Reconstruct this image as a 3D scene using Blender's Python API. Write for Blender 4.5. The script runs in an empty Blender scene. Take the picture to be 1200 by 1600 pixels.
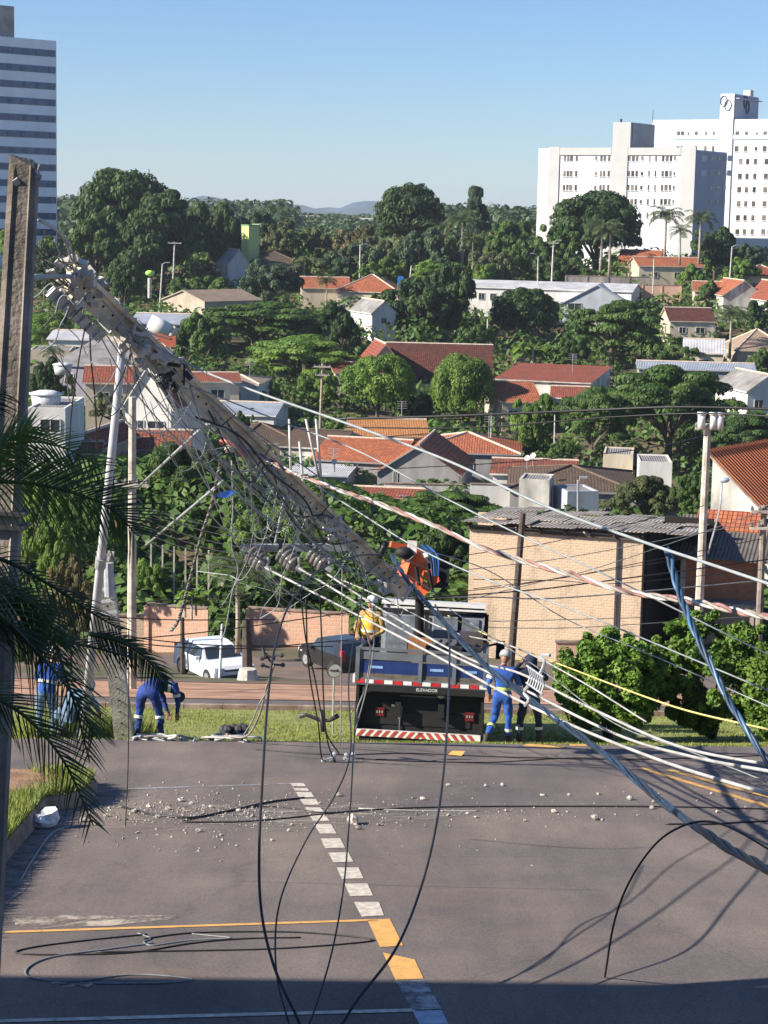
import bpy, math, random
import numpy as np
from mathutils import Vector, Matrix, Quaternion
C = bpy.context.scene.collection
SC = bpy.context.scene
R = math.radians
# ---------------- camera ----------------
F_PX = 3100.0
PITCH = math.atan((800-335)/F_PX); ROLL = R(1.2)
_r = Vector((1,0,0)); _u = Vector((0,math.sin(PITCH),math.cos(PITCH))); FW = Vector((0,math.cos(PITCH),-math.sin(PITCH)))
RT = _r*math.cos(ROLL)+_u*math.sin(ROLL); UP = _u*math.cos(ROLL)-_r*math.sin(ROLL)
cam = bpy.data.cameras.new('camera'); co = bpy.data.objects.new('camera', cam); C.objects.link(co)
co.matrix_world = Matrix(((RT.x,UP.x,-FW.x,0),(RT.y,UP.y,-FW.y,0),(RT.z,UP.z,-FW.z,0),(0,0,0,1)))
cam.sensor_fit='VERTICAL'; cam.sensor_height=36; cam.lens=F_PX/1600*36; cam.clip_start=0.2; cam.clip_end=9000
SC.camera = co
# ---------------- light ----------------
SUN_EL = 31.0; SAZ = Vector((-0.955,-0.297,0))
sdir = Vector((SAZ.x*math.cos(R(SUN_EL)),SAZ.y*math.cos(R(SUN_EL)),math.sin(R(SUN_EL))))
w = bpy.data.worlds.new('World'); SC.world = w; w.use_nodes=True
nt = w.node_tree; sky = nt.nodes.new('ShaderNodeTexSky'); sky.sky_type='NISHITA'; sky.sun_disc=False
sky.sun_elevation=R(SUN_EL); sky.sun_rotation=math.atan2(sdir.x,sdir.y); sky.altitude=500; sky.air_density=1.0; sky.dust_density=0.1; sky.ozone_density=4.0
tn=nt.nodes.new('ShaderNodeMix'); tn.data_type='RGBA'; tn.blend_type='MULTIPLY'; tn.inputs['Factor'].default_value=1; tn.inputs['B'].default_value=(0.84,0.95,1.16,1); nt.links.new(sky.outputs[0],tn.inputs['A']); nt.links.new(tn.outputs['Result'], nt.nodes['Background'].inputs[0]); nt.nodes['Background'].inputs[1].default_value=0.060
L = bpy.data.lights.new('sun','SUN'); L.energy=5.0; L.angle=R(0.5); L.color=(1.0,0.91,0.78)
lo = bpy.data.objects.new('sun', L); C.objects.link(lo); lo.rotation_euler = sdir.to_track_quat('Z','Y').to_euler()
SC.view_settings.view_transform='Standard'; SC.view_settings.look='None'; SC.view_settings.exposure=1.04; SC.view_settings.gamma=1; SC.view_settings.use_curve_mapping=False
SC.render.engine='CYCLES'; SC.cycles.max_bounces=6; SC.cycles.diffuse_bounces=3; SC.cycles.transmission_bounces=4; SC.cycles.transparent_max_bounces=6
SC.cycles.use_denoising=True
# ---------------- pixel (photo 1200x1600) <-> world ----------------
def ray(px,py): return FW + RT*((px-600)/F_PX) + UP*((800-py)/F_PX)
def W(px,py,Y):
    d=ray(px,py); return d*(Y/d.y)
PXD=[(0,None),(16,1600),(34,1160),(36,1161),(38,1159),(40,1151),(44,1134),(47,1123),(50,1110),(53,1098),(60,1081),(75,1065)]
PY=[-40,0]+[q[0] for q in PXD[1:]]+[92,120,150,200,250,300,350,400,500,800,3000,8000]
PZ=[W(600,q[1],q[0]).z for q in PXD[1:]]
_s=(PZ[1]-PZ[0])/18.0; _z0=PZ[0]-16*_s
PZ=[_z0-40*_s,_z0]+PZ+[-20.6,-24.0,-26.6,-28.3,-27,-22,-15.5,-9.5,-3.5,-1.2,-1,-1]
def gz(x,y):
    z=float(np.interp(y,PY,PZ)); k=max(0,min(1,(60-y)/20)); return z+0.010*x*k
def G(px,py,dz=0.0):
    d=ray(px,py); t=8.0
    while t<3000:
        p=d*t
        if p.z<=gz(p.x,p.y)+dz:
            a,b=t/1.01,t
            for _ in range(25):
                m=(a+b)/2; p=d*m
                if p.z<=gz(p.x,p.y)+dz: b=m
                else: a=m
            return d*b
        t*=1.01
    return d*3000
# ---------------- materials ----------------
def lin(h):
    h=h.lstrip('#'); v=[int(h[i:i+2],16)/255 for i in (0,2,4)]
    return tuple((c/12.92 if c<=0.04045 else ((c+0.055)/1.055)**2.4) for c in v)
M={}
def mat(name, col, rough=0.7, var=0.25, scale=6.0, detail=6, metal=0.0, bump=0.0, bscale=None, col2=None, mix=None, spec=None, objvar=0.0, transl=0.0, coord='Object', stretch=None):
    if name in M: return M[name]
    m=bpy.data.materials.new(name); m.use_nodes=True; n=m.node_tree; b=n.nodes['Principled BSDF']
    b.inputs['Roughness'].default_value=rough; b.inputs['Metallic'].default_value=metal
    if spec is not None: b.inputs['Specular IOR Level'].default_value=spec
    tc=n.nodes.new('ShaderNodeTexCoord'); vec=tc.outputs[coord]
    if stretch:
        mp=n.nodes.new('ShaderNodeMapping'); mp.inputs['Scale'].default_value=stretch; n.links.new(vec,mp.inputs[0]); vec=mp.outputs[0]
    nz=n.nodes.new('ShaderNodeTexNoise'); nz.inputs['Scale'].default_value=scale; nz.inputs['Detail'].default_value=detail; nz.inputs['Roughness'].default_value=0.6
    n.links.new(vec,nz.inputs['Vector'])
    cr=n.nodes.new('ShaderNodeValToRGB'); e=cr.color_ramp.elements
    e[0].position=0.36; e[1].position=0.66
    lo_=tuple(c*(1-var) for c in col); hi_=tuple(min(1,c*(1+var)) for c in col)
    if col2: lo_,hi_=col2,col
    e[0].color=(*lo_,1); e[1].color=(*hi_,1)
    n.links.new(nz.outputs['Fac'],cr.inputs['Fac']); out=cr.outputs['Color']
    if objvar:
        oi=n.nodes.new('ShaderNodeObjectInfo'); mr=n.nodes.new('ShaderNodeMapRange'); mr.inputs['To Min'].default_value=1-objvar; mr.inputs['To Max'].default_value=1+objvar
        n.links.new(oi.outputs['Random'],mr.inputs['Value']); mx=n.nodes.new('ShaderNodeMix'); mx.data_type='RGBA'; mx.blend_type='MULTIPLY'; mx.inputs['Factor'].default_value=1
        n.links.new(out,mx.inputs['A']); n.links.new(mr.outputs[0],mx.inputs['B']); out=mx.outputs['Result']
    n.links.new(out,b.inputs['Base Color'])
    if bump:
        nb=n.nodes.new('ShaderNodeTexNoise'); nb.inputs['Scale'].default_value=bscale or scale*4; nb.inputs['Detail'].default_value=4; n.links.new(vec,nb.inputs['Vector'])
        bp=n.nodes.new('ShaderNodeBump'); bp.inputs['Strength'].default_value=bump; bp.inputs['Distance'].default_value=0.03
        n.links.new(nb.outputs['Fac'],bp.inputs['Height']); n.links.new(bp.outputs[0],b.inputs['Normal'])
    if transl:
        tr=n.nodes.new('ShaderNodeBsdfTranslucent'); n.links.new(out,tr.inputs['Color']); ms=n.nodes.new('ShaderNodeMixShader'); ms.inputs[0].default_value=transl
        o=n.nodes['Material Output']; n.links.new(b.outputs[0],ms.inputs[1]); n.links.new(tr.outputs[0],ms.inputs[2]); n.links.new(ms.outputs[0],o.inputs[0])
    M[name]=m; m['_out']=1
    return m
def tile_mat(name, col, col2, dirt=(0.08,0.06,0.05), amt=0.45, rows=2.6, cols=4.2, bump=0.6):
    # clay tile roof: courses across the slope, rolls down it (uses UV: u along eave in m, v up the slope in m)
    if name in M: return M[name]
    m=bpy.data.materials.new(name); m.use_nodes=True; n=m.node_tree; b=n.nodes['Principled BSDF']; b.inputs['Roughness'].default_value=0.85; b.inputs['Specular IOR Level'].default_value=0.2
    uv=n.nodes.new('ShaderNodeUVMap'); tc=n.nodes.new('ShaderNodeTexCoord')
    br=n.nodes.new('ShaderNodeTexBrick'); br.inputs['Scale'].default_value=1; br.inputs['Brick Width'].default_value=1/cols; br.inputs['Row Height'].default_value=1/rows; br.inputs['Mortar Size'].default_value=0.028; br.offset=0
    br.inputs['Color1'].default_value=(*col,1); br.inputs['Color2'].default_value=(*col2,1); br.inputs['Mortar'].default_value=(*[c*0.35 for c in col2],1); br.inputs['Mortar Smooth'].default_value=0.4
    n.links.new(uv.outputs[0],br.inputs['Vector'])
    nz=n.nodes.new('ShaderNodeTexNoise'); nz.inputs['Scale'].default_value=0.55; nz.inputs['Detail'].default_value=7; nz.inputs['Roughness'].default_value=0.72; n.links.new(tc.outputs['Object'],nz.inputs[0])
    mr=n.nodes.new('ShaderNodeMapRange'); mr.inputs['From Min'].default_value=0.42; mr.inputs['From Max'].default_value=0.7; mr.inputs['To Max'].default_value=amt; n.links.new(nz.outputs['Fac'],mr.inputs[0])
    mx=n.nodes.new('ShaderNodeMix'); mx.data_type='RGBA'; n.links.new(mr.outputs[0],mx.inputs['Factor']); n.links.new(br.outputs['Color'],mx.inputs['A']); mx.inputs['B'].default_value=(*dirt,1)
    n.links.new(mx.outputs['Result'],b.inputs['Base Color'])
    bp=n.nodes.new('ShaderNodeBump'); bp.inputs['Strength'].default_value=bump; bp.inputs['Distance'].default_value=0.06; bp.invert=True
    n.links.new(br.outputs['Fac'],bp.inputs['Height']); n.links.new(bp.outputs[0],b.inputs['Normal'])
    M[name]=m; return m
def brick_mat(name, c1, c2, mortar, bw=0.3, bh=0.2, stain=(0.12,0.09,0.07), amt=0.5):
    if name in M: return M[name]
    m=bpy.data.materials.new(name); m.use_nodes=True; n=m.node_tree; b=n.nodes['Principled BSDF']; b.inputs['Roughness'].default_value=0.9
    uv=n.nodes.new('ShaderNodeUVMap'); tc=n.nodes.new('ShaderNodeTexCoord')
    br=n.nodes.new('ShaderNodeTexBrick'); br.inputs['Scale'].default_value=1; br.inputs['Brick Width'].default_value=bw; br.inputs['Row Height'].default_value=bh; br.inputs['Mortar Size'].default_value=0.022
    br.inputs['Color1'].default_value=(*c1,1); br.inputs['Color2'].default_value=(*c2,1); br.inputs['Mortar'].default_value=(*mortar,1); br.inputs['Mortar Smooth'].default_value=0.3
    n.links.new(uv.outputs[0],br.inputs['Vector'])
    mp=n.nodes.new('ShaderNodeMapping'); mp.inputs['Scale'].default_value=(1,1,0.35); n.links.new(tc.outputs['Object'],mp.inputs[0])
    nz=n.nodes.new('ShaderNodeTexNoise'); nz.inputs['Scale'].default_value=0.9; nz.inputs['Detail'].default_value=8; nz.inputs['Roughness'].default_value=0.75; n.links.new(mp.outputs[0],nz.inputs[0])
    mr=n.nodes.new('ShaderNodeMapRange'); mr.inputs['From Min'].default_value=0.5; mr.inputs['From Max'].default_value=0.75; mr.inputs['To Max'].default_value=amt; n.links.new(nz.outputs['Fac'],mr.inputs[0])
    mx=n.nodes.new('ShaderNodeMix'); mx.data_type='RGBA'; n.links.new(mr.outputs[0],mx.inputs['Factor']); n.links.new(br.outputs['Color'],mx.inputs['A']); mx.inputs['B'].default_value=(*stain,1)
    n.links.new(mx.outputs['Result'],b.inputs['Base Color'])
    bp=n.nodes.new('ShaderNodeBump'); bp.inputs['Strength'].default_value=0.6; bp.inputs['Distance'].default_value=0.02; bp.invert=True
    n.links.new(br.outputs['Fac'],bp.inputs['Height']); n.links.new(bp.outputs[0],b.inputs['Normal'])
    M[name]=m; return m
def wall(name,col,dirt=0.35,scale=0.7):
    return mat('plaster_'+name,col,rough=0.88,col2=tuple(c*(1-dirt) for c in col),scale=scale,detail=9,bump=0.15,bscale=9,stretch=(1,1,0.4))
# ---------------- mesh builder ----------------
class MB:
    def __init__(s): s.v=[]; s.f=[]; s.m=[]; s.uv=[]
    def face(s,pts,mi=0,uv=None):
        i=len(s.v); s.v+= [tuple(p) for p in pts]; s.f.append(tuple(range(i,i+len(pts)))); s.m.append(mi)
        if uv is None:
            p=[Vector(q) for q in pts]; nrm=Vector((0,0,0))
            for a in range(len(p)): nrm+= (p[a]-p[0]).cross(p[(a+1)%len(p)]-p[0])
            nrm = nrm.normalized() if nrm.length>1e-9 else Vector((0,0,1))
            if abs(nrm.z)>0.93: uu=Vector((1,0,0)); vv=Vector((0,1,0))
            else:
                uu=Vector((0,0,1)).cross(nrm).normalized(); vv=nrm.cross(uu)
            uv=[(q.dot(uu),q.dot(vv)) for q in p]
        s.uv.append(uv)
    def box(s,c,d,rot=None,mi=0,taper=1.0):
        cx,cy,cz=c; hx,hy,hz=d[0]/2,d[1]/2,d[2]/2
        P=[]
        for sz in (-1,1):
            k=taper if sz>0 else 1
            for sx,sy in ((-1,-1),(1,-1),(1,1),(-1,1)): P.append(Vector((sx*hx*k,sy*hy*k,sz*hz)))
        if rot is not None:
            if not isinstance(rot,Matrix): rot=Matrix.Rotation(rot,3,'Z')
            P=[rot@p for p in P]
        P=[p+Vector(c) for p in P]
        for f in ((3,2,1,0),(4,5,6,7),(0,1,5,4),(1,2,6,5),(2,3,7,6),(3,0,4,7)): s.face([P[i] for i in f],mi)
        return s
    def beam(s,a,b,wd,ht,mi=0,up=Vector((0,0,1)),w2=None,h2=None):
        a=Vector(a); b=Vector(b); d=(b-a).normalized(); x=d.cross(up)
        if x.length<1e-4: x=d.cross(Vector((0,1,0)))
        x.normalize(); z=x.cross(d); w2=w2 or wd; h2=h2 or ht
        P=[a+x*(sx*wd/2)+z*(sz*ht/2) for sx,sz in ((-1,-1),(1,-1),(1,1),(-1,1))]+[b+x*(sx*w2/2)+z*(sz*h2/2) for sx,sz in ((-1,-1),(1,-1),(1,1),(-1,1))]
        for f in ((3,2,1,0),(4,5,6,7),(0,1,5,4),(1,2,6,5),(2,3,7,6),(3,0,4,7)): s.face([P[i] for i in f],mi)
        return s
    def tube(s,pts,r,n=6,mi=0,cap=True):
        pts=[Vector(p) for p in pts]; N=len(pts); rr=r if isinstance(r,(list,tuple)) else [r]*N
        base=len(s.v); nrm=None
        for i,p in enumerate(pts):
            t=(pts[min(i+1,N-1)]-pts[max(i-1,0)]); t=t.normalized() if t.length>1e-9 else Vector((0,0,1))
            if nrm is None:
                nrm=t.cross(Vector((0,0,1)));
                if nrm.length<1e-3: nrm=t.cross(Vector((0,1,0)))
            nrm=(nrm-t*nrm.dot(t)); nrm=nrm.normalized() if nrm.length>1e-9 else Vector((1,0,0)); bn=t.cross(nrm)
            for k in range(n):
                a=2*math.pi*k/n; s.v.append(tuple(p+(nrm*math.cos(a)+bn*math.sin(a))*rr[i]))
        for i in range(N-1):
            for k in range(n):
                a=base+i*n+k; b=base+i*n+(k+1)%n; s.f.append((a,b,b+n,a+n)); s.m.append(mi); s.uv.append([(k/n,i*.3),((k+1)/n,i*.3),((k+1)/n,i*.3+.3),(k/n,i*.3+.3)])
        if cap:
            s.f.append(tuple(base+k for k in reversed(range(n)))); s.m.append(mi); s.uv.append([(0,0)]*n)
            s.f.append(tuple(base+(N-1)*n+k for k in range(n))); s.m.append(mi); s.uv.append([(0,0)]*n)
        return s
    def cyl(s,a,b,r,n=10,mi=0,r2=None): return s.tube([a,b],[r,r2 if r2 is not None else r],n,mi)
    def disc(s,c,r,axis,n=16,mi=0,th=0.02):
        c=Vector(c); axis=Vector(axis).normalized(); return s.tube([c-axis*th/2,c+axis*th/2],r,n,mi)
    def ball(s,c,r,mi=0,n=10,sq=(1,1,1)):
        c=Vector(c); K=max(4,n//2); base=len(s.v)
        for i in range(K+1):
            th=math.pi*i/K
            for k in range(n):
                a=2*math.pi*k/n; s.v.append((c.x+r*sq[0]*math.sin(th)*math.cos(a),c.y+r*sq[1]*math.sin(th)*math.sin(a),c.z+r*sq[2]*math.cos(th)))
        for i in range(K):
            for k in range(n):
                a=base+i*n+k; b=base+i*n+(k+1)%n; s.f.append((a,a+n,b+n,b)); s.m.append(mi); s.uv.append([(0,0),(0,.1),(.1,.1),(.1,0)])
        return s
    def xf(s,mx):
        s.v=[tuple(mx@Vector(p)) for p in s.v]; return s
    def mesh(s,name,mats,smooth=False):
        me=bpy.data.meshes.new(name); me.from_pydata(s.v,[],s.f); 
        for m in mats: me.materials.append(m)
        me.polygons.foreach_set('material_index',s.m)
        ul=me.uv_layers.new(name='UVMap'); flat=[c for f in s.uv for q in f for c in q]; ul.data.foreach_set('uv',flat)
        if smooth: me.polygons.foreach_set('use_smooth',[True]*len(s.f))
        me.update(); return me
    def build(s,name,mats,parent=None,smooth=False,loc=None):
        if not isinstance(mats,(list,tuple)): mats=[mats]
        if parent is None and loc is None and s.v:
            a=np.array(s.v); loc=Vector((a[:,0].mean(),a[:,1].mean(),a[:,2].min())); s.v=[(p[0]-loc.x,p[1]-loc.y,p[2]-loc.z) for p in s.v]
        o=bpy.data.objects.new(name,s.mesh(name,mats,smooth)); C.objects.link(o); o.parent=parent
        if loc is not None: o.location=loc
        return o
def tag(o,label=None,cat=None,group=None,kind=None):
    if label: o['label']=label
    if cat: o['category']=cat
    if group: o['group']=group
    if kind: o['kind']=kind
    return o
def empty(name,loc,rz=0,label=None,cat=None,group=None):
    o=bpy.data.objects.new(name,None); C.objects.link(o); o.location=loc; o.rotation_euler=(0,0,rz); o.empty_display_size=0.3
    return tag(o,label,cat,group)
def copy_tree(o,parent=None):
    c=o.copy(); C.objects.link(c); c.parent=parent
    for ch in list(o.children): copy_tree(ch,c)
    return c
def spline(P,sub=8):
    P=[Vector(p) for p in P]; out=[]
    if len(P)<3: 
        return [P[0].lerp(P[-1],i/4) for i in range(5)]
    Q=[P[0]*2-P[1]]+P+[P[-1]*2-P[-2]]
    for i in range(1,len(Q)-2):
        a,b,c,d=Q[i-1:i+3]
        for k in range(sub):
            t=k/sub; out.append(0.5*((2*b)+(c-a)*t+(2*a-5*b+4*c-d)*t*t+(3*b-a-3*c+d)*t**3))
    out.append(P[-1]); return out
def worn(m,scale,lo,hi,det=8,stretch=None):
    # let the surface below show through where this layer has worn away
    n=m.node_tree; b=n.nodes['Principled BSDF']; tc=n.nodes.new('ShaderNodeTexCoord'); z=n.nodes.new('ShaderNodeTexNoise'); z.inputs['Scale'].default_value=scale; z.inputs['Detail'].default_value=det; z.inputs['Roughness'].default_value=0.7
    v=tc.outputs['Object']
    if stretch: mp=n.nodes.new('ShaderNodeMapping'); mp.inputs['Scale'].default_value=stretch; n.links.new(v,mp.inputs[0]); v=mp.outputs[0]
    n.links.new(v,z.inputs[0]); r=n.nodes.new('ShaderNodeMapRange'); r.inputs['From Min'].default_value=lo; r.inputs['From Max'].default_value=hi; n.links.new(z.outputs['Fac'],r.inputs[0]); n.links.new(r.outputs[0],b.inputs['Alpha']); return m
# ---------------- basic materials ----------------
concrete=mat('weathered_concrete',(0.46,0.425,0.36),rough=0.9,var=0.35,scale=2.5,detail=9,bump=0.4,bscale=30)
concrete_dk=mat('old_dark_concrete',(0.23,0.195,0.16),rough=0.95,var=0.45,scale=2.0,detail=10,bump=0.5,bscale=25)
concrete_lt=mat('pale_concrete',(0.5,0.47,0.42),rough=0.9,var=0.3,scale=3,detail=9,bump=0.3,bscale=25)
galv=mat('galvanised_steel',(0.42,0.44,0.46),rough=0.5,var=0.2,scale=8,metal=0.35)
darksteel=mat('dark_steel',(0.06,0.06,0.065),rough=0.55,var=0.3,scale=10,metal=0.3)
blackrub=mat('black_cable_sheath',(0.015,0.015,0.017),rough=0.5,var=0.2)
whitecab=mat('bare_aluminium_cable',(0.40,0.395,0.38),rough=0.55,var=0.3,scale=3,metal=0.2)
greycab=mat('grey_cable_sheath',(0.22,0.24,0.25),rough=0.55,var=0.2,scale=8)
bluecab=mat('dark_blue_cable',(0.016,0.042,0.085),rough=0.5,var=0.4,scale=5)
redcab=mat('faded_red_cable',(0.25,0.13,0.115),rough=0.6,var=0.45,scale=5)
creamcab=mat('cream_cable',(0.27,0.235,0.20),rough=0.6,var=0.35,scale=5)
yellowcab=mat('yellow_rope',(0.6,0.5,0.18),rough=0.6,var=0.2,scale=9)
porcelain=mat('grey_insulator_glaze',(0.16,0.155,0.15),rough=0.3,var=0.2,scale=9)
woodpole=mat('dark_timber',(0.07,0.055,0.045),rough=0.9,var=0.4,scale=4)
glassm=mat('dark_window_glass',(0.03,0.04,0.05),rough=0.08,var=0.3,scale=0.8,spec=0.7)
winframe=mat('painted_window_frame',(0.5,0.5,0.48),rough=0.5,var=0.1)
W1=((.3,1.6,1.2,1.0),(.7,1.6,1.2,1.0))
HOUSES=[]
def HH(*a,**k): HOUSES.append((a,k))
HH('beige walled shed with low tan roof seen beside the tilted pole at mid distance',262,392,470,452,285,'front',9,50,'tan','beige',((.2,1.2,.6,.6,'l'),),name='shed',cat='shed',ridge=False)
HH('long orange hipped roof house half hidden by grey trees in mid distance',530,632,456,429,322,'hip',11,-8,'orange','cream')
HH('low orange roof wing joined beside the long hipped roof, partly behind a small palm',466,545,450,433,327,'front',9,4,'orange','cream')
HH('brown roofed house in front of the yellow green water tower',383,462,411,392,352,'hip',12,10,'brown','beige')
HH('small white gabled house between dark trees near the yellow green tower',340,380,416,390,350,'gable',12,15,'bluegrey','white')
HH('small white gable peeking between two green trees at the valley centre',560,605,490,470,288,'gable',10,20,'grey','white',((.5,1.0,.8,.8),))
HH('long white warehouse with grey sheet roof and two small windows',738,1004,452,440,318,'front',13,-14,'white','white',((.1,1.5,1.0,1.1),(.17,1.5,1.0,1.1),(.72,1.6,2.0,.9)),name='warehouse',cat='warehouse',ridge=False)
HH('gable shed closing the end of the long white warehouse, shade toned blue grey',888,1008,478,445,312,'gable',18,-10,'white','bluegrey',((.2,.2,2.2,1.0),),name='shed',cat='shed',ridge=False)  # warehouse gable end, its shade put into the wall colour
HH('orange roofed house just below the domed tree by the palms',974,1040,412,391,348,'front',9,-14,'orange','pink',W1)
HH('cream walled house with wide orange roof beside the fence of red brick',992,1098,416,402,338,'front',9,6,'orange','cream',((.25,1.5,1,1),(.6,1.5,1,1)))
HH('red tiled house at the picture edge under the farther apartment tower',1160,1230,432,414,338,'hip',9,0,'red','cream',W1)
HH('cream gabled house with rust orange roof, second from the picture edge',1122,1190,462,438,312,'gable',12,6,'orange','stained')
HH('low orange roofed wing beside the cream gabled house',1088,1142,455,440,318,'front',9,-6,'orange','cream')
HH('gabled house at the picture edge behind the cream gabled one',1190,1240,470,440,305,'gable',10,8,'red','stained')
HH('dark red roofed low house beneath the warehouse gable end',1042,1118,502,481,292,'front',8,4,'darkred','cream')
HH('small white roofed shed before the pale feathery palm',1074,1140,552,530,258,'front',8,-8,'white','cream',name='shed',cat='shed')
HH('brown thatch coloured roof at the picture edge behind the feathery palm',1150,1240,548,515,262,'hip',12,0,'tan','beige')
HH('tall brown tiled hall with steep roof and light ridge in mid valley',578,775,600,537,236,'front',17,-3,'darkred','cream',name='hall',cat='hall')
HH('small steep red gable joined to the flank of the brown tiled hall',565,622,572,537,233,'gable',10,8,'red','pink')
HH('lower red roof wing spreading beside the steep gable of the tiled hall',512,592,582,566,230,'front',9,8,'red','cream')
HH('red monoslope roof house with long pale side wall beside the banana plants',795,952,596,569,222,'shed',14,-16,'red','stained',((.6,1.2,.9,.8,'r'),))
HH('orange roof patch at the corner of the tiled hall',770,838,628,596,210,'front',9,10,'orange','cream')
HH('small dark red roof tucked behind the yellow green tree',865,928,622,604,216,'front',8,-6,'red','white')
HH('long low grey wall building with beige end above the flame tree',1000,1186,578,566,236,'front',7,-5,'bluegrey','grey',((.45,1.0,.6,1.1),(.62,1.0,.6,1.1)))
HH('white gabled house with dark side wall at the picture edge behind the flame tree',1148,1225,612,585,212,'gable',9,14,'grey','white')
HH('pale orange hipped roof house in front of the round mango trees',540,668,682,655,190,'front',10,3,'light','raw',((.85,.9,1.6,.5),))
HH('broad orange roof house with grey unplastered gable wall at the valley centre',505,650,722,685,172,'front',12,-14,'orange','grey',((.2,.9,1,.8),))
HH('grey raw concrete gable end beside the broad orange roof',598,738,742,695,168,'gable',12,-8,'orange','grey',((.22,.6,.35,1.6),))
HH('long salmon roof house beyond the grey gable end',648,822,708,676,182,'hip',11,-4,'orange','grey')
HH('brown stained roof house with cream wall behind the fallen pole',350,452,692,662,182,'hip',12,10,'brown','cream',((.8,.9,.9,.9),))
HH('grey roofed house with white gable trim behind the dangling rods',452,552,700,672,180,'front',10,-16,'brown','stained')
HH('white boxy annex with pale sheet roof below the dangling rods',450,552,742,724,165,'shed',7,-6,'white','bluegrey',name='annex',cat='annex')
HH('dark red roofed low house at the valley bottom in front of the grey gable',538,668,790,762,150,'front',9,-8,'red','cream')
HH('cream low wall building under the dark red roof at valley bottom',585,652,820,808,142,'shed',5,0,'tan','cream',name='annex',cat='annex')
HH('rusty red roof house behind the dark stained roof near the street lamp post',772,912,742,718,162,'front',9,-5,'stained','white')
HH('wide dark stained hipped roof house next to the white boundary wall',800,1010,768,728,148,'hip',13,-4,'brown','grey')
HH('white stained boundary box building under the dark hipped roof',812,872,752,748,139,'flat',4,-10,'grey','stained',name='outbuilding',cat='outbuilding')
HH('pale grey low outbuilding beside the white stained box',872,936,770,762,138,'flat',4,12,'grey','bluegrey',name='outbuilding',cat='outbuilding')
HH('cream two step parapet house in the shadow of the flame tree',945,1002,712,706,166,'flat',6,-8,'grey','cream')
HH('white stepped low house beside the cream parapet house',998,1060,724,716,163,'flat',6,-4,'grey','white')
HH('red tiled roof house with rough ridge behind the metal post',168,292,702,672,132,'front',8,4,'stained','pink')
HH('small pink walled house with red gabled roof behind the palm frond',118,180,700,676,126,'gable',8,-10,'red','pink',((.25,1.0,.8,.9),))
HH('low red roof behind the palm fronds beside the broken pole',85,152,708,690,122,'front',6,5,'red','pink')
HH('red roofed cream house behind the upright broken pole and the metal post',120,200,598,572,172,'front',9,6,'red','cream',((.4,1.3,1,.9),))
HH('tall white gable wall with red roof edge under the fallen pole',205,292,640,572,150,'gable',9,-12,'red','white')
HH('purple grey sided shed behind the metal post',100,206,572,525,208,'shed',12,-18,'grey','purple',name='shed',cat='shed')
HH('light roofed white factory hall behind the wires by the broken pole',72,140,530,516,240,'front',10,0,'white','white',name='shed',cat='shed')
HH('cream low building just beyond the upright broken pole',38,108,548,536,224,'flat',8,5,'grey','cream')
HH('dark grey roofed house beyond the fallen pole midway down',322,440,648,628,200,'front',10,-6,'bluegrey','white',((.6,.9,1,.8),))
HH('small red roofed house with cream walls close beside the fallen pole',292,368,596,582,205,'front',8,10,'red','cream')
HH('brown roofed house with pale wall just over the fallen pole',330,412,600,586,212,'hip',9,-5,'tan','white')
HH('white walled store with bluish roof between the metal post and beige shed',205,300,506,490,262,'front',9,-6,'bluegrey','purple',name='shed',cat='shed')
HH('tiny far white building in the gap of the skyline',443,466,336,328,700,'flat',12,8,'grey','white',name='far_building',cat='building')
HH('tiny low far white building under the bluish hills',462,500,337,333,720,'flat',12,0,'grey','white',name='far_building',cat='building')
HH('far pale roofed building low in the skyline gap',560,585,341,337,640,'flat',10,0,'grey','white',name='far_building',cat='building')
HH('flat roofed pale house carrying the round water tank behind the palm',35,108,640,640,118,'flat',8,0,'grey','white',((.6,1.0,1.2,.8),))
ANCH=[]
for a_,k_ in HOUSES:
    _,xl,xr,ye,yr,D,kind,dp=a_[:8]
    if 100<D<400: P=W((xl+xr)/2,ye,D); ANCH.append((P.x,D+dp/2,P.z-3.0-(1.2 if 'hall' in k_.get('cat','') else 0)))
ANCH=np.array(ANCH)
_gz0=gz
_gc={}
def gz(x,y):
    z=_gz0(x,y)
    if y<96 or y>420: return z
    k=(round(x,1),round(y,1))
    if k in _gc: return _gc[k]
    d2=((ANCH[:,0]-x)**2+((ANCH[:,1]-y)*.8)**2); w_=np.exp(-d2/(2*11.0**2)); s=w_.sum()
    dz=float((w_*(ANCH[:,2]-_A0)).sum()/(s+.12))
    f=min(1,(y-96)/14)*min(1,(420-y)/20); r=z+dz*f; _gc[k]=r; return r
_A0=np.array([_gz0(a,b) for a,b in ANCH[:,:2]])
# ================= SETTING =================
rng=random.Random(7)
# terrain sheet
def terrain_mesh():
    ys=list(np.concatenate([np.arange(-40,30,3.0),np.arange(30,60,0.5),np.arange(60,96,3),np.arange(96,420,4),np.geomspace(425,7500,30)]))
    xs=list(np.concatenate([-np.geomspace(60,5000,22)[::-1],np.arange(-56,60,4.0),np.geomspace(60,5000,22)]))
    v=[];f=[]
    for y in ys:
        for x in xs:
            z=gz(x,y)-0.05
            if y>65: z+=0.25*math.sin(x*0.21+y*0.13)*math.cos(y*0.17)
            v.append((x,y,z))
    n=len(xs)
    for j in range(len(ys)-1):
        for i in range(n-1): a=j*n+i; f.append((a,a+1,a+1+n,a+n))
    me=bpy.data.meshes.new('ground'); me.from_pydata(v,[],f); me.polygons.foreach_set('use_smooth',[True]*len(f)); return me
earth=mat('earth_and_scrub',(0.16,0.10,0.06),rough=0.95,col2=(0.055,0.075,0.025),scale=0.22,detail=10,bump=0.6,bscale=3)
g=bpy.data.objects.new('ground',terrain_mesh()); g.data.materials.append(earth); C.objects.link(g); tag(g,kind='structure')
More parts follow.
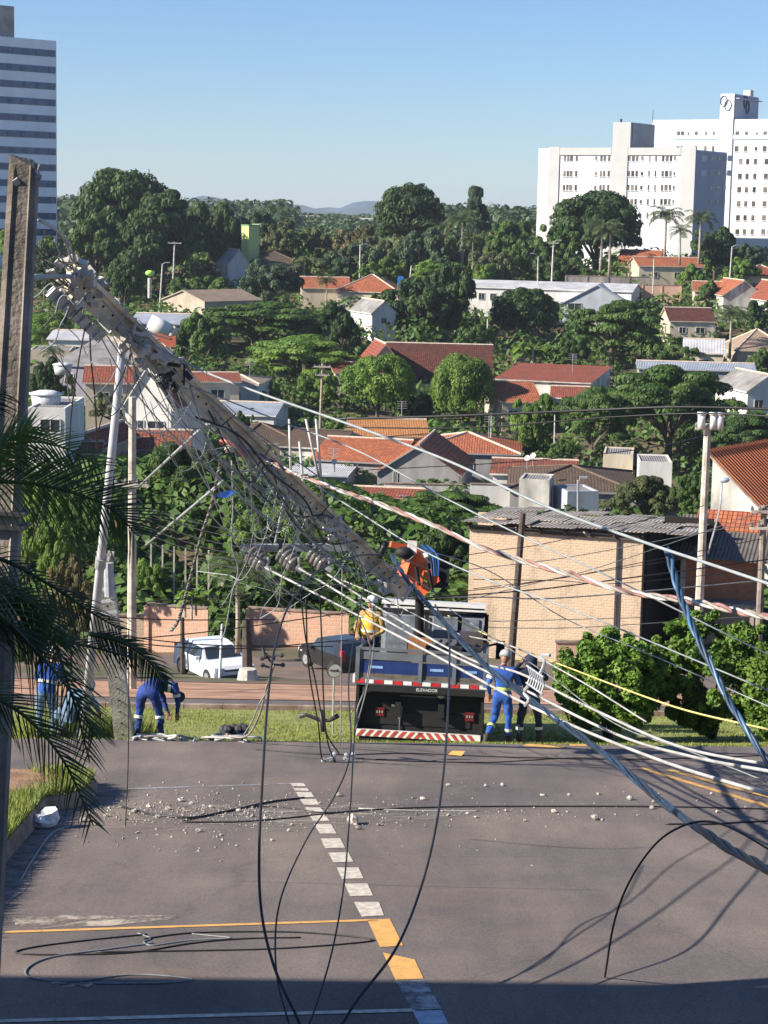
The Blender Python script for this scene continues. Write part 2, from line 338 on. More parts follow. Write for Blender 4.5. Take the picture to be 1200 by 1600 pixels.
def sheet(name,x0f,x1f,ys,nx,m,dz,label=None,kind='structure'):
    v=[];f=[]
    for y in ys:
        a,b=x0f(y),x1f(y)
        for i in range(nx+1):
            x=a+(b-a)*i/nx; v.append((x,y,gz(x,y)+dz))
    for j in range(len(ys)-1):
        for i in range(nx): k=j*(nx+1)+i; f.append((k,k+1,k+2+nx,k+1+nx))
    me=bpy.data.meshes.new(name); me.from_pydata(v,[],f); me.polygons.foreach_set('use_smooth',[True]*len(f)); me.materials.append(m)
    o=bpy.data.objects.new(name,me); C.objects.link(o); tag(o,label,kind=kind); return o
# asphalt with aggregate, dust stains, tyre polish, cracks
def asphalt():
    m=bpy.data.materials.new('asphalt'); m.use_nodes=True; n=m.node_tree; b=n.nodes['Principled BSDF']; b.inputs['Roughness'].default_value=0.82; b.inputs['Specular IOR Level'].default_value=0.25
    tc=n.nodes.new('ShaderNodeTexCoord')
    def noise(sc,det,rough=0.6,st=None):
        z=n.nodes.new('ShaderNodeTexNoise'); z.inputs['Scale'].default_value=sc; z.inputs['Detail'].default_value=det; z.inputs['Roughness'].default_value=rough
        v=tc.outputs['Object']
        if st: mp=n.nodes.new('ShaderNodeMapping'); mp.inputs['Scale'].default_value=st; n.links.new(v,mp.inputs[0]); v=mp.outputs[0]
        n.links.new(v,z.inputs[0]); return z.outputs['Fac']
    def ramp(f,a,b_,ca,cb):
        r=n.nodes.new('ShaderNodeValToRGB'); r.color_ramp.elements[0].position=a; r.color_ramp.elements[1].position=b_; r.color_ramp.elements[0].color=ca; r.color_ramp.elements[1].color=cb; n.links.new(f,r.inputs[0]); return r.outputs[0]
    def mixc(f,a,b_,mode='MIX'):
        x=n.nodes.new('ShaderNodeMix'); x.data_type='RGBA'; x.blend_type=mode
        if isinstance(f,float): x.inputs['Factor'].default_value=f
        else: n.links.new(f,x.inputs['Factor'])
        n.links.new(a,x.inputs['A'])
        if isinstance(b_,tuple): x.inputs['B'].default_value=b_
        else: n.links.new(b_,x.inputs['B'])
        return x.outputs['Result']
    base=ramp(noise(45,4,0.9),0.34,0.68,(0.09,0.079,0.074,1),(0.262,0.228,0.208,1))
    big=ramp(noise(0.35,6),0.35,0.65,(0.74,0.74,0.79,1),(1.16,1.10,1.04,1)); c=mixc(1.0,base,big,'MULTIPLY')
    str_=ramp(noise(1.1,5,0.6,(1.0,0.12,1)),0.4,0.62,(0.82,0.82,0.84,1),(1.08,1.07,1.05,1)); c=mixc(1.0,c,str_,'MULTIPLY')
    dust=ramp(noise(0.8,8,0.7,(0.5,1,1)),0.56,0.76,(0,0,0,1),(0.55,0.55,0.55,1)); c=mixc(dust,c,(0.22,0.15,0.10,1))
    vor=n.nodes.new('ShaderNodeTexVoronoi'); vor.feature='DISTANCE_TO_EDGE'; vor.inputs['Scale'].default_value=0.33
    wn=n.nodes.new('ShaderNodeTexNoise'); wn.inputs['Scale'].default_value=1.2; wn.inputs['Detail'].default_value=6; n.links.new(tc.outputs['Object'],wn.inputs[0])
    ad=n.nodes.new('ShaderNodeMix'); ad.data_type='VECTOR'; ad.inputs['Factor'].default_value=0.35; n.links.new(tc.outputs['Object'],ad.inputs['A']); n.links.new(wn.outputs['Color'],ad.inputs['B']); n.links.new(ad.outputs['Result'],vor.inputs['Vector'])
    crack=ramp(vor.outputs['Distance'],0.0,0.006,(0.6,0.6,0.6,1),(1,1,1,1)); c=mixc(0.35,c,crack,'MULTIPLY')
    n.links.new(c,b.inputs['Base Color'])
    bp=n.nodes.new('ShaderNodeBump'); bp.inputs['Strength'].default_value=0.35; bp.inputs['Distance'].default_value=0.012; n.links.new(noise(70,3,0.8),bp.inputs['Height']); n.links.new(bp.outputs[0],b.inputs['Normal'])
    M['asphalt']=m; return m
asph=asphalt()
ysn=list(np.arange(2,34.5,0.35))
road=sheet('road',lambda y:-40.0,lambda y:40.0,ysn,80,asph,0.0)
ys2=list(np.arange(49.6,53.2,0.3))
sheet('cross_street',lambda y:-60,lambda y:60,ys2,60,asph,0.01)
street2=sheet('lower_street',lambda y:-60,lambda y:60,list(np.arange(66,88,1.0)),60,mat('dusty_road',(0.20,0.13,0.09),rough=0.95,col2=(0.10,0.085,0.075),scale=0.5,detail=9,bump=0.3),0.05)
redearth=mat('red_earth',(0.50,0.29,0.18),rough=0.95,col2=(0.27,0.15,0.095),scale=0.9,detail=10,bump=0.7,bscale=6)
sheet('dirt_bank',lambda y:-60,lambda y:60,list(np.arange(53.1,66.2,0.5)),60,redearth,0.03)
lawn=mat('short_turf',(0.26,0.28,0.06),rough=0.9,col2=(0.16,0.17,0.045),scale=1.4,detail=9,bump=0.8,bscale=20)
sheet('grass_verge',lambda y:-60,lambda y:60,list(np.arange(34.2,49.8,0.4)),60,lawn,0.0)
kc=mat('kerb_concrete',(0.34,0.27,0.21),rough=0.9,col2=(0.17,0.11,0.08),scale=2,bump=0.4)
# kerb line of the cross street
mb=MB()
for x in np.arange(-30,30,1.0):
    y=49.45; mb.beam((x,y,gz(x,y)+0.05),(x+0.98,y,gz(x+0.98,y)+0.05),0.16,0.16)
mb.build('kerb',kc); bpy.data.objects['kerb']['kind']='structure'
# grass blades helper
def blades(name,pts,h,wd,m,label,seed=1,bend=0.5):
    r=np.random.RandomState(seed); n=len(pts); P=np.array(pts); a=r.rand(n)*6.283; hh=h*(0.5+r.rand(n)); b=r.rand(n)*6.283
    dx=np.cos(a)*wd/2; dy=np.sin(a)*wd/2
    V=np.zeros((n,3,3)); V[:,0]=P+np.stack([dx,dy,0*dx],1); V[:,1]=P-np.stack([dx,dy,0*dx],1); V[:,2]=P+np.stack([np.cos(b)*hh*bend,np.sin(b)*hh*bend,hh],1)
    me=bpy.data.meshes.new(name); me.vertices.add(n*3); me.loops.add(n*3); me.polygons.add(n)
    me.vertices.foreach_set('co',V.reshape(-1)); me.loops.foreach_set('vertex_index',np.arange(n*3)); me.polygons.foreach_set('loop_start',np.arange(n)*3); me.polygons.foreach_set('loop_total',np.full(n,3)); me.update(); me.validate()
    me.materials.append(m); o=bpy.data.objects.new(name,me); C.objects.link(o); tag(o,label,'grass',kind='stuff'); return o
grassm=mat('grass_blades',(0.30,0.34,0.07),rough=0.6,col2=(0.15,0.20,0.04),scale=2.0,transl=0.3)
r_=np.random.RandomState(3)
pts=[]
for _ in range(60000):
    x=r_.uniform(-8.5,9.5); y=34.5+15*r_.rand()**1.15; 
    if r_.rand()<0.6+0.4*math.sin(x*1.3+y*.7): pts.append((x,y,gz(x,y)))
blades('grass',pts,0.04,0.022,grassm,'short sunlit grass on the strip beyond the road crest',2)
pts=[]
for _ in range(4000):
    x=r_.uniform(-6.5,-4.6)+r_.randn()*.2; y=36.0+2.2*r_.rand(); pts.append((x,y,gz(x,y)))
blades('tall_grass',pts,0.38,0.03,grassm,'taller tufted weeds round the foot of the broken pole',4)
# left verge with kerb and gutter shade: edge from (110,1290) to (0,1500)
vm=mat('verge_soil',(0.33,0.19,0.11),rough=0.95,col2=(0.16,0.09,0.05),scale=2.5,bump=0.7,bscale=15)
E0=G(118,1275); E1=G(62,1350); E2=G(0,1440); E3=G(-60,1530)
def edge_x(y):
    P=sorted([(p.y,p.x) for p in (E0,E1,E2,E3)]); return float(np.interp(y,[q[0] for q in P],[q[1] for q in P]))
Y_end=G(100,1226).y
v=[];f=[];yy=list(np.arange(15.0,Y_end,0.25)); 
mb=MB()
def vz(x,y): return gz(x,y)+0.24
kx=lambda y: edge_x(y)-0.42*max(0,min(1,(26.9-y)/0.6)) - max(0,(y-(Y_end-0.7)))**1*0.6
for i in range(len(yy)-1):
    a,b=yy[i],yy[i+1]; xa,xb=kx(a),kx(b)
    mb.face([(xa-0.15,a,vz(xa,a)+.0),(xb-0.15,b,vz(xb,b)),(-12,b,vz(-12,b)+.05),(-12,a,vz(-12,a)+.05)][::-1],0)
    mb.face([(xa,a,vz(xa,a)-.03),(xb,b,vz(xb,b)-.03),(xb-.15,b,vz(xb,b)),(xa-.15,a,vz(xa,a))],1)
    mb.face([(xa+.03,a,gz(xa,a)-.05),(xb+.03,b,gz(xb,b)-.05),(xb,b,vz(xb,b)-.03),(xa,a,vz(xa,a)-.03)],1)
b=yy[-1]; xb=kx(b); mb.face([(xb,b,gz(xb,b)-.05),(-12,b,gz(-12,b)-.05),(-12,b,vz(-12,b)+.05),(xb-.15,b,vz(xb,b)),(xb,b,vz(xb,b)-.03)],1)
o=mb.build('verge_kerb',[vm,kc]); tag(o,kind='structure')
# gutter strip beside the kerb, its shade band put into the colour
gshade=mat('gutter_shade',(0.23,0.2,0.19),rough=0.9,col2=(0.09,0.08,0.08),scale=5,bump=0.6,bscale=20)
mb=MB()
for i in range(len(yy)-1):
    a,b=yy[i],yy[i+1]; wa=0.42+0.05*math.sin(a*3); wb=0.42+0.05*math.sin(b*3)
    mb.face([(kx(a),a,gz(kx(a),a)+.012),(kx(a)+wa,a,gz(kx(a),a)+.008),(kx(b)+wb,b,gz(kx(b),b)+.008),(kx(b),b,gz(kx(b),b)+.012)],0)
o=mb.build('gutter',gshade); tag(o,kind='structure')
pts=[]
for _ in range(9000):
    y=r_.uniform(17,Y_end); x=kx(y)-abs(r_.randn())*0.3-0.03
    pts.append((x,y,vz(x,y)-.02))
blades('verge_grass',pts,0.13,0.025,grassm,'bright green grass fringe along the kerb of the verge',5)
# road paint
paintw=mat('worn_white_paint',(0.66,0.6,0.5),rough=0.7,col2=(0.38,0.34,0.3),scale=14,detail=6)
painty=mat('yellow_road_paint',(0.72,0.40,0.11),rough=0.7,col2=(0.55,0.30,0.09),scale=9,detail=6)
paintb=mat('worn_pale_paint',(0.40,0.42,0.45),rough=0.7,col2=(0.2,0.2,0.21),scale=7,detail=7)
def roadpoly(mb,px,mi=0,dz=0.006,sub=6):
    # quad given by 4 photo points, subdivided so it follows the ground
    P=[G(*p) for p in px]
    for i in range(sub):
        for j in range(2):
            def q(u,v): a=P[0].lerp(P[1],u); b=P[3].lerp(P[2],u); p=a.lerp(b,v); return (p.x,p.y,gz(p.x,p.y)+dz)
            mb.face([q(i/sub,j/2),q((i+1)/sub,j/2),q((i+1)/sub,(j+1)/2),q(i/sub,(j+1)/2)],mi)
DASH=[((453,1224),(474,1224),(478,1229),(457,1229)),((458,1232),(480,1232),(483,1236),(461,1236)),((462,1238),(486,1238),(491,1246),(467,1246)),((468,1249),(494,1249),(499,1258),(475,1258)),((476,1262),(500,1262),(506,1269),(481,1269)),
((490,1288),(517,1288),(526,1303),(500,1303)),((501,1311),(531,1310),(539,1325),(508,1326)),((513,1333),(544,1332),(552,1347),(521,1348)),((526,1356),(560,1356),(568,1373),(534,1374)),((538,1381),(574,1381),(583,1400),(547,1401)),((553,1410),(592,1410),(600,1431),(565,1433)),((483,1274),(508,1274),(515,1283),(489,1283))]
for d in DASH:
    mb=MB(); roadpoly(mb,d,sub=2); o=mb.build('road_dash',paintw); tag(o,kind='structure')
for i,(d,m_) in enumerate([(((574,1438),(609,1436),(630,1478),(594,1481)),painty),(((598,1489),(648,1500),(662,1530),(618,1532)),painty),(((618,1533),(663,1531),(690,1577),(644,1579)),paintb),(((645,1581),(690,1579),(712,1625),(668,1628)),mat('pale_blue_paint',(0.42,0.5,0.6),col2=(0.25,0.3,0.4),scale=8))]):
    mb=MB(); roadpoly(mb,d,sub=3); o=mb.build('road_block_marking',m_); tag(o,kind='structure')
def stripe(a,b,w,m_,name='road_line',n=14,wob=0):
    A=G(*a); B=G(*b); mb=MB(); d=(B-A); d.z=0; s=Vector((-d.y,d.x,0)).normalized()*w/2
    for i in range(n):
        q=[]
        for u,k in ((i/n,-1),((i+1)/n,-1),((i+1)/n,1),(i/n,1)):
            p=A.lerp(B,u)+s*k; q.append((p.x,p.y,gz(p.x,p.y)+0.006))
        mb.face(q,0)
    o=mb.build(name,m_); tag(o,kind='structure')
stripe((8,1457),(590,1438),0.09,painty); stripe((-40,1597),(648,1579),0.10,paintw); stripe((200,1233),(455,1225),0.10,paintb)
stripe((1000,1200),(1260,1278),0.13,painty); stripe((1045,1203),(1260,1262),0.13,painty)
stripe((820,1164),(880,1168),0.3,painty); stripe((860,1162),(905,1166),0.3,painty)
# scuffed pale patches on the asphalt
def scuff(name,pts,m_,seed):
    rr=random.Random(seed); P=[G(*p) for p in pts]; mb=MB(); n=len(P)
    c=sum(P,Vector())/n
    ring=[]
    for i in range(n):
        for k in range(5): p=P[i].lerp(P[(i+1)%n],k/5)+Vector((rr.uniform(-.04,.04),rr.uniform(-.08,.08),0)); ring.append((p.x,p.y,gz(p.x,p.y)+0.005))
    for i in range(len(ring)): mb.face([(c.x,c.y,gz(c.x,c.y)+.005),ring[i],ring[(i+1)%len(ring)]],0)
    o=mb.build(name,m_); tag(o,kind='structure')
sc_=mat('pale_scuff',(0.5,0.42,0.34),rough=0.9,col2=(0.22,0.19,0.17),scale=7,detail=9)
scuff('scuffed_patch',[(22,1437),(60,1432),(150,1431),(248,1430),(285,1432),(240,1441),(150,1448),(60,1450),(20,1446)],sc_,1)
scuff('scuffed_patch',[(75,1536),(130,1537),(146,1540),(100,1541)],sc_,2)
# pulverised concrete dust band where pole fell
dustm=mat('concrete_dust',(0.33,0.29,0.25),rough=0.95,col2=(0.20,0.17,0.15),scale=3,detail=9,stretch=(0.5,2,1))
scuff('dust_band',[(140,1246),(300,1248),(480,1254),(640,1256),(780,1266),(640,1288),(420,1298),(250,1300),(110,1292)],dustm,3)
worn(dustm,2.2,.50,.68,stretch=(.6,2.2,1)); worn(sc_,5,.40,.58); worn(paintw,9,.30,.42); worn(painty,7,.27,.40); worn(paintb,5,.36,.56)
# rubble
def rock_mesh(name,seed,m_):
    rr=random.Random(seed); mb=MB(); mb.ball((0,0,0.32),0.5,n=7,sq=(1,0.85,0.62))
    key={}
    nv=[]
    for p in mb.v:
        k=(round(p[0],3),round(p[1],3),round(p[2],3))
        if k not in key: key[k]=rr.uniform(0.68,1.2)
        s=key[k]; nv.append((p[0]*s,p[1]*s,max(0,p[2]*s)))
    mb.v=nv; return mb.mesh(name,[m_])
rockm=mat('broken_concrete',(0.42,0.385,0.34),rough=0.95,var=0.4,scale=5,bump=0.4,objvar=0.25)
RM=[rock_mesh('concrete_chunk',i,rockm) for i in range(6)]
def chunk(px,py,s,label,group='broken concrete lumps on the road',i=0,name='concrete_chunk'):
    p=G(px,py); o=bpy.data.objects.new(name,RM[i%6]); C.objects.link(o); o.location=(p.x,p.y,gz(p.x,p.y)); o.scale=(s,s*rng.uniform(.7,1),s*rng.uniform(.6,.9)); o.rotation_euler=(0,0,rng.uniform(0,6)); tag(o,label,'rubble',group); return o
CL='small pale lump of broken concrete lying among the rubble scattered across the road'
CH=[(530,1244,.18),(555,1290,.12),(560,1296,.14),(531,1242,.1),(645,1248,.09),(660,1250,.13),(700,1228,.12),(758,1229,.1),(785,1228,.14),(848,1244,.14),(889,1243,.1),(935,1242,.12),(984,1250,.18),(1018,1264,.14),(1021,1254,.1),(930,1281,.22),(946,1229,.05),(1120,1270,.11),(1112,1241,.09),(1150,1250,.07),(1030,1241,.07),(425,1314,.09),(451,1299,.09),(424,1252,.07),(500,1256,.07),(592,1290,.12),(640,1280,.1),(700,1275,.12),(730,1272,.09),(744,1278,.1),(790,1268,.09),(820,1283,.1),(865,1270,.12),(283,1252,.2),(300,1257,.14),(330,1262,.12),(262,1266,.16),(246,1278,.13),(232,1262,.14),(210,1270,.15),(190,1262,.12),(310,1300,.14),(345,1306,.09),(215,1302,.1),(150,1290,.16),(130,1284,.18),(165,1276,.14),(372,1268,.1),(395,1276,.1),(455,1290,.1),(415,1280,.12),(1165,1262,.06),(975,1238,.05),(1090,1251,.05),(370,1322,.07),(345,1346,.05)]
for i,(a,b,s) in enumerate(CH): chunk(a,b,s*.72,CL,i=i)
for i in range(70):
    px=rng.choice([rng.gauss(330,130),rng.gauss(600,260)]); 
    if px<125 or px>1190: continue
    chunk(px,1268+rng.gauss(0,11),rng.uniform(.025,.05),CL,i=i)
o=chunk(551,1288,.24,'largest dark lump of broken concrete beside the top dash of the road line','broken concrete lumps on the road',2)
o=chunk(72,1294,.36,'large white rounded block resting in the gutter by the verge',None,1,'white_block'); o.scale=(.44,.42,.42); M_w=mat('white_block_paint',(0.72,0.72,0.74),rough=0.8); o.data=RM[1].copy(); o.data.materials[0]=M_w; 
# crumbs (stuff)
pts=[]
mb=MB(); rr=random.Random(9)
for _ in range(2600):
    px=rr.choice([rr.gauss(300,130),rr.gauss(560,260)]); py=1268+rr.gauss(0,12)+ (rr.random()<.18)*rr.uniform(-50,70)
    if not(105<px<1230): continue
    p=G(px,py); s=rr.choice([.006,.008,.011,.018])*rr.uniform(.7,1.4)*(1.3 if px<420 else 0.9); z=gz(p.x,p.y); a=rr.uniform(0,3)
    t=[(p.x+s*math.cos(a+k*2.1)*rr.uniform(.6,1),p.y+s*math.sin(a+k*2.1)*rr.uniform(.6,1),z+.004) for k in range(3)]; top=(p.x,p.y,z+s*rr.uniform(.6,1.2))
    for k in range(3): mb.face([t[k],t[(k+1)%3],top],0)
o=mb.build('rubble',rockm); tag(o,'fine pale concrete crumbs strewn across the asphalt','rubble',kind='stuff')
# ================= VEGETATION =================
def fol(name,c,c2,scale=1.6): return mat(name,c,rough=0.55,col2=c2,scale=scale,detail=3,spec=0.25,transl=0.22,objvar=0.15)
FO={'dark':fol('foliage_dark',(0.061,0.112,0.029),(0.030,0.063,0.018)),'mid':fol('foliage_mid',(0.101,0.173,0.036),(0.047,0.098,0.021)),
'bright':fol('foliage_bright',(0.182,0.285,0.046),(0.081,0.158,0.026)),'olive':fol('foliage_olive',(0.142,0.165,0.065),(0.074,0.093,0.039)),
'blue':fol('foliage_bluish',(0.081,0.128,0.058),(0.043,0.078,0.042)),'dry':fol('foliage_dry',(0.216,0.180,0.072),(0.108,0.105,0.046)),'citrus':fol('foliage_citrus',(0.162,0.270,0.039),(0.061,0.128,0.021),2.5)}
bark=mat('bark',(0.12,0.095,0.07),rough=0.95,var=0.4,scale=5,bump=0.5)
def leafmesh(name,Cn,N,S,asp=1.6,fold=0.0,seed=0):
    # one diamond-like leaf face per centre/normal/size
    r=np.random.RandomState(seed); n=len(Cn); N=N/np.linalg.norm(N,axis=1,keepdims=True)
    A=np.cross(N,r.randn(n,3)); A/=np.linalg.norm(A,axis=1,keepdims=True)+1e-9; B=np.cross(N,A)
    S=S[:,None]; V=np.zeros((n,4,3)); V[:,0]=Cn-A*S*asp*.5; V[:,1]=Cn-B*S*.5+N*S*.12; V[:,2]=Cn+A*S*asp*.5; V[:,3]=Cn+B*S*.5+N*S*.12
    return quads(name,V.reshape(-1,3))
def quads(name,V,extra=None):
    n=len(V)//4; me=bpy.data.meshes.new(name); me.vertices.add(n*4); me.loops.add(n*4); me.polygons.add(n)
    me.vertices.foreach_set('co',np.ascontiguousarray(V).reshape(-1)); me.loops.foreach_set('vertex_index',np.arange(n*4)); me.polygons.foreach_set('loop_start',np.arange(n)*4); me.polygons.foreach_set('loop_total',np.full(n,4)); me.update(); me.validate(); return me
def crown_mesh(kind,seed,leaf=0.05,n=9000):
    r=np.random.RandomState(seed); blobs=[]
    if kind=='round':
        for _ in range(95):
            v=r.randn(3); v/=np.linalg.norm(v)
            if v[2]<-0.55: v[2]*=-1
            k=0.86+0.14*r.rand(); c=np.array([v[0]*.84*k,v[1]*.84*k,0.56+v[2]*.40*k]); blobs.append((c,r.uniform(.13,.24),np.array([1,1,.5])))
        for _ in range(6): c=np.array([r.uniform(-.35,.35),r.uniform(-.35,.35),r.uniform(.4,.7)]); blobs.append((c,.5,np.array([1,1,.5])))
    elif kind=='irregular':
        for _ in range(9):
            c0=np.array([r.uniform(-.62,.62),r.uniform(-.62,.62),r.uniform(.35,.78)]); R0=r.uniform(.25,.42)
            for _ in range(13):
                v=r.randn(3); v/=np.linalg.norm(v); c=c0+v*R0*np.array([.85,.85,.5]); c[2]=min(max(c[2],.16),.95); blobs.append((c,r.uniform(.09,.17),np.array([1,1,.55])))
    elif kind=='umbrella':
        for _ in range(70):
            a=r.rand()*6.283; q=math.sqrt(r.rand())*.88; top=.62+.33*(1-q*q)
            c=np.array([math.cos(a)*q,math.sin(a)*q,top-r.rand()*.28*(0.4+q)]); blobs.append((c,r.uniform(.14,.26),np.array([1,1,.26])))
    elif kind=='tall':
        for i in range(60):
            h=r.rand(); q=(.25+.75*math.sin(min(1,h*1.15)*math.pi)**.7)*.75; a=r.rand()*6.283; q*=math.sqrt(r.rand()); c=np.array([math.cos(a)*q,math.sin(a)*q,.15+.8*h]); blobs.append((c,r.uniform(.12,.24),np.array([1,1,.28])))
    elif kind=='sparse':
        for i in range(46):
            v=r.randn(3); v/=np.linalg.norm(v); q=r.rand()**.5; c=np.array([v[0]*.85*q,v[1]*.85*q,.58+v[2]*.36*q]); blobs.append((c,r.uniform(.08,.17),np.array([1,1,.5])))
        n=int(n*.6)
    wts=np.array([b[1]**2*(.6 if b[1]>.4 else 1) for b in blobs]); cnt=np.maximum(8,(wts/wts.sum()*n).astype(int))
    CC=[];NN=[]
    for (c,rad,sq),k in zip(blobs,cnt):
        v=r.randn(k,3); v/=np.linalg.norm(v,axis=1,keepdims=True); v[:,2]=np.where(v[:,2]<-.35,-v[:,2],v[:,2]); rr=rad*(0.78+.28*r.rand(k,1))
        CC.append(c+v*rr*sq); NN.append(v*np.array([1,1,1.6])+r.randn(k,3)*.38+np.array([0,0,.25]))
    CC=np.concatenate(CC); NN=np.concatenate(NN)
    S=leaf*(.6+.8*r.rand(len(CC))); 
    # squash leaf extents vertically handled by root scaling
    return leafmesh('crown',CC,NN,S,seed=seed)
def trunk_mesh(kind,seed):
    r=random.Random(seed); mb=MB(); top={'round':.5,'irregular':.5,'umbrella':.6,'tall':.85,'sparse':.6}[kind]; wd=.055 if kind!='tall' else .035
    mb.tube([(0,0,-.08),(0.01,0,.12),(.02,.01,.28),(0,.02,top)],[wd*1.3,wd,wd*.8,wd*.4],7)
    for i in range(8):
        a=i*.8+r.random(); z0=r.uniform(.16,.35); q=r.uniform(.4,.75); z1=r.uniform(.5,.75)
        mb.tube([(0,0,z0),(math.cos(a)*q*.4,math.sin(a)*q*.4,z0+(z1-z0)*.55),(math.cos(a)*q,math.sin(a)*q,z1)],[wd*.6,wd*.4,wd*.15],5)
    return mb.mesh('trunk',[bark],True)
PROTO={}
def proto(kind,var,lod):
    k=(kind,var,lod)
    if k not in PROTO:
        leaf,n={'far':(.042,16000),'mid':(.027,34000),'near':(.03,26000)}[lod]
        PROTO[k]=(crown_mesh(kind,hash((kind,var))%1000 if False else (len(kind)*37+var*11),leaf,n),trunk_mesh(kind,var+5))
    return PROTO[k]
def place_tree(x,y,z,wd,ht,kind,col,label,name='tree',lod=None,group=None,rz=None,cat='tree',depth=None):
    var=rng.randrange(3); lod=lod or ('far' if y>250 else 'mid'); cm,tm=proto(kind,var,lod)
    t=empty(name,(x,y,z),rng.uniform(0,6.28) if rz is None else rz,label,cat,group); t.scale=(wd/2,(depth or wd)/2,ht)
    for nm,me,m_ in (('trunk',tm,None),('crown',cm,FO[col])):
        o=bpy.data.objects.new(nm,me); C.objects.link(o); o.parent=t
        if m_:
            if not me.materials: me.materials.append(m_)
            o.material_slots[0].link='OBJECT'; o.material_slots[0].material=m_
    return t
def tree(cx,yt,yb,wpx,D,kind,col,label,name='tree',group=None,lod=None):
    # crown spans photo rows yt..yb at distance D; trunk reaches the ground there
    top=W(cx,yt,D); bot=W(cx,yb,D); g_=gz(top.x,D); wd=wpx/F_PX*D*1.04
    zb=min(bot.z,top.z-0.6*wd*0.5) 
    base=min(g_,bot.z) if g_<bot.z else bot.z
    base=max(base,bot.z-(top.z-bot.z)*0.35)
    return place_tree(top.x,D,base-0.2,wd,top.z-base+0.2,kind,col,label,name,lod,group)
# ---- palms
def frond(mb,base,dirn,length,droop,leaflen,r,nleaf=26,up=0.35,mi=0,wid=0.05,curl=0.5):
    P=[];p=Vector(base); d=Vector(dirn).normalized(); el=up
    N=10
    for i in range(N+1):
        P.append(p.copy()); e=el-droop*(i/N)**1.3; v=Vector((d.x*math.cos(e),d.y*math.cos(e),math.sin(e))); p=p+v*(length/N)
    mb.tube(P,[0.022*length*.35*(1-i/(N+1)) +0.002 for i in range(N+1)],4,mi)
    for k in range(nleaf):
        t=.12+.88*k/nleaf; f=t*N; i=min(N-1,int(f)); q=P[i].lerp(P[i+1],f-i); tg=(P[i+1]-P[i]).normalized(); s=tg.cross(Vector((0,0,1))).normalized(); ln=leaflen*math.sin(math.pi*(.12+.83*t))**.6*r.uniform(.85,1.1)
        for sg in (-1,1):
            dd=(s*sg*.8+tg*.6+Vector((0,0,r.uniform(.0,.25)))).normalized(); mid=q+dd*ln*.5; tip=q+dd*ln*.9+Vector((0,0,-ln*curl*r.uniform(.4,1)))
            wv=tg*wid
            mb.face([q-wv*.5,mid-wv*.5,mid+wv*.5,q+wv*.5],mi); mb.face([mid-wv*.5,tip,mid+wv*.5],mi)
palmleaf=mat('palm_leaf',(0.10,0.14,0.045),rough=0.45,col2=(0.05,0.08,0.028),scale=3,transl=0.2,spec=0.4)
palmbark=mat('palm_bark',(0.33,0.30,0.25),rough=0.9,var=0.3,scale=4)
def palm_proto(seed,nf=20,ll=.9):
    r=random.Random(seed); tk=MB(); tk.tube([(0,0,-.5),(.03,0,2),(.06,.05,4.2),(.05,.05,5.6)],[.22,.17,.15,.13],8)
    cr=MB()
    for i in range(nf):
        a=i*2.399; frond(cr,(.05,.05,5.5+.3*(i/nf)),(math.cos(a),math.sin(a),0),r.uniform(2.4,3.2),r.uniform(1.4,2.1),ll,r,18,up=.2+1.1*i/nf,wid=.09,curl=.7)
    return tk.mesh('trunk',[palmbark],True),cr.mesh('crown',[palmleaf])
PP=[palm_proto(1),palm_proto(2,16,.8)]
def palm(cx,yt,yb,D,label,v=0,name='palm_tree',group=None):
    top=W(cx,yt,D); bot=W(cx,yb,D); h=top.z-bot.z; s=h/7.0
    t=empty(name,(bot.x,D,bot.z),rng.uniform(0,6),label,'palm tree',group); t.scale=(s*1.05,s*1.05,s)
    for nm,me in zip(('trunk','crown'),PP[v]): o=bpy.data.objects.new(nm,me); C.objects.link(o); o.parent=t
    return t
def banana_mesh(seed):
    r=random.Random(seed); mb=MB()
    for c in range(5):
        bx,by=r.uniform(-1.2,1.2),r.uniform(-1,1); h=r.uniform(1.2,2.2)
        for k in range(8):
            a=r.random()*6.28; L_=r.uniform(1.3,2.0); e=r.uniform(.5,1.3); p=Vector((bx,by,h*.8)); d=Vector((math.cos(a),math.sin(a),0)); s=Vector((-d.y,d.x,0)); prev=None
            for i in range(6):
                t=i/5; q=p+d*L_*t*math.cos(e)+Vector((0,0,L_*(math.sin(e)*t-.75*t*t))); w_=.34*math.sin(math.pi*(.06+.9*t)); cur=(q-s*w_+Vector((0,0,.08)),q,q+s*w_+Vector((0,0,.08)))
                if prev: mb.face([prev[0],prev[1],cur[1],cur[0]]); mb.face([prev[1],prev[2],cur[2],cur[1]])
                prev=cur
    return mb.mesh('leaves',[FO['bright']])
BM=banana_mesh(4)
def banana(cx,yt,yb,wpx,D,label,col='bright'):
    top=W(cx,yt,D); bot=W(cx,yb,D); h=top.z-bot.z; t=empty('banana_plant',(bot.x,D,bot.z),rng.uniform(0,6),label,'banana plant'); s=h/3.0; k=wpx/F_PX*D/5.0; t.scale=(k,k,s)
    st=MB()
    for (a,b) in ((-.8,.2),(.7,-.5),(.1,.6)): st.cyl((a,b,0),(a,b,1.6),.12,6,r2=.08)
    st.build('stem',palmbark,t,loc=(0,0,0)); o=bpy.data.objects.new('leaves',BM); C.objects.link(o); o.parent=t; o.material_slots[0].link='OBJECT'; o.material_slots[0].material=FO[col]; return t
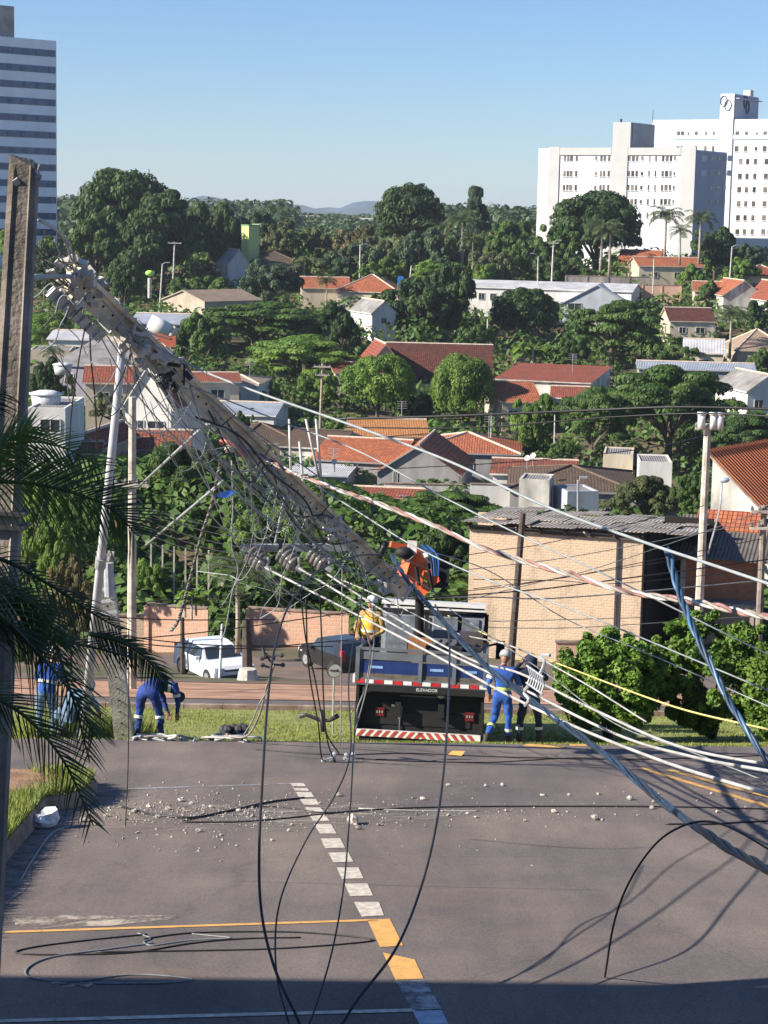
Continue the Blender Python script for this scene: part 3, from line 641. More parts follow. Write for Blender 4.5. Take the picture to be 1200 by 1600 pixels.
T=[ # cx,yt,yb,w,D,kind,col,label
(192,270,400,165,352,'round','dark','broad dark domed tree, highest crown of the wooded skyline beside the striped tower'),
(150,330,425,120,338,'irregular','mid','dark rounded tree below the highest dome, toward the striped tower'),
(255,292,420,120,345,'umbrella','dark','wide spreading dark tree directly behind the small lime green lamp'),
(225,318,425,150,340,'irregular','dark','large shadowy tree standing behind the pale street lamp with the lime head'),
(330,288,390,90,372,'irregular','dark','dark ragged skyline tree next to the highest dome'),
(395,305,392,110,374,'irregular','blue','bluish dark skyline tree behind the yellow green water tower'),
(340,330,400,60,362,'irregular','dark','shadowed tree just before the yellow green water tower'),
(440,340,405,80,368,'irregular','olive','olive tree behind the dull brown roof'),
(505,345,410,90,372,'sparse','olive','thin greyish olive tree below the skyline gap'),
(565,350,415,80,366,'irregular','dry','dry brownish tree below the skyline gap'),
(640,290,378,112,372,'round','dark','rounded dark tree standing alone on the skyline near the middle'),
(605,352,425,90,355,'irregular','olive','yellow tinged olive tree at the foot of the rounded skyline tree'),
(662,352,430,85,350,'irregular','blue','grey green tree below the rounded skyline tree'),
(705,345,430,80,355,'irregular','olive','pale olive tree beside the tall airy skyline tree'),
(744,292,420,56,360,'tall','blue','tall airy tree with open branches rising above the skyline'),
(795,322,400,85,370,'irregular','mid','light green tree between the airy tree and the white apartment block'),
(825,352,425,80,350,'irregular','mid','dense tree at the foot of the white apartment block corner'),
(770,375,438,90,340,'irregular','olive','bushy grey green tree behind the long white warehouse roof'),
(935,303,400,150,358,'round','dark','big dark domed tree standing before the white apartment block'),
(880,340,425,80,352,'irregular','mid','green tree leaning against the dome before the apartment block'),
(880,385,440,90,340,'irregular','dark','low dark tree behind the warehouse roof by the street lamp pole'),
(1120,352,410,80,352,'irregular','dark','leafy dark tree in front of the blue grey apartment side'),
(1172,378,425,60,350,'irregular','blue','bluish tree at the foot of the farther apartment tower'),
(70,365,440,90,335,'irregular','mid','sunlit tree just beyond the upright broken pole'),
(18,335,420,60,345,'irregular','bright','yellow green tree at the foot of the striped tower'),
(100,395,450,70,325,'irregular','dark','dark tree behind the torn end of the fallen pole'),
(195,402,470,62,305,'round','dark','compact dark green tree beside the lime green lamp'),
(330,420,462,80,318,'irregular','mid','light green bushes behind the beige shed roof'),
(290,425,455,60,316,'irregular','mid','low bright bushes by the lamp pole over the beige shed'),
(420,402,478,105,312,'irregular','blue','grey green tree below the dull brown roof'),
(480,395,450,110,345,'sparse','olive','sparse grey tree row behind the orange hipped roof'),
(555,378,430,90,348,'irregular','blue','smoky grey tree behind the street light over the orange hipped roof'),
(600,400,440,70,338,'irregular','bright','bright leafy tree beside the orange hipped roof'),
(690,405,440,110,335,'irregular','bright','light topped tree behind the big dark tree wall'),
(760,400,440,50,330,'irregular','bright','bright green tree at the warehouse wall end'),
(600,440,520,60,300,'irregular','mid','green tree beside the small white gabled house'),
(655,430,545,150,292,'irregular','dark','massive dark tree wall between orange hipped roof and white warehouse'),
(700,405,540,90,296,'irregular','dark','tall dark tree pressed against the white warehouse corner'),
(450,480,520,100,285,'sparse','olive','thin olive shrub tree below the orange hipped roof'),
(520,470,530,80,280,'irregular','dark','dark tree under the end of the orange hipped roof'),
(540,487,545,60,262,'irregular','dark','dark crown behind the spreading sunlit tree'),
(400,470,540,210,270,'umbrella','mid','broad leafy tree mass below the beige shed'),
(320,485,580,95,255,'irregular','mid','bright sided tree next to the fallen pole below the beige shed'),
(470,520,610,190,238,'umbrella','bright','wide spreading layered tree with sunlit top at the centre of the valley'),
(410,590,655,60,222,'irregular','bright','small light green tree by the grey roofs'),
(505,575,650,75,222,'irregular','bright','light green crown behind the slim timber pole'),
(592,556,662,118,214,'round','bright','round mango tree in front of the brown tiled hall, next to the slim timber pole'),
(725,556,664,98,212,'round','bright','round mango tree with sunlit flank in front of the brown tiled hall corner'),
(655,600,668,70,218,'irregular','dark','shaded tree between the two round mango trees'),
(820,452,540,110,300,'round','dark','dark rounded tree below the white warehouse front'),
(740,505,550,70,262,'irregular','mid','low tree at the rear of the brown tiled hall'),
(960,468,575,150,270,'umbrella','mid','large layered dark green tree below the warehouse gable'),
(895,520,580,60,262,'irregular','mid','green tree beside the banana plants'),
(1050,530,580,90,258,'sparse','mid','fan leafed green tree above the long grey wall'),
(1070,470,492,50,305,'irregular','mid','small round tree beside the dark red roof'),
(1110,435,490,50,318,'irregular','mid','small tree before the cream walled house with orange roofs'),
(1160,400,440,60,338,'irregular','bright','yellow green tree at the end of the orange roofs'),
(1082,410,450,50,335,'irregular','bright','bright bush tree just beyond the orange roofs'),
(1185,455,520,55,300,'irregular','dark','dark tree over the gabled house at the picture edge'),
(1190,540,585,50,255,'irregular','mid','green tree behind the white gable at the picture edge'),
(1050,570,700,215,195,'umbrella','mid','huge spreading flame tree with layered canopy above the grey roofs'),
(930,600,700,120,190,'umbrella','mid','side canopy of dark layered tree adjoining the flame tree'),
(840,612,705,95,192,'irregular','bright','yellow green tree at the near side of the flame tree'),
(1170,640,720,110,185,'umbrella','dark','dark canopy tree above the orange tiled white house'),
(990,700,760,0,0,None,None,None),
(1010,738,800,120,128,'irregular','olive','olive green tree beyond the rusty roof of the brick shed'),
(1080,735,795,60,126,'irregular','mid','green tree touching the white stained gable wall'),
(80,555,660,75,175,'irregular','dark','dark tree beside the upright broken pole above the red roofs'),
(75,490,530,80,250,'round','bright','bright row tree beyond the broken pole'),
(35,500,530,50,252,'round','bright','bright small tree at the very edge behind the broken pole'),
(190,600,668,110,160,'sparse','olive','bare looking purple grey tree beside the metal post'),
(275,690,880,130,112,'umbrella','mid','big dark spreading tree under the middle of the fallen pole'),
(335,700,800,70,118,'irregular','dark','shaded tree behind the twisted dark rope'),
(410,765,880,130,105,'irregular','bright','bright green tree under the fallen pole by the crossarm'),
(700,765,830,160,135,'umbrella','mid','flat canopy tree between the red roofs and the brick shed'),
(560,800,860,110,128,'sparse','dark','thin dark tree below the red roof behind the crossarm'),
(700,815,930,110,105,'irregular','dark','dark hedge tree beside the plastered brick shed wall'),
(85,770,900,95,90,'irregular','bright','bright green bush tree behind the palm fronds'),
(110,865,990,90,72,'irregular','dry','yellow and orange leafed shrub tree behind the palm fronds'),
(55,900,1010,80,68,'irregular','dark','dark shrub tree at the edge behind the palm fronds'),
(235,870,950,70,98,'irregular','bright','leafy green bush above the pinkish brick wall'),
(300,890,950,80,100,'irregular','mid','green bush between the two brick walls'),
(245,700,850,120,120,'irregular','dark','shaded tree mass behind the slim grey pole under the fallen pole'),
(300,775,890,110,108,'irregular','mid','green tree beyond the concrete fence posts'),
(150,740,860,80,105,'irregular','mid','leafy tree glimpsed between the steel post and palm fronds'),
(40,720,860,90,100,'irregular','bright','bright tree beside the upright broken pole above the palm fronds'),
(450,880,960,120,100,'irregular','mid','green tree above the long orange brick wall'),
(640,880,960,90,112,'irregular','dark','dark tree just behind the folded orange crane'),
(380,640,690,40,190,'irregular','mid','small tree by the brown stained roof behind the fallen pole'),
(470,790,860,60,125,'sparse','olive','thin shrub tree beneath the white boxy annex'),
(600,830,900,80,118,'irregular','mid','green tree above the orange crane by the cream annex'),
(880,690,720,60,175,'irregular','mid','small tree at the foot of the flame tree by the rusty roof'),
]
for t in T:
    if t[5] is None: continue
    tree(*t[:5],t[5],t[6],t[7],name={'round':'mango_tree','umbrella':'spreading_tree','tall':'tall_tree','sparse':'sparse_tree'}.get(t[5],'broadleaf_tree'))
PL=[(938,345,430,345,'slim pale trunked palm in front of the big domed tree by the apartment corner',0),(952,350,432,343,'pale trunked palm close beside its twin before the domed tree',1),
(1038,325,405,345,'feathery tall palm between the domed tree and the blue grey apartment side',0),(1092,330,408,340,'dense crowned palm in front of the blue grey apartment side',1),(1062,352,410,336,'lower palm between two taller palms by the apartment block',1),
(722,330,420,352,'tufted palm between the rounded skyline tree and the airy tree',1),(510,432,480,322,'small star shaped palm in front of the orange hipped roof',0),(1140,480,555,262,'pale feathery palm before the thatched brown roof',0),
(738,365,430,345,'tufted grey palm below the airy skyline tree',0),(82,540,600,182,'small dark palm beside the upright broken pole',1),(372,870,1010,62,'drooping palm before the brick wall beside the white car',0),(690,345,425,356,'small palm crowded among olive trees on the skyline',1)]
for a in PL: palm(*a[:5],v=a[5])
banana(830,512,582,110,262,'clump of banana plants with pale leaves beside the red gabled roof')
banana(1010,505,560,60,275,'small banana clump behind the layered tree')
banana(300,900,965,90,84,'banana plants over the pinkish brick wall')
banana(1080,518,545,60,270,'grey green banana clump beside the white shed roof','mid')
# citrus bushes near the crest
def bush(cx,yt,yb,wpx,D,label,seed):
    top=W(cx,yt,D); b=W(cx,yb,D); z=gz(b.x,D); r=np.random.RandomState(seed); wd=wpx/F_PX*D; ht=top.z-z
    t=empty('citrus_bush',(top.x,D,z),0,label,'bush')
    tk=MB()
    for i in range(5):
        a=i*1.3; tk.tube([(math.cos(a)*.04,math.sin(a)*.04,-.1),(math.cos(a)*.12,math.sin(a)*.12,ht*.15),(math.cos(a)*wd*.25,math.sin(a)*wd*.25,ht*.55)],[.04,.03,.015],6)
    tk.build('trunk',bark,t,True,loc=(0,0,0))
    CC=[];NN=[]
    for _ in range(230):
        v=r.randn(3); v/=np.linalg.norm(v); 
        q=.55+.42*r.rand(); c=np.array([v[0]*wd*.5*q,v[1]*wd*.5*q,ht*.53+v[2]*ht*.46*q]); k=130; u=r.randn(k,3); u/=np.linalg.norm(u,axis=1,keepdims=True); rad=r.uniform(.10,.2)
        CC.append(c+u*rad*(.5+.5*r.rand(k,1))); NN.append(u+r.randn(k,3)*.7+np.array([0,0,.4]))
    me=leafmesh('leaves',np.concatenate(CC),np.concatenate(NN),.062*(.6+.8*r.rand(230*130)),asp=1.7,seed=seed); me.materials.append(FO['citrus'])
    o=bpy.data.objects.new('leaves',me); C.objects.link(o); o.parent=t
bush(956,983,1156,180,39.5,'dense round citrus bush on the grass beside the two standing workers',1)
bush(1122,950,1156,228,40.5,'taller wide citrus bush on the grass at the picture edge',2)
bush(1215,1000,1150,90,39,'partly cropped citrus bush behind the blue twisted cable end',3)
# undergrowth: low shrubbery filling the valley between lots
def undergrowth():
    r=np.random.RandomState(11); CC=[];NN=[];SS=[]
    for _ in range(2150):
        y=r.uniform(96,430) if _<1700 else r.uniform(95,140); x=r.uniform(-.225,.225)*y; 
        rad=r.uniform(.8,2.4)*(.6+y/250); k=80; z=gz(x,y); u=r.randn(k,3); u/=np.linalg.norm(u,axis=1,keepdims=True); u[:,2]=abs(u[:,2])
        CC.append(np.array([x,y,z])+u*np.array([rad,rad,rad*.9])); NN.append(u+r.randn(k,3)*.4); SS.append(np.full(k,.30*rad**.5)*(.6+.6*r.rand(k)))
    me=leafmesh('undergrowth',np.concatenate(CC),np.concatenate(NN),np.concatenate(SS),seed=2); me.materials.append(FO['mid'])
    o=bpy.data.objects.new('undergrowth',me); C.objects.link(o); tag(o,'low shrubbery and weeds growing between the houses and trees','shrubbery',kind='stuff')
undergrowth()
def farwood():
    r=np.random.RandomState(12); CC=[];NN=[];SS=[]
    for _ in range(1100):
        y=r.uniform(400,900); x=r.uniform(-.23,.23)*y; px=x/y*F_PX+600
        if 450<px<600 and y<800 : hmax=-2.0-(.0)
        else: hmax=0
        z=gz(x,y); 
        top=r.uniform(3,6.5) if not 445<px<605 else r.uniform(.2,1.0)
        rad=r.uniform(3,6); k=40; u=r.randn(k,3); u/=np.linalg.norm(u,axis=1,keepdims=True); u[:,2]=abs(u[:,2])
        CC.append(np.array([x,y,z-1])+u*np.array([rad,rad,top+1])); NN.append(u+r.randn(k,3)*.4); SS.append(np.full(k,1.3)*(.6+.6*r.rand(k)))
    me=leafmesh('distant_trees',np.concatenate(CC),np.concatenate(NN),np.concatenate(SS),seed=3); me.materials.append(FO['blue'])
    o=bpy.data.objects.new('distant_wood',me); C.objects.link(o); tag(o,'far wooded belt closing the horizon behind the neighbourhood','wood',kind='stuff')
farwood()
# far hills seen in the skyline gap
mb=MB(); hm=mat('far_wooded_hill',(0.06,0.10,0.13),rough=1,var=.3,scale=.02)  # bluish base colour holds painted distance haze
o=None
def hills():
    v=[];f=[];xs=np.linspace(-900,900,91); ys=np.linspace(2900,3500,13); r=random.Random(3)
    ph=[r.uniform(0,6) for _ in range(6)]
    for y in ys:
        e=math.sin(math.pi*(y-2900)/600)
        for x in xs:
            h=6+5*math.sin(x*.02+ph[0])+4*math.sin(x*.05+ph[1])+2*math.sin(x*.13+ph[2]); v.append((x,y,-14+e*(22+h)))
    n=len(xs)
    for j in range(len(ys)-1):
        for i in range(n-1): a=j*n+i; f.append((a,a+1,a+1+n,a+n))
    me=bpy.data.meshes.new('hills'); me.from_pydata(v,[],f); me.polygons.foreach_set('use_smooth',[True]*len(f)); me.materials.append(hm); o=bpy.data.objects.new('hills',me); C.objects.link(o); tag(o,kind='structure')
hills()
# ================= BUILDINGS =================
clay=lambda: None
TR={'orange':tile_mat('roof_orange_tiles',lin('#bd7350'),lin('#a05c42'),amt=.45),'red':tile_mat('roof_red_tiles',lin('#a35c48'),lin('#874a3a'),amt=.55),
'darkred':tile_mat('roof_dark_red_tiles',lin('#6f4339'),lin('#573229'),dirt=(.04,.03,.03),amt=.6),'light':tile_mat('roof_light_orange_tiles',lin('#c28a58'),lin('#b07a4e'),amt=.3),
'brown':tile_mat('roof_brown_tiles',lin('#6e5c4e'),lin('#5b4c42'),dirt=(.05,.05,.045),amt=.6),'stained':tile_mat('roof_stained_tiles',lin('#a5604a'),lin('#7c4a3c'),dirt=(.05,.04,.035),amt=.8)}
def corr(name,c,c2,bump=.8):
    m=mat(name,c,rough=.7,col2=c2,scale=.6,detail=9)
    n=m.node_tree; uv=n.nodes.new('ShaderNodeUVMap'); wv=n.nodes.new('ShaderNodeTexWave'); wv.inputs['Scale'].default_value=1.6; wv.bands_direction='X'; n.links.new(uv.outputs[0],wv.inputs[0]); bp=n.nodes.new('ShaderNodeBump'); bp.inputs['Strength'].default_value=bump; bp.inputs['Distance'].default_value=.05
    n.links.new(wv.outputs['Fac'],bp.inputs['Height']); n.links.new(bp.outputs[0],n.nodes['Principled BSDF'].inputs['Normal']); return m
TR['grey']=corr('roof_fibre_cement',(.30,.29,.28),(.16,.15,.14)); TR['white']=corr('roof_pale_sheet',(.55,.56,.58),(.36,.36,.38)); TR['bluegrey']=corr('roof_bluish_sheet',(.33,.37,.44),(.22,.25,.30)); TR['tan']=corr('roof_tan_sheet',(.33,.24,.17),(.23,.17,.12)); TR['dark']=corr('roof_dark_sheet',(.14,.12,.10),(.07,.06,.055))
WL={k:wall(k,c,d) for k,c,d in [('white',(.72,.70,.66),.25),('cream',(.62,.53,.40),.3),('beige',(.50,.42,.32),.3),('grey',(.34,.33,.33),.4),('bluegrey',(.42,.45,.50),.25),('pink',(.52,.36,.28),.35),('purple',(.27,.25,.30),.3),('stained',(.66,.63,.57),.6),('raw',(.36,.31,.27),.5),('ochre',(.5,.33,.17),.3)]}
ridgem=mat('ridge_mortar',(.52,.42,.34),rough=.9,var=.25)
doorm=mat('painted_door',(.12,.09,.08),rough=.6)
def win_part(parent,c,wd,ht,nrm,frame=winframe,th=.05):
    # window: frame with pane; c is the centre on the wall, nrm its outward normal (local)
    n=Vector(nrm); s=Vector((0,0,1)).cross(n).normalized(); c=Vector(c)
    mb=MB()
    rot=Matrix((s,-n,Vector((0,0,1)))).transposed()
    fw=.07
    for dx,dz,a,b in ((0,ht/2,wd,fw),(0,-ht/2,wd,fw),(-wd/2,0,fw,ht-fw),(wd/2,0,fw,ht-fw),(0,0,fw*.7,ht-fw)):
        mb.box(c+s*dx+Vector((0,0,dz))+n*.035,(a,.07,b),rot)
    o=mb.build('window',frame,parent,loc=(0,0,0))
    mb=MB(); mb.box(c+n*.012,(wd,.018,ht),rot); mb.build('pane',glassm,o,loc=(0,0,0)); return o
def house(label,xl,xr,ye,yr,D,kind,dp,yaw,roof,wallk,wins=(),oh=.45,name='house',cat='house',ridge=True,gm=None,door=None,hmin=2.6,slabth=.14,group=None):
    cx=(xl+xr)/2; P=W(cx,ye,D); wd=(xr-xl)/F_PX*D; 
    gc=Vector((P.x,D+dp/2,0)); g0=min(gz(P.x,D),gz(P.x,D+dp))-.6; g0=min(g0,P.z-hmin)
    he=P.z-g0
    if kind in('front','hip'): hr=W(cx,yr,D+dp/2).z-g0
    elif kind=='shed': hr=W(cx,yr,D+dp).z-g0
    elif kind=='flat': hr=he
    else: hr=W(cx,yr,D+oh).z-g0
    hr=max(hr,he+.02)
    root=empty(name,(gc.x,gc.y,g0),R(yaw),label,cat,group)
    hx,hy=wd/2-oh*.6,dp/2-oh*.6; t=.02
    wm=WL[wallk] if isinstance(wallk,str) else wallk; rm=TR[roof] if isinstance(roof,str) else roof
    mb=MB()
    def wl(a,b,za,zb,zm=None):
        pts=[(a[0],a[1],0),(b[0],b[1],0),(b[0],b[1],zb)]
        if zm is not None: pts.append(((a[0]+b[0])/2,(a[1]+b[1])/2,zm))
        pts.append((a[0],a[1],za)); mb.face(pts,0)
    c=[(-hx,-hy),(hx,-hy),(hx,hy),(-hx,hy)]
    k=.06
    if kind=='front':
        sl=(hr-he)/(dp/2); ze=he+sl*(dp/2-hy)-k
        wl(c[0],c[1],ze,ze); wl(c[1],c[2],ze,ze,hr-k); wl(c[2],c[3],ze,ze); wl(c[3],c[0],ze,ze,hr-k)
    elif kind=='gable':
        sl=(hr-he)/(wd/2); ze=he+sl*(wd/2-hx)-k
        wl(c[0],c[1],ze,ze,hr-k); wl(c[1],c[2],ze,ze); wl(c[2],c[3],ze,ze,hr-k); wl(c[3],c[0],ze,ze)
    elif kind=='shed':
        sl=(hr-he)/dp; za=he+sl*(dp/2-hy)-k; zb=hr-sl*(dp/2-hy)-k
        wl(c[0],c[1],za,za); wl(c[1],c[2],za,zb); wl(c[2],c[3],zb,zb); wl(c[3],c[0],zb,za)
    else:
        for a,b in ((0,1),(1,2),(2,3),(3,0)): wl(c[a],c[b],he-k,he-k)
    mb.build('wall',wm,root,loc=(0,0,0))
    rb=MB(); X,Y=wd/2,dp/2
    def slab(pts):
        top=[Vector(p) for p in pts]; bot=[p-Vector((0,0,slabth)) for p in top]
        rb.face(top,0); rb.face(bot[::-1],1)
        for i in range(len(top)): j=(i+1)%len(top); rb.face([top[i],bot[i],bot[j],top[j]],1)
    rp=[]
    if kind=='front': slab([(-X,-Y,he),(X,-Y,he),(X,0,hr),(-X,0,hr)]); slab([(X,Y,he),(-X,Y,he),(-X,0,hr),(X,0,hr)]); rp=[((-X,0,hr),(X,0,hr))]
    elif kind=='gable': slab([(-X,Y,he),(-X,-Y,he),(0,-Y,hr),(0,Y,hr)]); slab([(X,-Y,he),(X,Y,he),(0,Y,hr),(0,-Y,hr)]); rp=[((0,-Y,hr),(0,Y,hr))]
    elif kind=='hip':
        q=max(.2,X-Y*.95) if X>Y else .1
        slab([(-X,-Y,he),(X,-Y,he),(q,0,hr),(-q,0,hr)]); slab([(X,Y,he),(-X,Y,he),(-q,0,hr),(q,0,hr)]); slab([(X,-Y,he),(X,Y,he),(q,0,hr)]); slab([(-X,Y,he),(-X,-Y,he),(-q,0,hr)])
        rp=[((-q,0,hr),(q,0,hr)),((-X,-Y,he),(-q,0,hr)),((X,-Y,he),(q,0,hr)),((X,Y,he),(q,0,hr)),((-X,Y,he),(-q,0,hr))]
    elif kind=='shed': slab([(-X,-Y,he),(X,-Y,he),(X,Y,hr),(-X,Y,hr)])
    else:
        slab([(-hx+.02,-hy+.02,he-.03),(hx-.02,-hy+.02,he-.03),(hx-.02,hy-.02,he-.03),(-hx+.02,hy-.02,he-.03)])
    ro=rb.build('roof',[rm,gm or wm],root,loc=(0,0,0))
    if kind=='flat':
        pb=MB()
        for a,b in ((0,1),(1,2),(2,3),(3,0)):
            A=Vector((*c[a],he)); B=Vector((*c[b],he)); d=(B-A).normalized(); q=Vector((-d.y,d.x,0))*.085; pb.beam(A+q+d*.17,B+q,.16,.16)
        pb.build('parapet',wm,root,loc=(0,0,0))
    if ridge and rp:
        cb=MB()
        for a,b in rp: cb.tube([Vector(a)+Vector((0,0,.02)),Vector(b)+Vector((0,0,.02))],.13,6)
        cb.build('ridge_cap',ridgem if roof!='brown' else TR['brown'],ro,loc=(0,0,0))
    if not wins and kind!='flat' and D<300:
        rw=random.Random(int(xl)); wins=((.28,1.35,1.0,.9),(.68,1.35,1.3,.9),(.4,1.3,1.0,.9,'l')) if rw.random()<.6 else ((.5,1.3,1.4,.9),(.35,1.3,.8,.8,'l'),(.7,1.3,.8,.8,'l'))
    for w_ in wins: # (u 0..1 along front, height above... fraction of eave from top m, w, h, side)
        u,dz,ww,hh=w_[:4]; side=w_[4] if len(w_)>4 else 'f'
        if side=='f': win_part(root,(-hx+2*hx*u,-hy,he-dz),ww,hh,(0,-1,0))
        elif side=='l': win_part(root,(-hx,-hy+2*hy*u,he-dz),ww,hh,(-1,0,0))
        else: win_part(root,(hx,-hy+2*hy*u,he-dz),ww,hh,(1,0,0))
    if kind!='flat' and D<300 and int(xl)%3==0:
        ab=MB(); ab.cyl((hx*.4,0,he),(hx*.4,0,hr+1.8),.035,5); [ab.cyl((hx*.4-.5,0,hr+1.1+k*.22),(hx*.4+.5,0,hr+1.1+k*.22),.018,4) for k in range(4)]; ab.build('aerial',galv,root,loc=(0,0,0))
    if door:
        u,zb,ww,hh=door; d=MB(); d.box((-hx+2*hx*u,-hy-.03,he-zb),(ww,.06,hh)); dd=d.build('door',doorm,root,loc=(0,0,0)); d=MB(); d.box((-hx+2*hx*u+ww*.36,-hy-.08,he-zb),(.06,.05,.2)); d.build('handle',galv,dd,loc=(0,0,0))
    return root
W1=((.3,1.6,1.2,1.0),(.7,1.6,1.2,1.0))
for a_,k_ in HOUSES: house(*a_,**k_)
# long white warehouse
# big white gable at the right
# left group
# water tower yellow green
yg=mat('yellow_green_paint',(.55,.62,.22),rough=.7,var=.1); dg=mat('green_paint',(.16,.30,.16),rough=.7,var=.1)
P=W(391,400,358); top=W(391,353,358)
t=empty('water_tower',(P.x,358,P.z-4),R(38),'tall narrow yellow green and dark green tower rising from the trees','tower')
h=top.z-P.z+4
mb=MB(); mb.box((-.0,0,h/2),(2.3,2.3,h)); mb.build('shaft',[yg],t,loc=(0,0,0))
mb=MB(); mb.box((1.17,0,h/2+.15),(.12,2.32,h+.5)); mb.box((0,0,h+.1),(2.45,2.45,.25)); mb.build('side_panel',[dg],t,loc=(0,0,0))
# ---- striped tower
def fz(px,py,Y): return W(px,py,Y).z
bwhite=mat('tower_white_panel',(.74,.80,.88),rough=.6,var=.08,scale=.3); bglass=mat('tower_glass_band',(.03,.07,.17),rough=.15,var=.3,scale=.4); bconc=mat('tower_service_block',(.33,.31,.29),rough=.9,var=.3,scale=.3)
D0=385; cor=W(88,64,D0); th=R(41)
t=empty('striped_tower',(cor.x,D0,gz(cor.x,D0)-2),th,'tall office tower with alternating white and dark blue glass bands, cut by the picture edge','tower')
H=cor.z-(gz(cor.x,D0)-2); Lw=26
mb=MB(); mb.box((-Lw/2,9,H/2),(Lw,18,H)); mb.build('wall',bwhite,t,loc=(0,0,0))
k=0; z=H-1.75
while z>8:
    mb=MB(); mb.box((-Lw/2-.05,0,z-.65),(Lw-.3,.12,1.28)); wo=mb.build('window',bglass,t,loc=(0,0,0))
    mb=MB()
    for i in range(9):
        x=-.9-i*2.9+(.25*math.sin(k*3+i)); mb.box((x-.5,-.1,z-.68),(.75,.08,.75)); 
    mb.build('frame',mat('tower_pale_blind',(.05,.09,.18),rough=.4,var=.5,scale=1.2),wo,loc=(0,0,0)); z-=3.05; k+=1
mb=MB(); mb.box((-8.2-6,6,H+2.9),(12,9,5.8)); mb.build('service_block',bconc,t,loc=(0,0,0))
# ---- apartment blocks
aw=mat('apartment_white',(.64,.66,.68),rough=.8,var=.06,scale=.2); ag=mat('apartment_cream_grey',(.42,.425,.42),rough=.8,var=.06,scale=.2); as_=mat('apartment_side_shade',(.34,.37,.44),rough=.8,var=.08,scale=.2); awin=mat('apartment_window',(.11,.095,.085),rough=.2,var=.5,scale=.7,objvar=.7); ashade=mat('apartment_tower_shade',(.10,.13,.18),rough=.4,var=.3,scale=.3)  # side wall and tower side tones are darkened to paint in shade
phi=R(-33); ux=Vector((math.cos(phi),math.sin(phi))); uy=Vector((-math.sin(phi),math.cos(phi)))
def fac(px,cor,dr):
    k=(px-600)/F_PX; return (k*cor.y-cor.x)/(dr.x-k*dr.y)
def apartment(corner,Lm,Mm,zt,label,frames,rows,cols,srows,scols,name='apartment_block'):
    base=gz(corner.x,corner.y)-4; t=empty(name,(corner.x,corner.y,base),phi,label,'apartment block'); H=zt-base
    mb=MB(); mb.box((-Lm/2,Mm/2,H/2),(Lm,Mm,H)); 
    wo=mb.build('wall',aw,t,loc=(0,0,0))
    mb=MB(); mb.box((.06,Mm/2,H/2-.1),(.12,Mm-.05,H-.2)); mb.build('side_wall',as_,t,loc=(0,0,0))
    for a,b,zb in frames:
        mb=MB(); u0=fac(a,corner,ux); u1=fac(b,corner,ux); mb.box(((u0+u1)/2,-.12,(H+.0)/2+.15+zb/2),(abs(u1-u0),.24,H+.3-zb if zb>=0 else H)); mb.build('facade_band',ag,t,loc=(0,0,0))
    for r_y in rows:
        for cpx,wpx,fl in cols:
            u=fac(cpx,corner,ux); P=corner+ux*u if False else Vector((corner.x+ux.x*u,corner.y+ux.y*u)); z=fz(cpx,r_y,P.y)-base
            ww=wpx/F_PX*P.y/ux.x
            mb=MB(); mb.box((u,-.02,z),(ww,.10,1.1 if fl==0 else .7)); wo=mb.build('window',awin,t,loc=(0,0,0))
            mb=MB(); mb.box((u,-.09,z-(.6 if fl==0 else .4)),(ww+.2,.16,.1)); mb.build('sill',aw,wo,loc=(0,0,0))
    for r_y in srows:
        for cpx,wpx in scols:
            v=fac(cpx,corner,uy); P=Vector((corner.x+uy.x*v,corner.y+uy.y*v)); z=fz(cpx,r_y,P.y)-base; ww=wpx/F_PX*P.y/uy.x
            mb=MB(); mb.box((.14,v,z),(.08,ww,.75)); mb.build('window',awin,t,loc=(0,0,0))
    return t,H
cA=W(1068,232,375); cA2=Vector((cA.x,375))
colsA=[(867,3,0),(872,3,0),(877,4,0),(885,3,0),(915,3,1),(923,3,0),(928,3,0),(935,3,0),(966,3,0),(972,4,0),(978,3,0),(986,3,1),(997,2,0),(1007,2,0),(1018,3,0),(1024,4,0),(1030,3,0),(1036,2,1)]
tA,HA=apartment(cA2,30.6,19.9,cA.z,'nearer white apartment block with side wall and rooftop tower toned dark as shade',[(843,859,0),(1046,1068.4,0),(939,964,0),(859.2,938.8,HA_:=0) if False else (859.5,938.5,-1)][:3],[247,271,293,315,336],colsA,[247,271,293,315],[(1092,6),(1103,6),(1113,6)])
mb=MB(); u0=fac(859.5,cA2,ux); u1=fac(938.5,cA2,ux); mb.box(((u0+u1)/2,-.12,HA-.55),(abs(u1-u0),.24,1.4)); u2=fac(964.5,cA2,ux); u3=fac(1045.5,cA2,ux); mb.box(((u2+u3)/2,-.12,HA-.55),(abs(u3-u2),.24,1.4)); mb.build('parapet',ag,tA,loc=(0,0,0))
u0=fac(940,cA2,ux); u1=fac(967,cA2,ux); hp=fz(960,190,380)-cA.z
mb=MB(); mb.box(((u0+u1)/2,5,HA+hp/2),(u1-u0,10.4,hp)); st=mb.build('stair_tower',ag,tA,loc=(0,0,0))
mb=MB(); mb.box((u1+.06,5.2,HA+hp/2-.1),(.1,9.6,hp-.3)); mb.build('tower_side',ashade,st,loc=(0,0,0))  # unlit tower side, shade painted as a dark colour
mb=MB(); mb.cyl((u1+2,5,HA+hp),(u1+2,5,HA+hp+2.6),.06,5); mb.cyl((u0+1,1,HA+hp),(u0+1,1,HA+hp+.7),.25,6); mb.build('antenna',darksteel,tA,loc=(0,0,0))
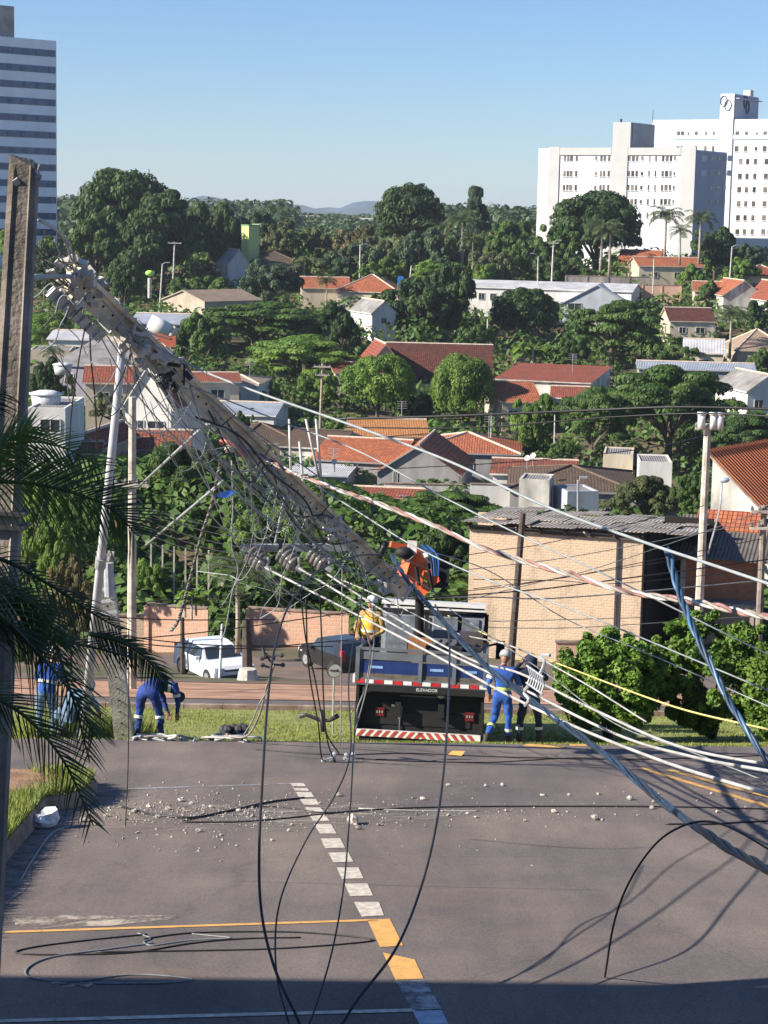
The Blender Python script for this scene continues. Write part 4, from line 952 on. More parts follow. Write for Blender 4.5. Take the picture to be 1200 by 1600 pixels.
for cpx in (1080,1120):
    for r_y in (247,270): 
        v=fac(cpx,cA2,uy); P_=Vector((cA2.x+uy.x*v,cA2.y+uy.y*v)); z=fz(cpx,r_y,P_.y)-(gz(cA2.x,cA2.y)-4); mb=MB(); mb.box((.15,v,z),(.06,2.4,1.1)); mb.build('wall_panel',mat('panel_pale_blue',(.5,.54,.62),var=.05),tA,loc=(0,0,0))
# farther block
D1=405; R1=W(1262,205,D1); cB2=Vector((R1.x,D1)); zB=fz(1110,190,425)
colsB=[(1040,4,0),(1046,4,0),(1055,2,1),(1067,4,0),(1082,3,0),(1094,3,0),(1119,3,0),(1130,5,0),(1144,4,0),(1160,3,1),(1173,5,0),(1186,4,0),(1196,4,0)]
tB,HB=apartment(cB2,fac(1262,cB2,ux)-fac(1021,cB2,ux),16,zB,'farther taller white apartment block with rooftop sign tower, cut by the picture edge',[],[209,232],colsB,[],[])
baseB=gz(cB2.x,cB2.y)-4
def bwin(cpx,r_y,wpx):
    u=fac(cpx,cB2,ux); P=Vector((cB2.x+ux.x*u,cB2.y+ux.y*u)); z=fz(cpx,r_y,P.y)-baseB; ww=wpx/F_PX*P.y/ux.x; mb=MB(); mb.box((u,-.02,z),(ww,.10,1.1)); wo=mb.build('window',awin,tB,loc=(0,0,0)); mb=MB(); mb.box((u,-.09,z-.6),(ww+.2,.16,.1)); mb.build('sill',aw,wo,loc=(0,0,0))
for r_y in (252,275,296,318,340,362):
    for cpx,wp in ((1137,5),(1148,4),(1160,4),(1177,5),(1186,4),(1196,4)): bwin(cpx,r_y,wp)
u0=fac(1103,cB2,ux); u1=fac(1124,cB2,ux); hp=fz(1110,151,425)-zB
mb=MB(); mb.box(((u0+u1)/2,6,hp/2+HB),(u1-u0,12.6,hp)); mb.box(((u0+u1)/2,-.15,HB/2),(u1-u0-.1,.3,HB)); st=mb.build('sign_tower',aw,tB,loc=(0,0,0))
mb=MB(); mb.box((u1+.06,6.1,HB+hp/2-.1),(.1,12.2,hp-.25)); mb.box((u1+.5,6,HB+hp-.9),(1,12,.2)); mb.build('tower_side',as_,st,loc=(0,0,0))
mb=MB(); mb.box(((u0+u1)/2+1.0,8,HB+hp+.6),(1.6,1.6,1.2)); mb.build('water_tank',ag,tB,loc=(0,0,0))
def rings(parent,c,r,s,up,name,tube=.12):
    mb=MB()
    for k in (-1,1):
        cc=Vector(c)+Vector(s)*k*r*.42-Vector(up)*k*r*.38
        mb.tube([cc+Vector(s)*math.cos(a)*r*.62+Vector(up)*math.sin(a)*r*.9 for a in np.linspace(0,2*math.pi,19)],tube,5,cap=False)
    mb.build(name,mat('sign_dark_blue',(.03,.05,.09),rough=.5),parent,loc=(0,0,0))
rings(st,((u0+u1)/2-.3,-.4,HB+hp-1.9),1.15,(1,0,0),(0,0,1),'ring_logo',.09)
rings(st,(u1+.2,5.6,HB+hp-1.9),1.3,(0,1,0),(0,0,1),'ring_logo',.22)
mb=MB(); mb.box((fac(1144,cB2,ux),-.1,HB-3.6),(fac(1262,cB2,ux)-fac(1026,cB2,ux)-1,.16,.9)); 
mb.build('blue_band',mat('band_pale_blue',(.42,.5,.62),var=.06),tB,loc=(0,0,0))
# ---- the brick shed at the right (D 92)
bk=brick_mat('pale_hollow_brick',(.60,.45,.31),(.54,.39,.26),(.55,.44,.33),.26,.13,stain=(.16,.12,.09),amt=.75); bo=brick_mat('orange_hollow_brick',(.50,.20,.09),(.40,.15,.07),(.30,.2,.14),.3,.2)
bp_=brick_mat('pinkish_brick',(.66,.38,.26),(.58,.33,.22),(.55,.42,.32),.3,.2,amt=.3)
rust=corr('roof_patched_sheets',(.36,.325,.285),(.15,.125,.105))
Ds=92.0; a=W(736,826,Ds); b=W(1000,838,Ds); zb=gz(b.x,Ds)-.6
t=empty('brick_shed',((a.x+b.x)/2,Ds,zb),R(-17),'large pale brick shed with patched grey sheet roof and dark open bay beyond the road','shed')
hw=(b.x-a.x)/2/math.cos(R(17)); H=a.z-zb
mb=MB(); mb.box((0,.1,H/2),(2*hw,.2,H)); mb.build('front_wall',bk,t,loc=(0,0,0))
bk0=W(800,803,Ds+8.5).z-zb; HB_=min(H,bk0)-.12
mb=MB(); mb.box((-hw+.1,4.2,HB_/2),(.2,8,HB_)); mb.build('side_wall',bk,t,loc=(0,0,0))
mb=MB(); mb.box((.3,8.3,HB_/2),(2*hw+4,.2,HB_)); mb.build('back_wall',bk,t,loc=(0,0,0))
mb=MB(); mb.box((hw-.1,4.4,HB_/2),(.2,7.6,HB_)); mb.build('inner_wall',bk,t,loc=(0,0,0))
mb=MB(); mb.box((hw+1.3,5.5,H/2+.2),(2.4,.15,H)); mb.box((hw+.1,3,H/2),(.04,5,H-.1)); mb.build('bay_wall',mat('bay_shade_black',(.012,.01,.009),rough=1),t,loc=(0,0,0))  # near-black boards paint in the shade of the open bay
rr=random.Random(4); mb=MB()
for j in range(4):
    for i in range(10):
        x=-hw-.3+(2*hw+2.6)*(i/10); y=-.5+j*2.3; z=H+.12+(bk0-H)*(y/8.6)+rr.uniform(-.05,.09); mb.box((x+.55,y+1.2,z),(1.12,2.5,.03),Matrix.Rotation(math.atan((bk0-H)/8.6)+rr.uniform(-.02,.02),3,'X')@Matrix.Rotation(rr.uniform(-.04,.04),3,'Z'))
for i in range(9):
    y=rr.uniform(.5,7); mb.box((rr.uniform(-hw,hw+1),y,H+.22+(bk0-H)*(y/8.6)),(1.4,.7,.03),Matrix.Rotation(rr.uniform(-.3,.3),3,'Z')@Matrix.Rotation(math.atan((bk0-H)/8.6),3,'X'))
mb.build('roof',rust,t,loc=(0,0,0))
mb=MB()
for i in range(8): mb.box((-hw+i*hw*.28,-.05,H-.02),(.08,.5,.12))
mb.box((0,-.12,H-.12),(2*hw+.2,.1,.14)); mb.build('rafter',woodpole,t,loc=(0,0,0))
for x in (hw*.72,): mb=MB(); mb.box((x,-.08,H/2),(.11,.1,H)); mb.build('drain_pipe',darksteel,t,loc=(0,0,0))
a=W(1066,868,94); b=W(1192,862,94); zb=gz(b.x,94)-.6; t=empty('brick_lean_to',((a.x+b.x)/2,94,zb),R(-15),'orange brick lean-to with dark sagging eave joined beside the dark open bay','shed'); hw=(b.x-a.x)/2; H=a.z-zb
mb=MB(); mb.box((0,.1,H/2),(2*hw,.2,H)); mb.build('front_wall',bo,t,loc=(0,0,0))
zz=W(1100,925,94).z-zb
mb=MB(); mb.box((0,-.6,zz-.4),(2*hw+.3,1.4,.2)); mb.box((-hw+.2,-1.2,zz/2-.4),(.2,.2,zz)); mb.box((hw-.3,-1.2,zz/2-.4),(.2,.2,zz)); mb.box((0,-.15,zz/2-.5),(2*hw,.3,zz-.2)); mb.build('lower_wall',WL['raw'],t,loc=(0,0,0))
mb=MB(); mb.box((.1,2.2,H+.55),(2*hw+1.4,6.2,.1),Matrix.Rotation(R(11),3,'X')); mb.build('roof',TR['dark'],t,loc=(0,0,0))
mb=MB(); q=W(1095,820,98); mb.box((q.x-t.location.x+.4,3.4,q.z-zb-.05),(3.4,3.6,.1),Matrix.Rotation(R(20),3,'X')); mb.build('roof_patch',TR['orange'],t,loc=(0,0,0))
mb=MB(); mb.box((hw-.12,-.06,H/2+.7),(.25,.2,H-1.2)); mb.box((-hw+.1,-.06,H/2+.7),(.25,.2,H-1.2)); mb.build('pillar',concrete,t,loc=(0,0,0))
# boundary walls
def bwall(label,xl,xr,yt,D,m_,th=.2,yaw=0,name='brick_wall',pill=True):
    a=W(xl,yt,D); b=W(xr,yt,D); zb=min(gz(a.x,D),gz(b.x,D))-.5; t=empty(name,((a.x+b.x)/2,D,zb),R(yaw),label,'wall'); L_=b.x-a.x; H=max(.5,(a.z+b.z)/2-zb)
    mb=MB(); mb.box((0,0,H/2),(L_,th,H)); mb.build('panel',m_,t,loc=(0,0,0))
    mb=MB(); mb.box((0,0,H+.04),(L_+.06,th+.1,.08)); mb.build('coping',kc,t,loc=(0,0,0))
    if pill:
        n=max(1,int(L_/3))
        for i in range(n+1): mb=MB(); mb.box((-L_/2+L_*i/n,-th*.6,H/2-.02),(.22,th*.7,H)); mb.build('pillar',m_,t,loc=(0,0,0))
    return t
bwall('low pinkish brick wall behind the white hatchback',228,326,948,90,bp_,yaw=-14)
bwall('long orange brick wall behind the dark car',386,545,955,93,bp_,yaw=-12)
bwall('pale brick wall closing the yard behind the pinkish one',150,232,962,92,bk)
bwall('short pink brick pier wall beside the citrus bush',868,912,1004,78,bp_,pill=False,name='brick_pier')
bwall('weathered brown yard wall under the palms near the warehouse',884,1016,432,330,WL['raw'])
bwall('reddish brick yard wall under the cream walled house',1004,1064,446,326,bp_)
bwall('low grey retaining wall below the broad grey gable',600,760,757,160,WL['stained'],pill=False)
bwall('low cream boundary wall over the flat canopy tree',735,812,757,150,WL['white'],pill=False)
# concrete post fence behind the left trees
t=empty('post_fence',W(275,872,98).to_tuple(),0,'row of pale concrete fence posts in the shadow of the big spreading tree','fence'); t.location.z=gz(t.location.x,98)
for i in range(6): 
    p=W(236+i*18,850+i*2,98); mb=MB(); mb.box((p.x-t.location.x,0,(p.z-t.location.z)/2),(.08,.08,p.z-t.location.z)); mb.build('post',concrete,t,loc=(0,0,0))
mb=MB()
for k in range(4): mb.tube([(W(236,0,98).x-t.location.x,0,.6+k*.4),(W(326,0,98).x-t.location.x,0,.5+k*.4)],.015,4)
mb.build('wire',galv,t,loc=(0,0,0))
# neighbouring roadside building (its parapet throws the shadow over the near road)
t=empty('roadside_building',(-17.0,5.85,gz(-12,6)-.5),0,'flat roofed building standing beside the street, just outside the picture','building')
zt=3.55-t.location.z
mb=MB(); mb.box((0,0,zt/2),(15,12.4,zt)); mb.build('wall',WL['cream'],t,loc=(0,0,0))
mb=MB(); mb.box((0,0,zt+.1),(15.2,12.6,.2)); mb.build('roof_coping',kc,t,loc=(0,0,0))
# big white stained gable with tiled roof falling toward the street, at the picture edge
A_=W(1114,712,112); zb=gz(A_.x,112)-.8; t=empty('house',(A_.x,112,zb),R(53),'large white stained gable wall house with orange tile roof falling toward the picture edge','house')
H=A_.z-zb; dp=7.0; dr=5.9; wx=13
mb=MB()
mb.face([(0,0,0),(0,0,H),(0,-dp,H-dr),(0,-dp,0)],0); mb.face([(0,0,0),(wx,0,0),(wx,0,H),(0,0,H)],0); mb.face([(0,-dp,0),(0,-dp,H-dr),(wx,-dp,H-dr),(wx,-dp,0)],0); mb.face([(wx,0,0),(wx,-dp,0),(wx,-dp,H-dr),(wx,0,H)],0); mb.build('wall',WL['stained'],t,loc=(0,0,0))
mb=MB(); k=.18
P0=[Vector(p) for p in ((-.35,.3,H+k+.15),(wx,.3,H+k+.15),(wx,-dp-.4,H-dr+k-.25),(-.35,-dp-.4,H-dr+k-.25))]
mb.face([P0[0],P0[3],P0[2],P0[1]],0); Q0=[p-Vector((0,0,.16)) for p in P0]; mb.face(Q0,1)
for i in range(4): j=(i+1)%4; mb.face([P0[i],P0[j],Q0[j],Q0[i]],1)
ro=mb.build('roof',[TR['orange'],kc],t,loc=(0,0,0))
mb=MB()
for i in range(int(wx/.35)): x=-.2+i*.35; mb.tube([(x,.3,H+k+.17),(x,-dp-.4,H-dr+k-.22)],.075,5)
mb.build('tile_rolls',TR['orange'],ro,loc=(0,0,0))
# ================= STREET OBJECTS =================
def V3(*a): return Vector(a)
# ---- upright broken pole at the left edge
def upright_pole():
    a=W(-28,1420,15.5); b=W(38,262,15.5); g0=gz(a.x,15.5); a=a+(a-b)*((a.z-g0+.3)/(b.z-a.z))
    t=empty('broken_utility_pole',a.to_tuple(),0,'old dark concrete utility pole snapped off at its ragged top, standing at the picture edge','utility pole')
    A=Vector((0,0,0)); B=b-a; mb=MB(); n=14; d=(B-A).normalized(); x=Vector((1,0,0)); x=(x-d*x.dot(d)).normalized(); y=d.cross(x)
    prev=None; rr=random.Random(2)
    prof=[(-.5,-.36),(-.5,.36),(-.30,.5),(-.24,.43),(.24,.43),(.30,.5),(.5,.36),(.5,-.36),(.30,-.5),(.24,-.43),(-.24,-.43),(-.30,-.5)]
    for i in range(n+1):
        w_=.34-.125*i/n; c=A.lerp(B,i/n); cur=[c+x*p[0]*w_+y*p[1]*w_*.8 + d*(rr.uniform(-.1,.1) if i==n else 0) for p in prof]
        if prev:
            for k in range(12): mb.face([prev[k],prev[(k+1)%12],cur[(k+1)%12],cur[k]])
        prev=cur
    mb.face(prev[::-1]); mb.build('shaft',concrete_dk,t,loc=(0,0,0))
    mb=MB(); 
    for k in range(16):
        p=B-d*.05+x*rr.uniform(-.12,.12)+y*rr.uniform(-.09,.09)+d*rr.uniform(-.16,.04); mb.box(p,(rr.uniform(.02,.05),)*3,Matrix.Rotation(rr.uniform(0,3),3,'X')@Matrix.Rotation(rr.uniform(0,3),3,'Z'))
    o=mb.build('torn_concrete',concrete,t,loc=(0,0,0))
    mb=MB(); 
    for q in (.62,.635): c=A.lerp(B,q); mb.beam(c-d*.01,c+d*.02,.36,.28,up=y)
    mb.build('band',darksteel,t,loc=(0,0,0)); return t
upright_pole()
# ---- the tilted fallen pole
PA=W(112,432,23.5); PB=W(632,925,32.6)
def along(u,off=0,vert=0,side=0):
    d=(PB-PA).normalized(); s=d.cross(Vector((0,0,1))).normalized(); v=s.cross(d); return PA.lerp(PB,u)+v*vert+s*side
def fallen_pole():
    t=empty('fallen_utility_pole',PA.lerp(PB,.5).to_tuple(),0,'long pale concrete utility pole hanging tilted in its own cables across the street','utility pole')
    o=Vector(t.location); d=(PB-PA).normalized(); 
    # broad face turned toward camera
    view=PA.lerp(PB,.5).normalized(); up=d.cross(view).normalized(); nr=up.cross(d).normalized()
    if nr.y>0: nr=-nr
    up=d.cross(nr).normalized()
    if up.z<0: up=-up
    n=26; prev=None; mb=MB()
    for i in range(n+1):
        w_=.325-.04*i/n; c=PA.lerp(PB,i/n)-o; h=.22
        prof=[(-.5,-.5),(-.5,.5),(-.34,.5),(-.27,.28),(.27,.28),(.34,.5),(.5,.5),(.5,-.5),(.34,-.5),(.27,-.28),(-.27,-.28),(-.34,-.5)]
        cur=[c+up*p[0]*w_+nr*p[1]*h for p in prof]
        if prev:
            for k in range(12): mb.face([prev[k],cur[k],cur[(k+1)%12],prev[(k+1)%12]])
        else: mb.face(cur)
        prev=cur
    mb.face(prev[::-1]); mb.build('shaft',mat('pale_beige_concrete',(.60,.54,.43),rough=.9,var=.38,scale=2.2,detail=9,bump=.3,bscale=30),t,loc=(0,0,0))
    mb=MB(); rr=random.Random(5)
    for i in range(46):
        c=PA.lerp(PB,.02+i/46*.97)-o+nr*.063; mb.cyl(c,c+nr*.010,.016,6)
    mb.build('bolt_holes',mat('hole_dark',(.015,.014,.013),rough=1),t,loc=(0,0,0))
    # torn end
    mb=MB()
    for i in range(40):
        c=PA-o+d*rr.uniform(-.25,.5)+up*rr.uniform(-.22,.22)+nr*rr.uniform(-.12,.15); mb.box(c,(rr.uniform(.04,.14),rr.uniform(.04,.12),rr.uniform(.03,.1)),Matrix.Rotation(rr.uniform(0,3),3,'X')@Matrix.Rotation(rr.uniform(0,3),3,'Z'))
    mb.build('shattered_end',concrete_lt,t,loc=(0,0,0))
    mb=MB()
    for i in range(9):
        c=PA-o+up*rr.uniform(-.18,.18)+nr*rr.uniform(-.1,.1); mb.tube(spline([c,c-d*.25+V3(rr.uniform(-.2,.2),0,rr.uniform(-.1,.2)),c-d*.45+V3(rr.uniform(-.4,.3),rr.uniform(-.2,.2),rr.uniform(-.2,.5))],4),.009,4)
    mb.build('bent_rebar',darksteel,t,loc=(0,0,0))
    # straps round the shaft
    for u in (.09,.13,.2,.36,.47,.66,.86):
        c=PA.lerp(PB,u)-o; mb=MB(); w_=.18; k=rr.uniform(-.08,.08)
        P=[c+up*(-w_)+nr*.14+d*k,c+up*w_+nr*.14-d*k,c+up*w_-nr*.14-d*k,c+up*(-w_)-nr*.14+d*k]; mb.tube(P+[P[0]],.010,5); mb.build('strap',darksteel if u>.3 else galv,t,loc=(0,0,0))
    # fitting clusters (insulators and clamps)
    for (u,n_,s_) in ((.12,12,.22),(.17,12,.22),(.22,10,.2),(.70,7,.2),(.93,9,.22)):
        mb=MB()
        for i in range(n_):
            c=PA.lerp(PB,u+rr.uniform(-.03,.03))-o+up*rr.uniform(-s_,s_*.6)+nr*rr.uniform(.12,.32); a=V3(rr.gauss(0,1),rr.gauss(0,1),rr.gauss(0,1)).normalized()
            if i%3==0: mb.cyl(c-a*.07,c+a*.07,.045,8); mb.cyl(c-a*.03,c-a*.01,.07,8)
            elif i%3==1: mb.beam(c-a*.16,c+a*.16,.03,.05)
            else: mb.box(c,(.07,.05,.13),Matrix.Rotation(rr.uniform(0,3),3,'Y'))
        mb.build('line_hardware',[galv,concrete_lt,darksteel][int(u*10)%3],t,loc=(0,0,0))
    # steel side bracket at the torn end
    mb=MB(); c=PA-o+up*-.30+nr*.05; mb.beam(c-d*.15,c+d*1.1,.14,.05,up=nr)
    for i in range(6): q=c+d*(i*.19); mb.beam(q-up*.06+nr*.04,q+up*.08+nr*.04,.03,.03,up=nr)
    mb.build('steel_bracket',galv,t,loc=(0,0,0))
    return t
FP=fallen_pole()
# ---- crossarm with disc insulators
def crossarm():
    a=W(378,856,31.5); b=W(540,855,31.8); t=empty('crossarm',((a+b)/2).to_tuple(),0,'grey steel crossarm carrying three ribbed insulators under the tilted pole','crossarm'); o=Vector(t.location)
    mb=MB(); mb.beam(a-o,b-o,.12,.11); mb.build('beam',mat('crossarm_grey',(.27,.29,.30),rough=.6,var=.15),t,loc=(0,0,0))
    for px in (402,450,497):
        c=W(px,872,31.3)-o; ax=V3(.55,-.5,-.42).normalized(); mb=MB()
        for k in range(4): q=c+ax*(k*.085-.1); mb.tube([q-ax*.02,q,q+ax*.045],[.07,.185-.01*k,.09],14)
        mb.cyl(c-ax*.2,c+ax*.28,.035,8); ins=mb.build('insulator',porcelain,t,True,loc=(0,0,0))
        mb=MB(); q=c+ax*.28; mb.box(q,(.10,.08,.08),Matrix.Rotation(.5,3,'Y')); mb.cyl(q,q+V3(0,0,.18),.02,6); mb.build('clamp',galv,ins,loc=(0,0,0))
        mb=MB(); mb.tube([c-ax*.2,c-ax*.2+V3(0,0,.14)],.03,6); mb.build('hook',darksteel,t,loc=(0,0,0))
    for px in (430,465): 
        p=W(px,848,31.6)-o; q=W(px+14 if px==430 else px,778,31.2)-o; mb=MB(); mb.cyl(p,q,.022,6); mb.build('stay_rod',galv,t,loc=(0,0,0))
    return t
crossarm()
def rod(label,p,q,D1,D2,r,m_,name='steel_rod',cat='rod',r2=None,group=None):
    a=W(*p,D1); b=W(*q,D2); mb=MB(); mb.cyl(a,b,r,10,r2=r2); o=mb.build(name,m_,None,True); return tag(o,label,cat,group)
# big metal post leaning
a=W(191,545,29.5); b=W(136,1090,34.0); gb=gz(b.x,34.6); t=empty('steel_post',(b.x,b.y,gb),0,'tall pale grey tubular steel post leaning beneath the torn end of the fallen pole','post')
bb=b+(b-a)*max(0,(b.z-gb)/(a.z-b.z)); o_=Vector(t.location)
mb=MB(); mb.tube([a-o_,a.lerp(bb,.5)-o_,bb-o_],[.058,.072,.085],12); mb.build('tube',mat('post_paint',(.5,.52,.55),rough=.45,var=.12,scale=2),t,True,loc=(0,0,0))
mb=MB(); c=a.lerp(bb,.5)-o_; mb.cyl(c-(a-bb).normalized()*.12,c+(a-bb).normalized()*.12,.092,12); mb.build('collar',galv,t,loc=(0,0,0))
# broken base of the fallen pole
def stump():
    b=W(196,1150,35.8); a=W(163,885,34.6); gzb=gz(b.x,b.y); t=empty('broken_pole_base',(b.x,b.y,gzb-.1),0,'leaning whitish concrete pole stump with bolt holes standing in tall grass','pole stump'); o=Vector(t.location); mb=MB()
    A=b-o-V3(0,0,.2); B=a-o; mb.beam(A,B,.34,.26,up=V3(0,-1,0),w2=.27,h2=.2); mb.build('shaft',concrete_lt,t,loc=(0,0,0))
    mb=MB(); d=(B-A).normalized()
    for i in range(14): c=A.lerp(B,.08+i*.065)+V3(0,-.13,0); mb.cyl(c,c+V3(0,-.012,0),.02,6)
    mb.build('bolt_holes',M['hole_dark'],t,loc=(0,0,0))
    mb=MB(); rr=random.Random(3)
    for i in range(18): mb.box(B+V3(rr.uniform(-.14,.14),rr.uniform(-.1,.1),rr.uniform(-.1,.25)),(.08,.07,.12),Matrix.Rotation(rr.uniform(0,3),3,'Y'))
    mb.build('broken_top',concrete,t,loc=(0,0,0))
    mb=MB(); 
    for i in range(4): mb.beam(B+V3(-.15,-.1,-.2-i*.22),B+V3(.25,-.15,-.12-i*.22),.05,.05)
    mb.cyl(B+V3(.1,-.2,.1),B+V3(.12,-.2,-.5),.09,10); mb.build('bracket',galv,t,loc=(0,0,0))
stump()
def slim_pole(label,top,bot,D,r,m_,name='utility_pole',arms=(),base=True,lamp=None,cat='utility pole'):
    a=W(*top,D); b=W(*bot,D); g0=gz(b.x,D); t=empty(name,(b.x,D,min(g0,b.z)-.1),0,label,cat); o=Vector(t.location)
    mb=MB(); e=b if b.z<g0 else b+(b-a)*((b.z-g0+.1)/(a.z-b.z)); mb.tube([e-o,a-o],[r,r*.72],8); mb.build('shaft',m_,t,loc=(0,0,0))
    for (dy,half,th) in arms:
        c=a-o-V3(0,0,dy); mb=MB(); mb.beam(c+V3(-half,-r,0),c+V3(half,-r,0),th,th); ar=mb.build('crossarm',woodpole if m_ is woodpole else concrete,t,loc=(0,0,0))
        for k in (-.9,-.35,.35,.9): mb=MB(); q=c+V3(half*k,-r,th/2); mb.tube([q,q+V3(0,0,.05),q+V3(0,0,.1),q+V3(0,0,.16)],[.05,.07,.05,.03],7); mb.build('insulator',porcelain,ar,loc=(0,0,0))
    if lamp:
        (dx,dz),hm=lamp; mb=MB(); s=a-o; mb.tube(spline([s-V3(0,0,.2),s+V3(dx*.5,-.1,dz*.8),s+V3(dx,-.15,dz)],4),.03,6); am=mb.build('lamp_arm',galv,t,loc=(0,0,0)); mb=MB(); mb.box(s+V3(dx*1.15,-.15,dz),(.5,.25,.12)); mb.build('lamp_head',hm,am,loc=(0,0,0))
    return t
slim_pole('narrow grey concrete pole standing right behind the steel post and the stump',(207,620),(206,985),58,.15,concrete,arms=((2.6,.5,.09),))
# main utility pole right
t=slim_pole('tall concrete utility pole in front of the brick lean-to with three white fuse canisters',(1106,662),(1093,935),68,.17,concrete,arms=((.15,.45,.1),))
top=W(1106,662,68)-Vector(t.location)
for dx in (-.27,.13,.36): mb=MB(); mb.cyl(top+V3(dx,-.3,-.15),top+V3(dx,-.3,.35),.13,10); mb.cyl(top+V3(dx,-.3,.33),top+V3(dx,-.3,.42),.16,10); mb.build('fuse_canister',mat('canister_white',(.62,.62,.62),rough=.5),t,True,loc=(0,0,0))
a=W(1106,865,68)-Vector(t.location); b=W(1128,752,68)-Vector(t.location)
mb=MB(); mb.tube(spline([a,a.lerp(b,.6)+V3(.05,-.3,0),b],5),.035,6); am=mb.build('lamp_arm',galv,t,loc=(0,0,0)); mb=MB(); mb.ball(b+V3(.06,-.1,.06),.17,n=12,sq=(1.15,1,.6)); mb.build('lamp_head',mat('lamp_pale_blue',(.45,.52,.62),rough=.3),am,True,loc=(0,0,0))
slim_pole('dark slim timber pole at the corner of the brick shed',(817,802),(799,1025),66,.14,woodpole)
slim_pole('pole with bundled coils at the picture edge beside the lean-to',(1194,790),(1188,930),70,.15,concrete_dk,arms=((.2,.5,.1),(.8,.5,.1)))
slim_pole('slim timber pole with small crossarms beside the round mango trees',(504,568),(501,650),188,.16,mat('pale_timber',(.32,.27,.2),rough=.9),arms=((.3,.8,.12),(1.1,.7,.12)))
slim_pole('short brown post beside the white hatchback',(285,965),(285,1062),72,.10,woodpole,cat='post',name='wooden_post')
slim_pole('thin white post standing before the white hatchback',(347,975),(343,1064),70,.055,mat('post_white',(.7,.72,.76),rough=.5),cat='post',name='white_post')
slim_pole('thick dark tree like pole on pale concrete footing beside the white hatchback',(385,968),(387,1070),69,.2,woodpole,name='street_pole')
p=W(387,1068,68.5); mb=MB(); mb.tube([V3(p.x,68.5,gz(p.x,68.5)-.1),V3(p.x,68.5,gz(p.x,68.5)+.5)],[.42,.30],8); tag(mb.build('concrete_footing',concrete_lt),'pale conical concrete footing around the dark pole by the hatchback','footing')
slim_pole('pale street lamp post with twin heads over the dark stained roofs',(903,750),(903,800),128,.09,galv,lamp=((.3,.2),galv),cat='street lamp',name='street_lamp')
slim_pole('pale pole before the long white warehouse wall',(762,498),(761,560),268,.13,concrete_lt)
slim_pole('grey pole with little crossarm and lamp near the long warehouse roof',(865,377),(862,438),325,.16,concrete_lt,arms=((.3,.8,.15),),lamp=((.9,.2),galv))
slim_pole('curved white street lamp over the warehouse roof',(841,400),(840,438),322,.12,concrete_lt,lamp=((-.9,.4),galv),cat='street lamp',name='street_lamp')
slim_pole('grey pole with T shaped top before the shadowy large trees',(273,378),(271,425),325,.16,concrete_lt,arms=((.2,1.1,.15),))
slim_pole('pale twin lamp pole above the beige shed',(254,412),(250,472),288,.14,concrete_lt,lamp=((.7,.2),galv),cat='street lamp',name='street_lamp')
slim_pole('grey street light behind the orange hipped roof',(563,382),(562,428),338,.16,concrete_lt,lamp=((.8,.1),galv),cat='street lamp',name='street_lamp')
slim_pole('slim pole in front of the cream walled house below the palms',(1022,405),(1020,468),322,.13,concrete_lt)
slim_pole('slim pole beside the yellow green tree above the cream gabled house',(1144,385),(1140,440),330,.14,concrete_lt,lamp=((.6,.2),galv),cat='street lamp',name='street_lamp')
slim_pole('two pale leaning poles by the blue sign near the dark tree wall',(643,415),(640,440),318,.15,concrete_lt)
slim_pole('thin pole on the shaded side of the flame tree',(867,648),(866,705),176,.08,concrete_lt)
slim_pole('thin pole beside the round mango tree over the salmon roof',(768,645),(767,690),188,.07,concrete_lt)
slim_pole('radio mast rising behind the highest domed tree',(232,264),(232,285),420,.25,galv,cat='mast',name='radio_mast')
# lime lamp, blue sign, tank
p=W(234,428,292); t=empty('lime_lantern',(p.x,292,p.z-3),0,'small lime green domed lantern on a pale stand among dark trees','lantern'); mb=MB(); mb.ball((0,0,3.1),.6,n=12,sq=(1.1,1,.75)); mb.build('dome',mat('lime_green',(.35,.75,.12),rough=.5,var=.2),t,True,loc=(0,0,0)); mb=MB(); mb.cyl((0,0,-.5),(0,0,2.4),.3,8); mb.build('stand',concrete_lt,t,loc=(0,0,0))
p=W(626,437,320); t=empty('blue_sign',(p.x,320,p.z-1.6),0,'small bright blue sign board behind the end of the orange hipped roof','sign'); mb=MB(); mb.box((0,0,1.6),(1.0,.1,1.1)); mb.build('board',mat('sign_blue',(.03,.16,.6),rough=.5,var=.2),t,loc=(0,0,0)); mb=MB(); mb.cyl((-.4,.05,-1),(-.4,.05,1),.05,5); mb.build('post',galv,t,loc=(0,0,0))
p=W(252,512,248); t=empty('white_tank',(p.x,248,p.z),0,'white cylindrical tank with cream cap tilted beside the fallen pole','tank'); mb=MB(); a=V3(-1.5,0,.7); b=V3(1.1,0,-.5); mb.cyl(a,b,1.0,14); mb.build('body',WL['white'],t,True,loc=(0,0,0)); mb=MB(); mb.cyl(b,b+(b-a).normalized()*.8,.95,14,r2=.8); mb.build('cap',WL['cream'],t,True,loc=(0,0,0)); mb=MB(); mb.box((.6,0,-1.6),(2.6,1.6,1.5)); mb.build('stand',mat('tank_red_stand',(.5,.12,.06)),t,loc=(0,0,0))
def watertank(px,py,D,r,label):
    p=W(px,py,D); t=empty('water_tank',(p.x,D,p.z),0,label,'water tank'); mb=MB(); mb.tube([(0,0,0),(0,0,r*1.0)],[r*.85,r],16); mb.build('body',mat('tank_grey',(.5,.52,.52),rough=.6,var=.15),t,True,loc=(0,0,0)); mb=MB(); mb.tube([(0,0,r),(0,0,r*1.08),(0,0,r*1.25)],[r*1.1,r*1.1,r*.5],16); mb.build('lid',mat('tank_lid',(.62,.64,.64),rough=.6),t,True,loc=(0,0,0))
watertank(72,640,122,.95,'round pale water tank with lid on the flat roof behind the palm')
watertank(98,585,170,.8,'small greenish white water tank beyond the red roofed cream house')

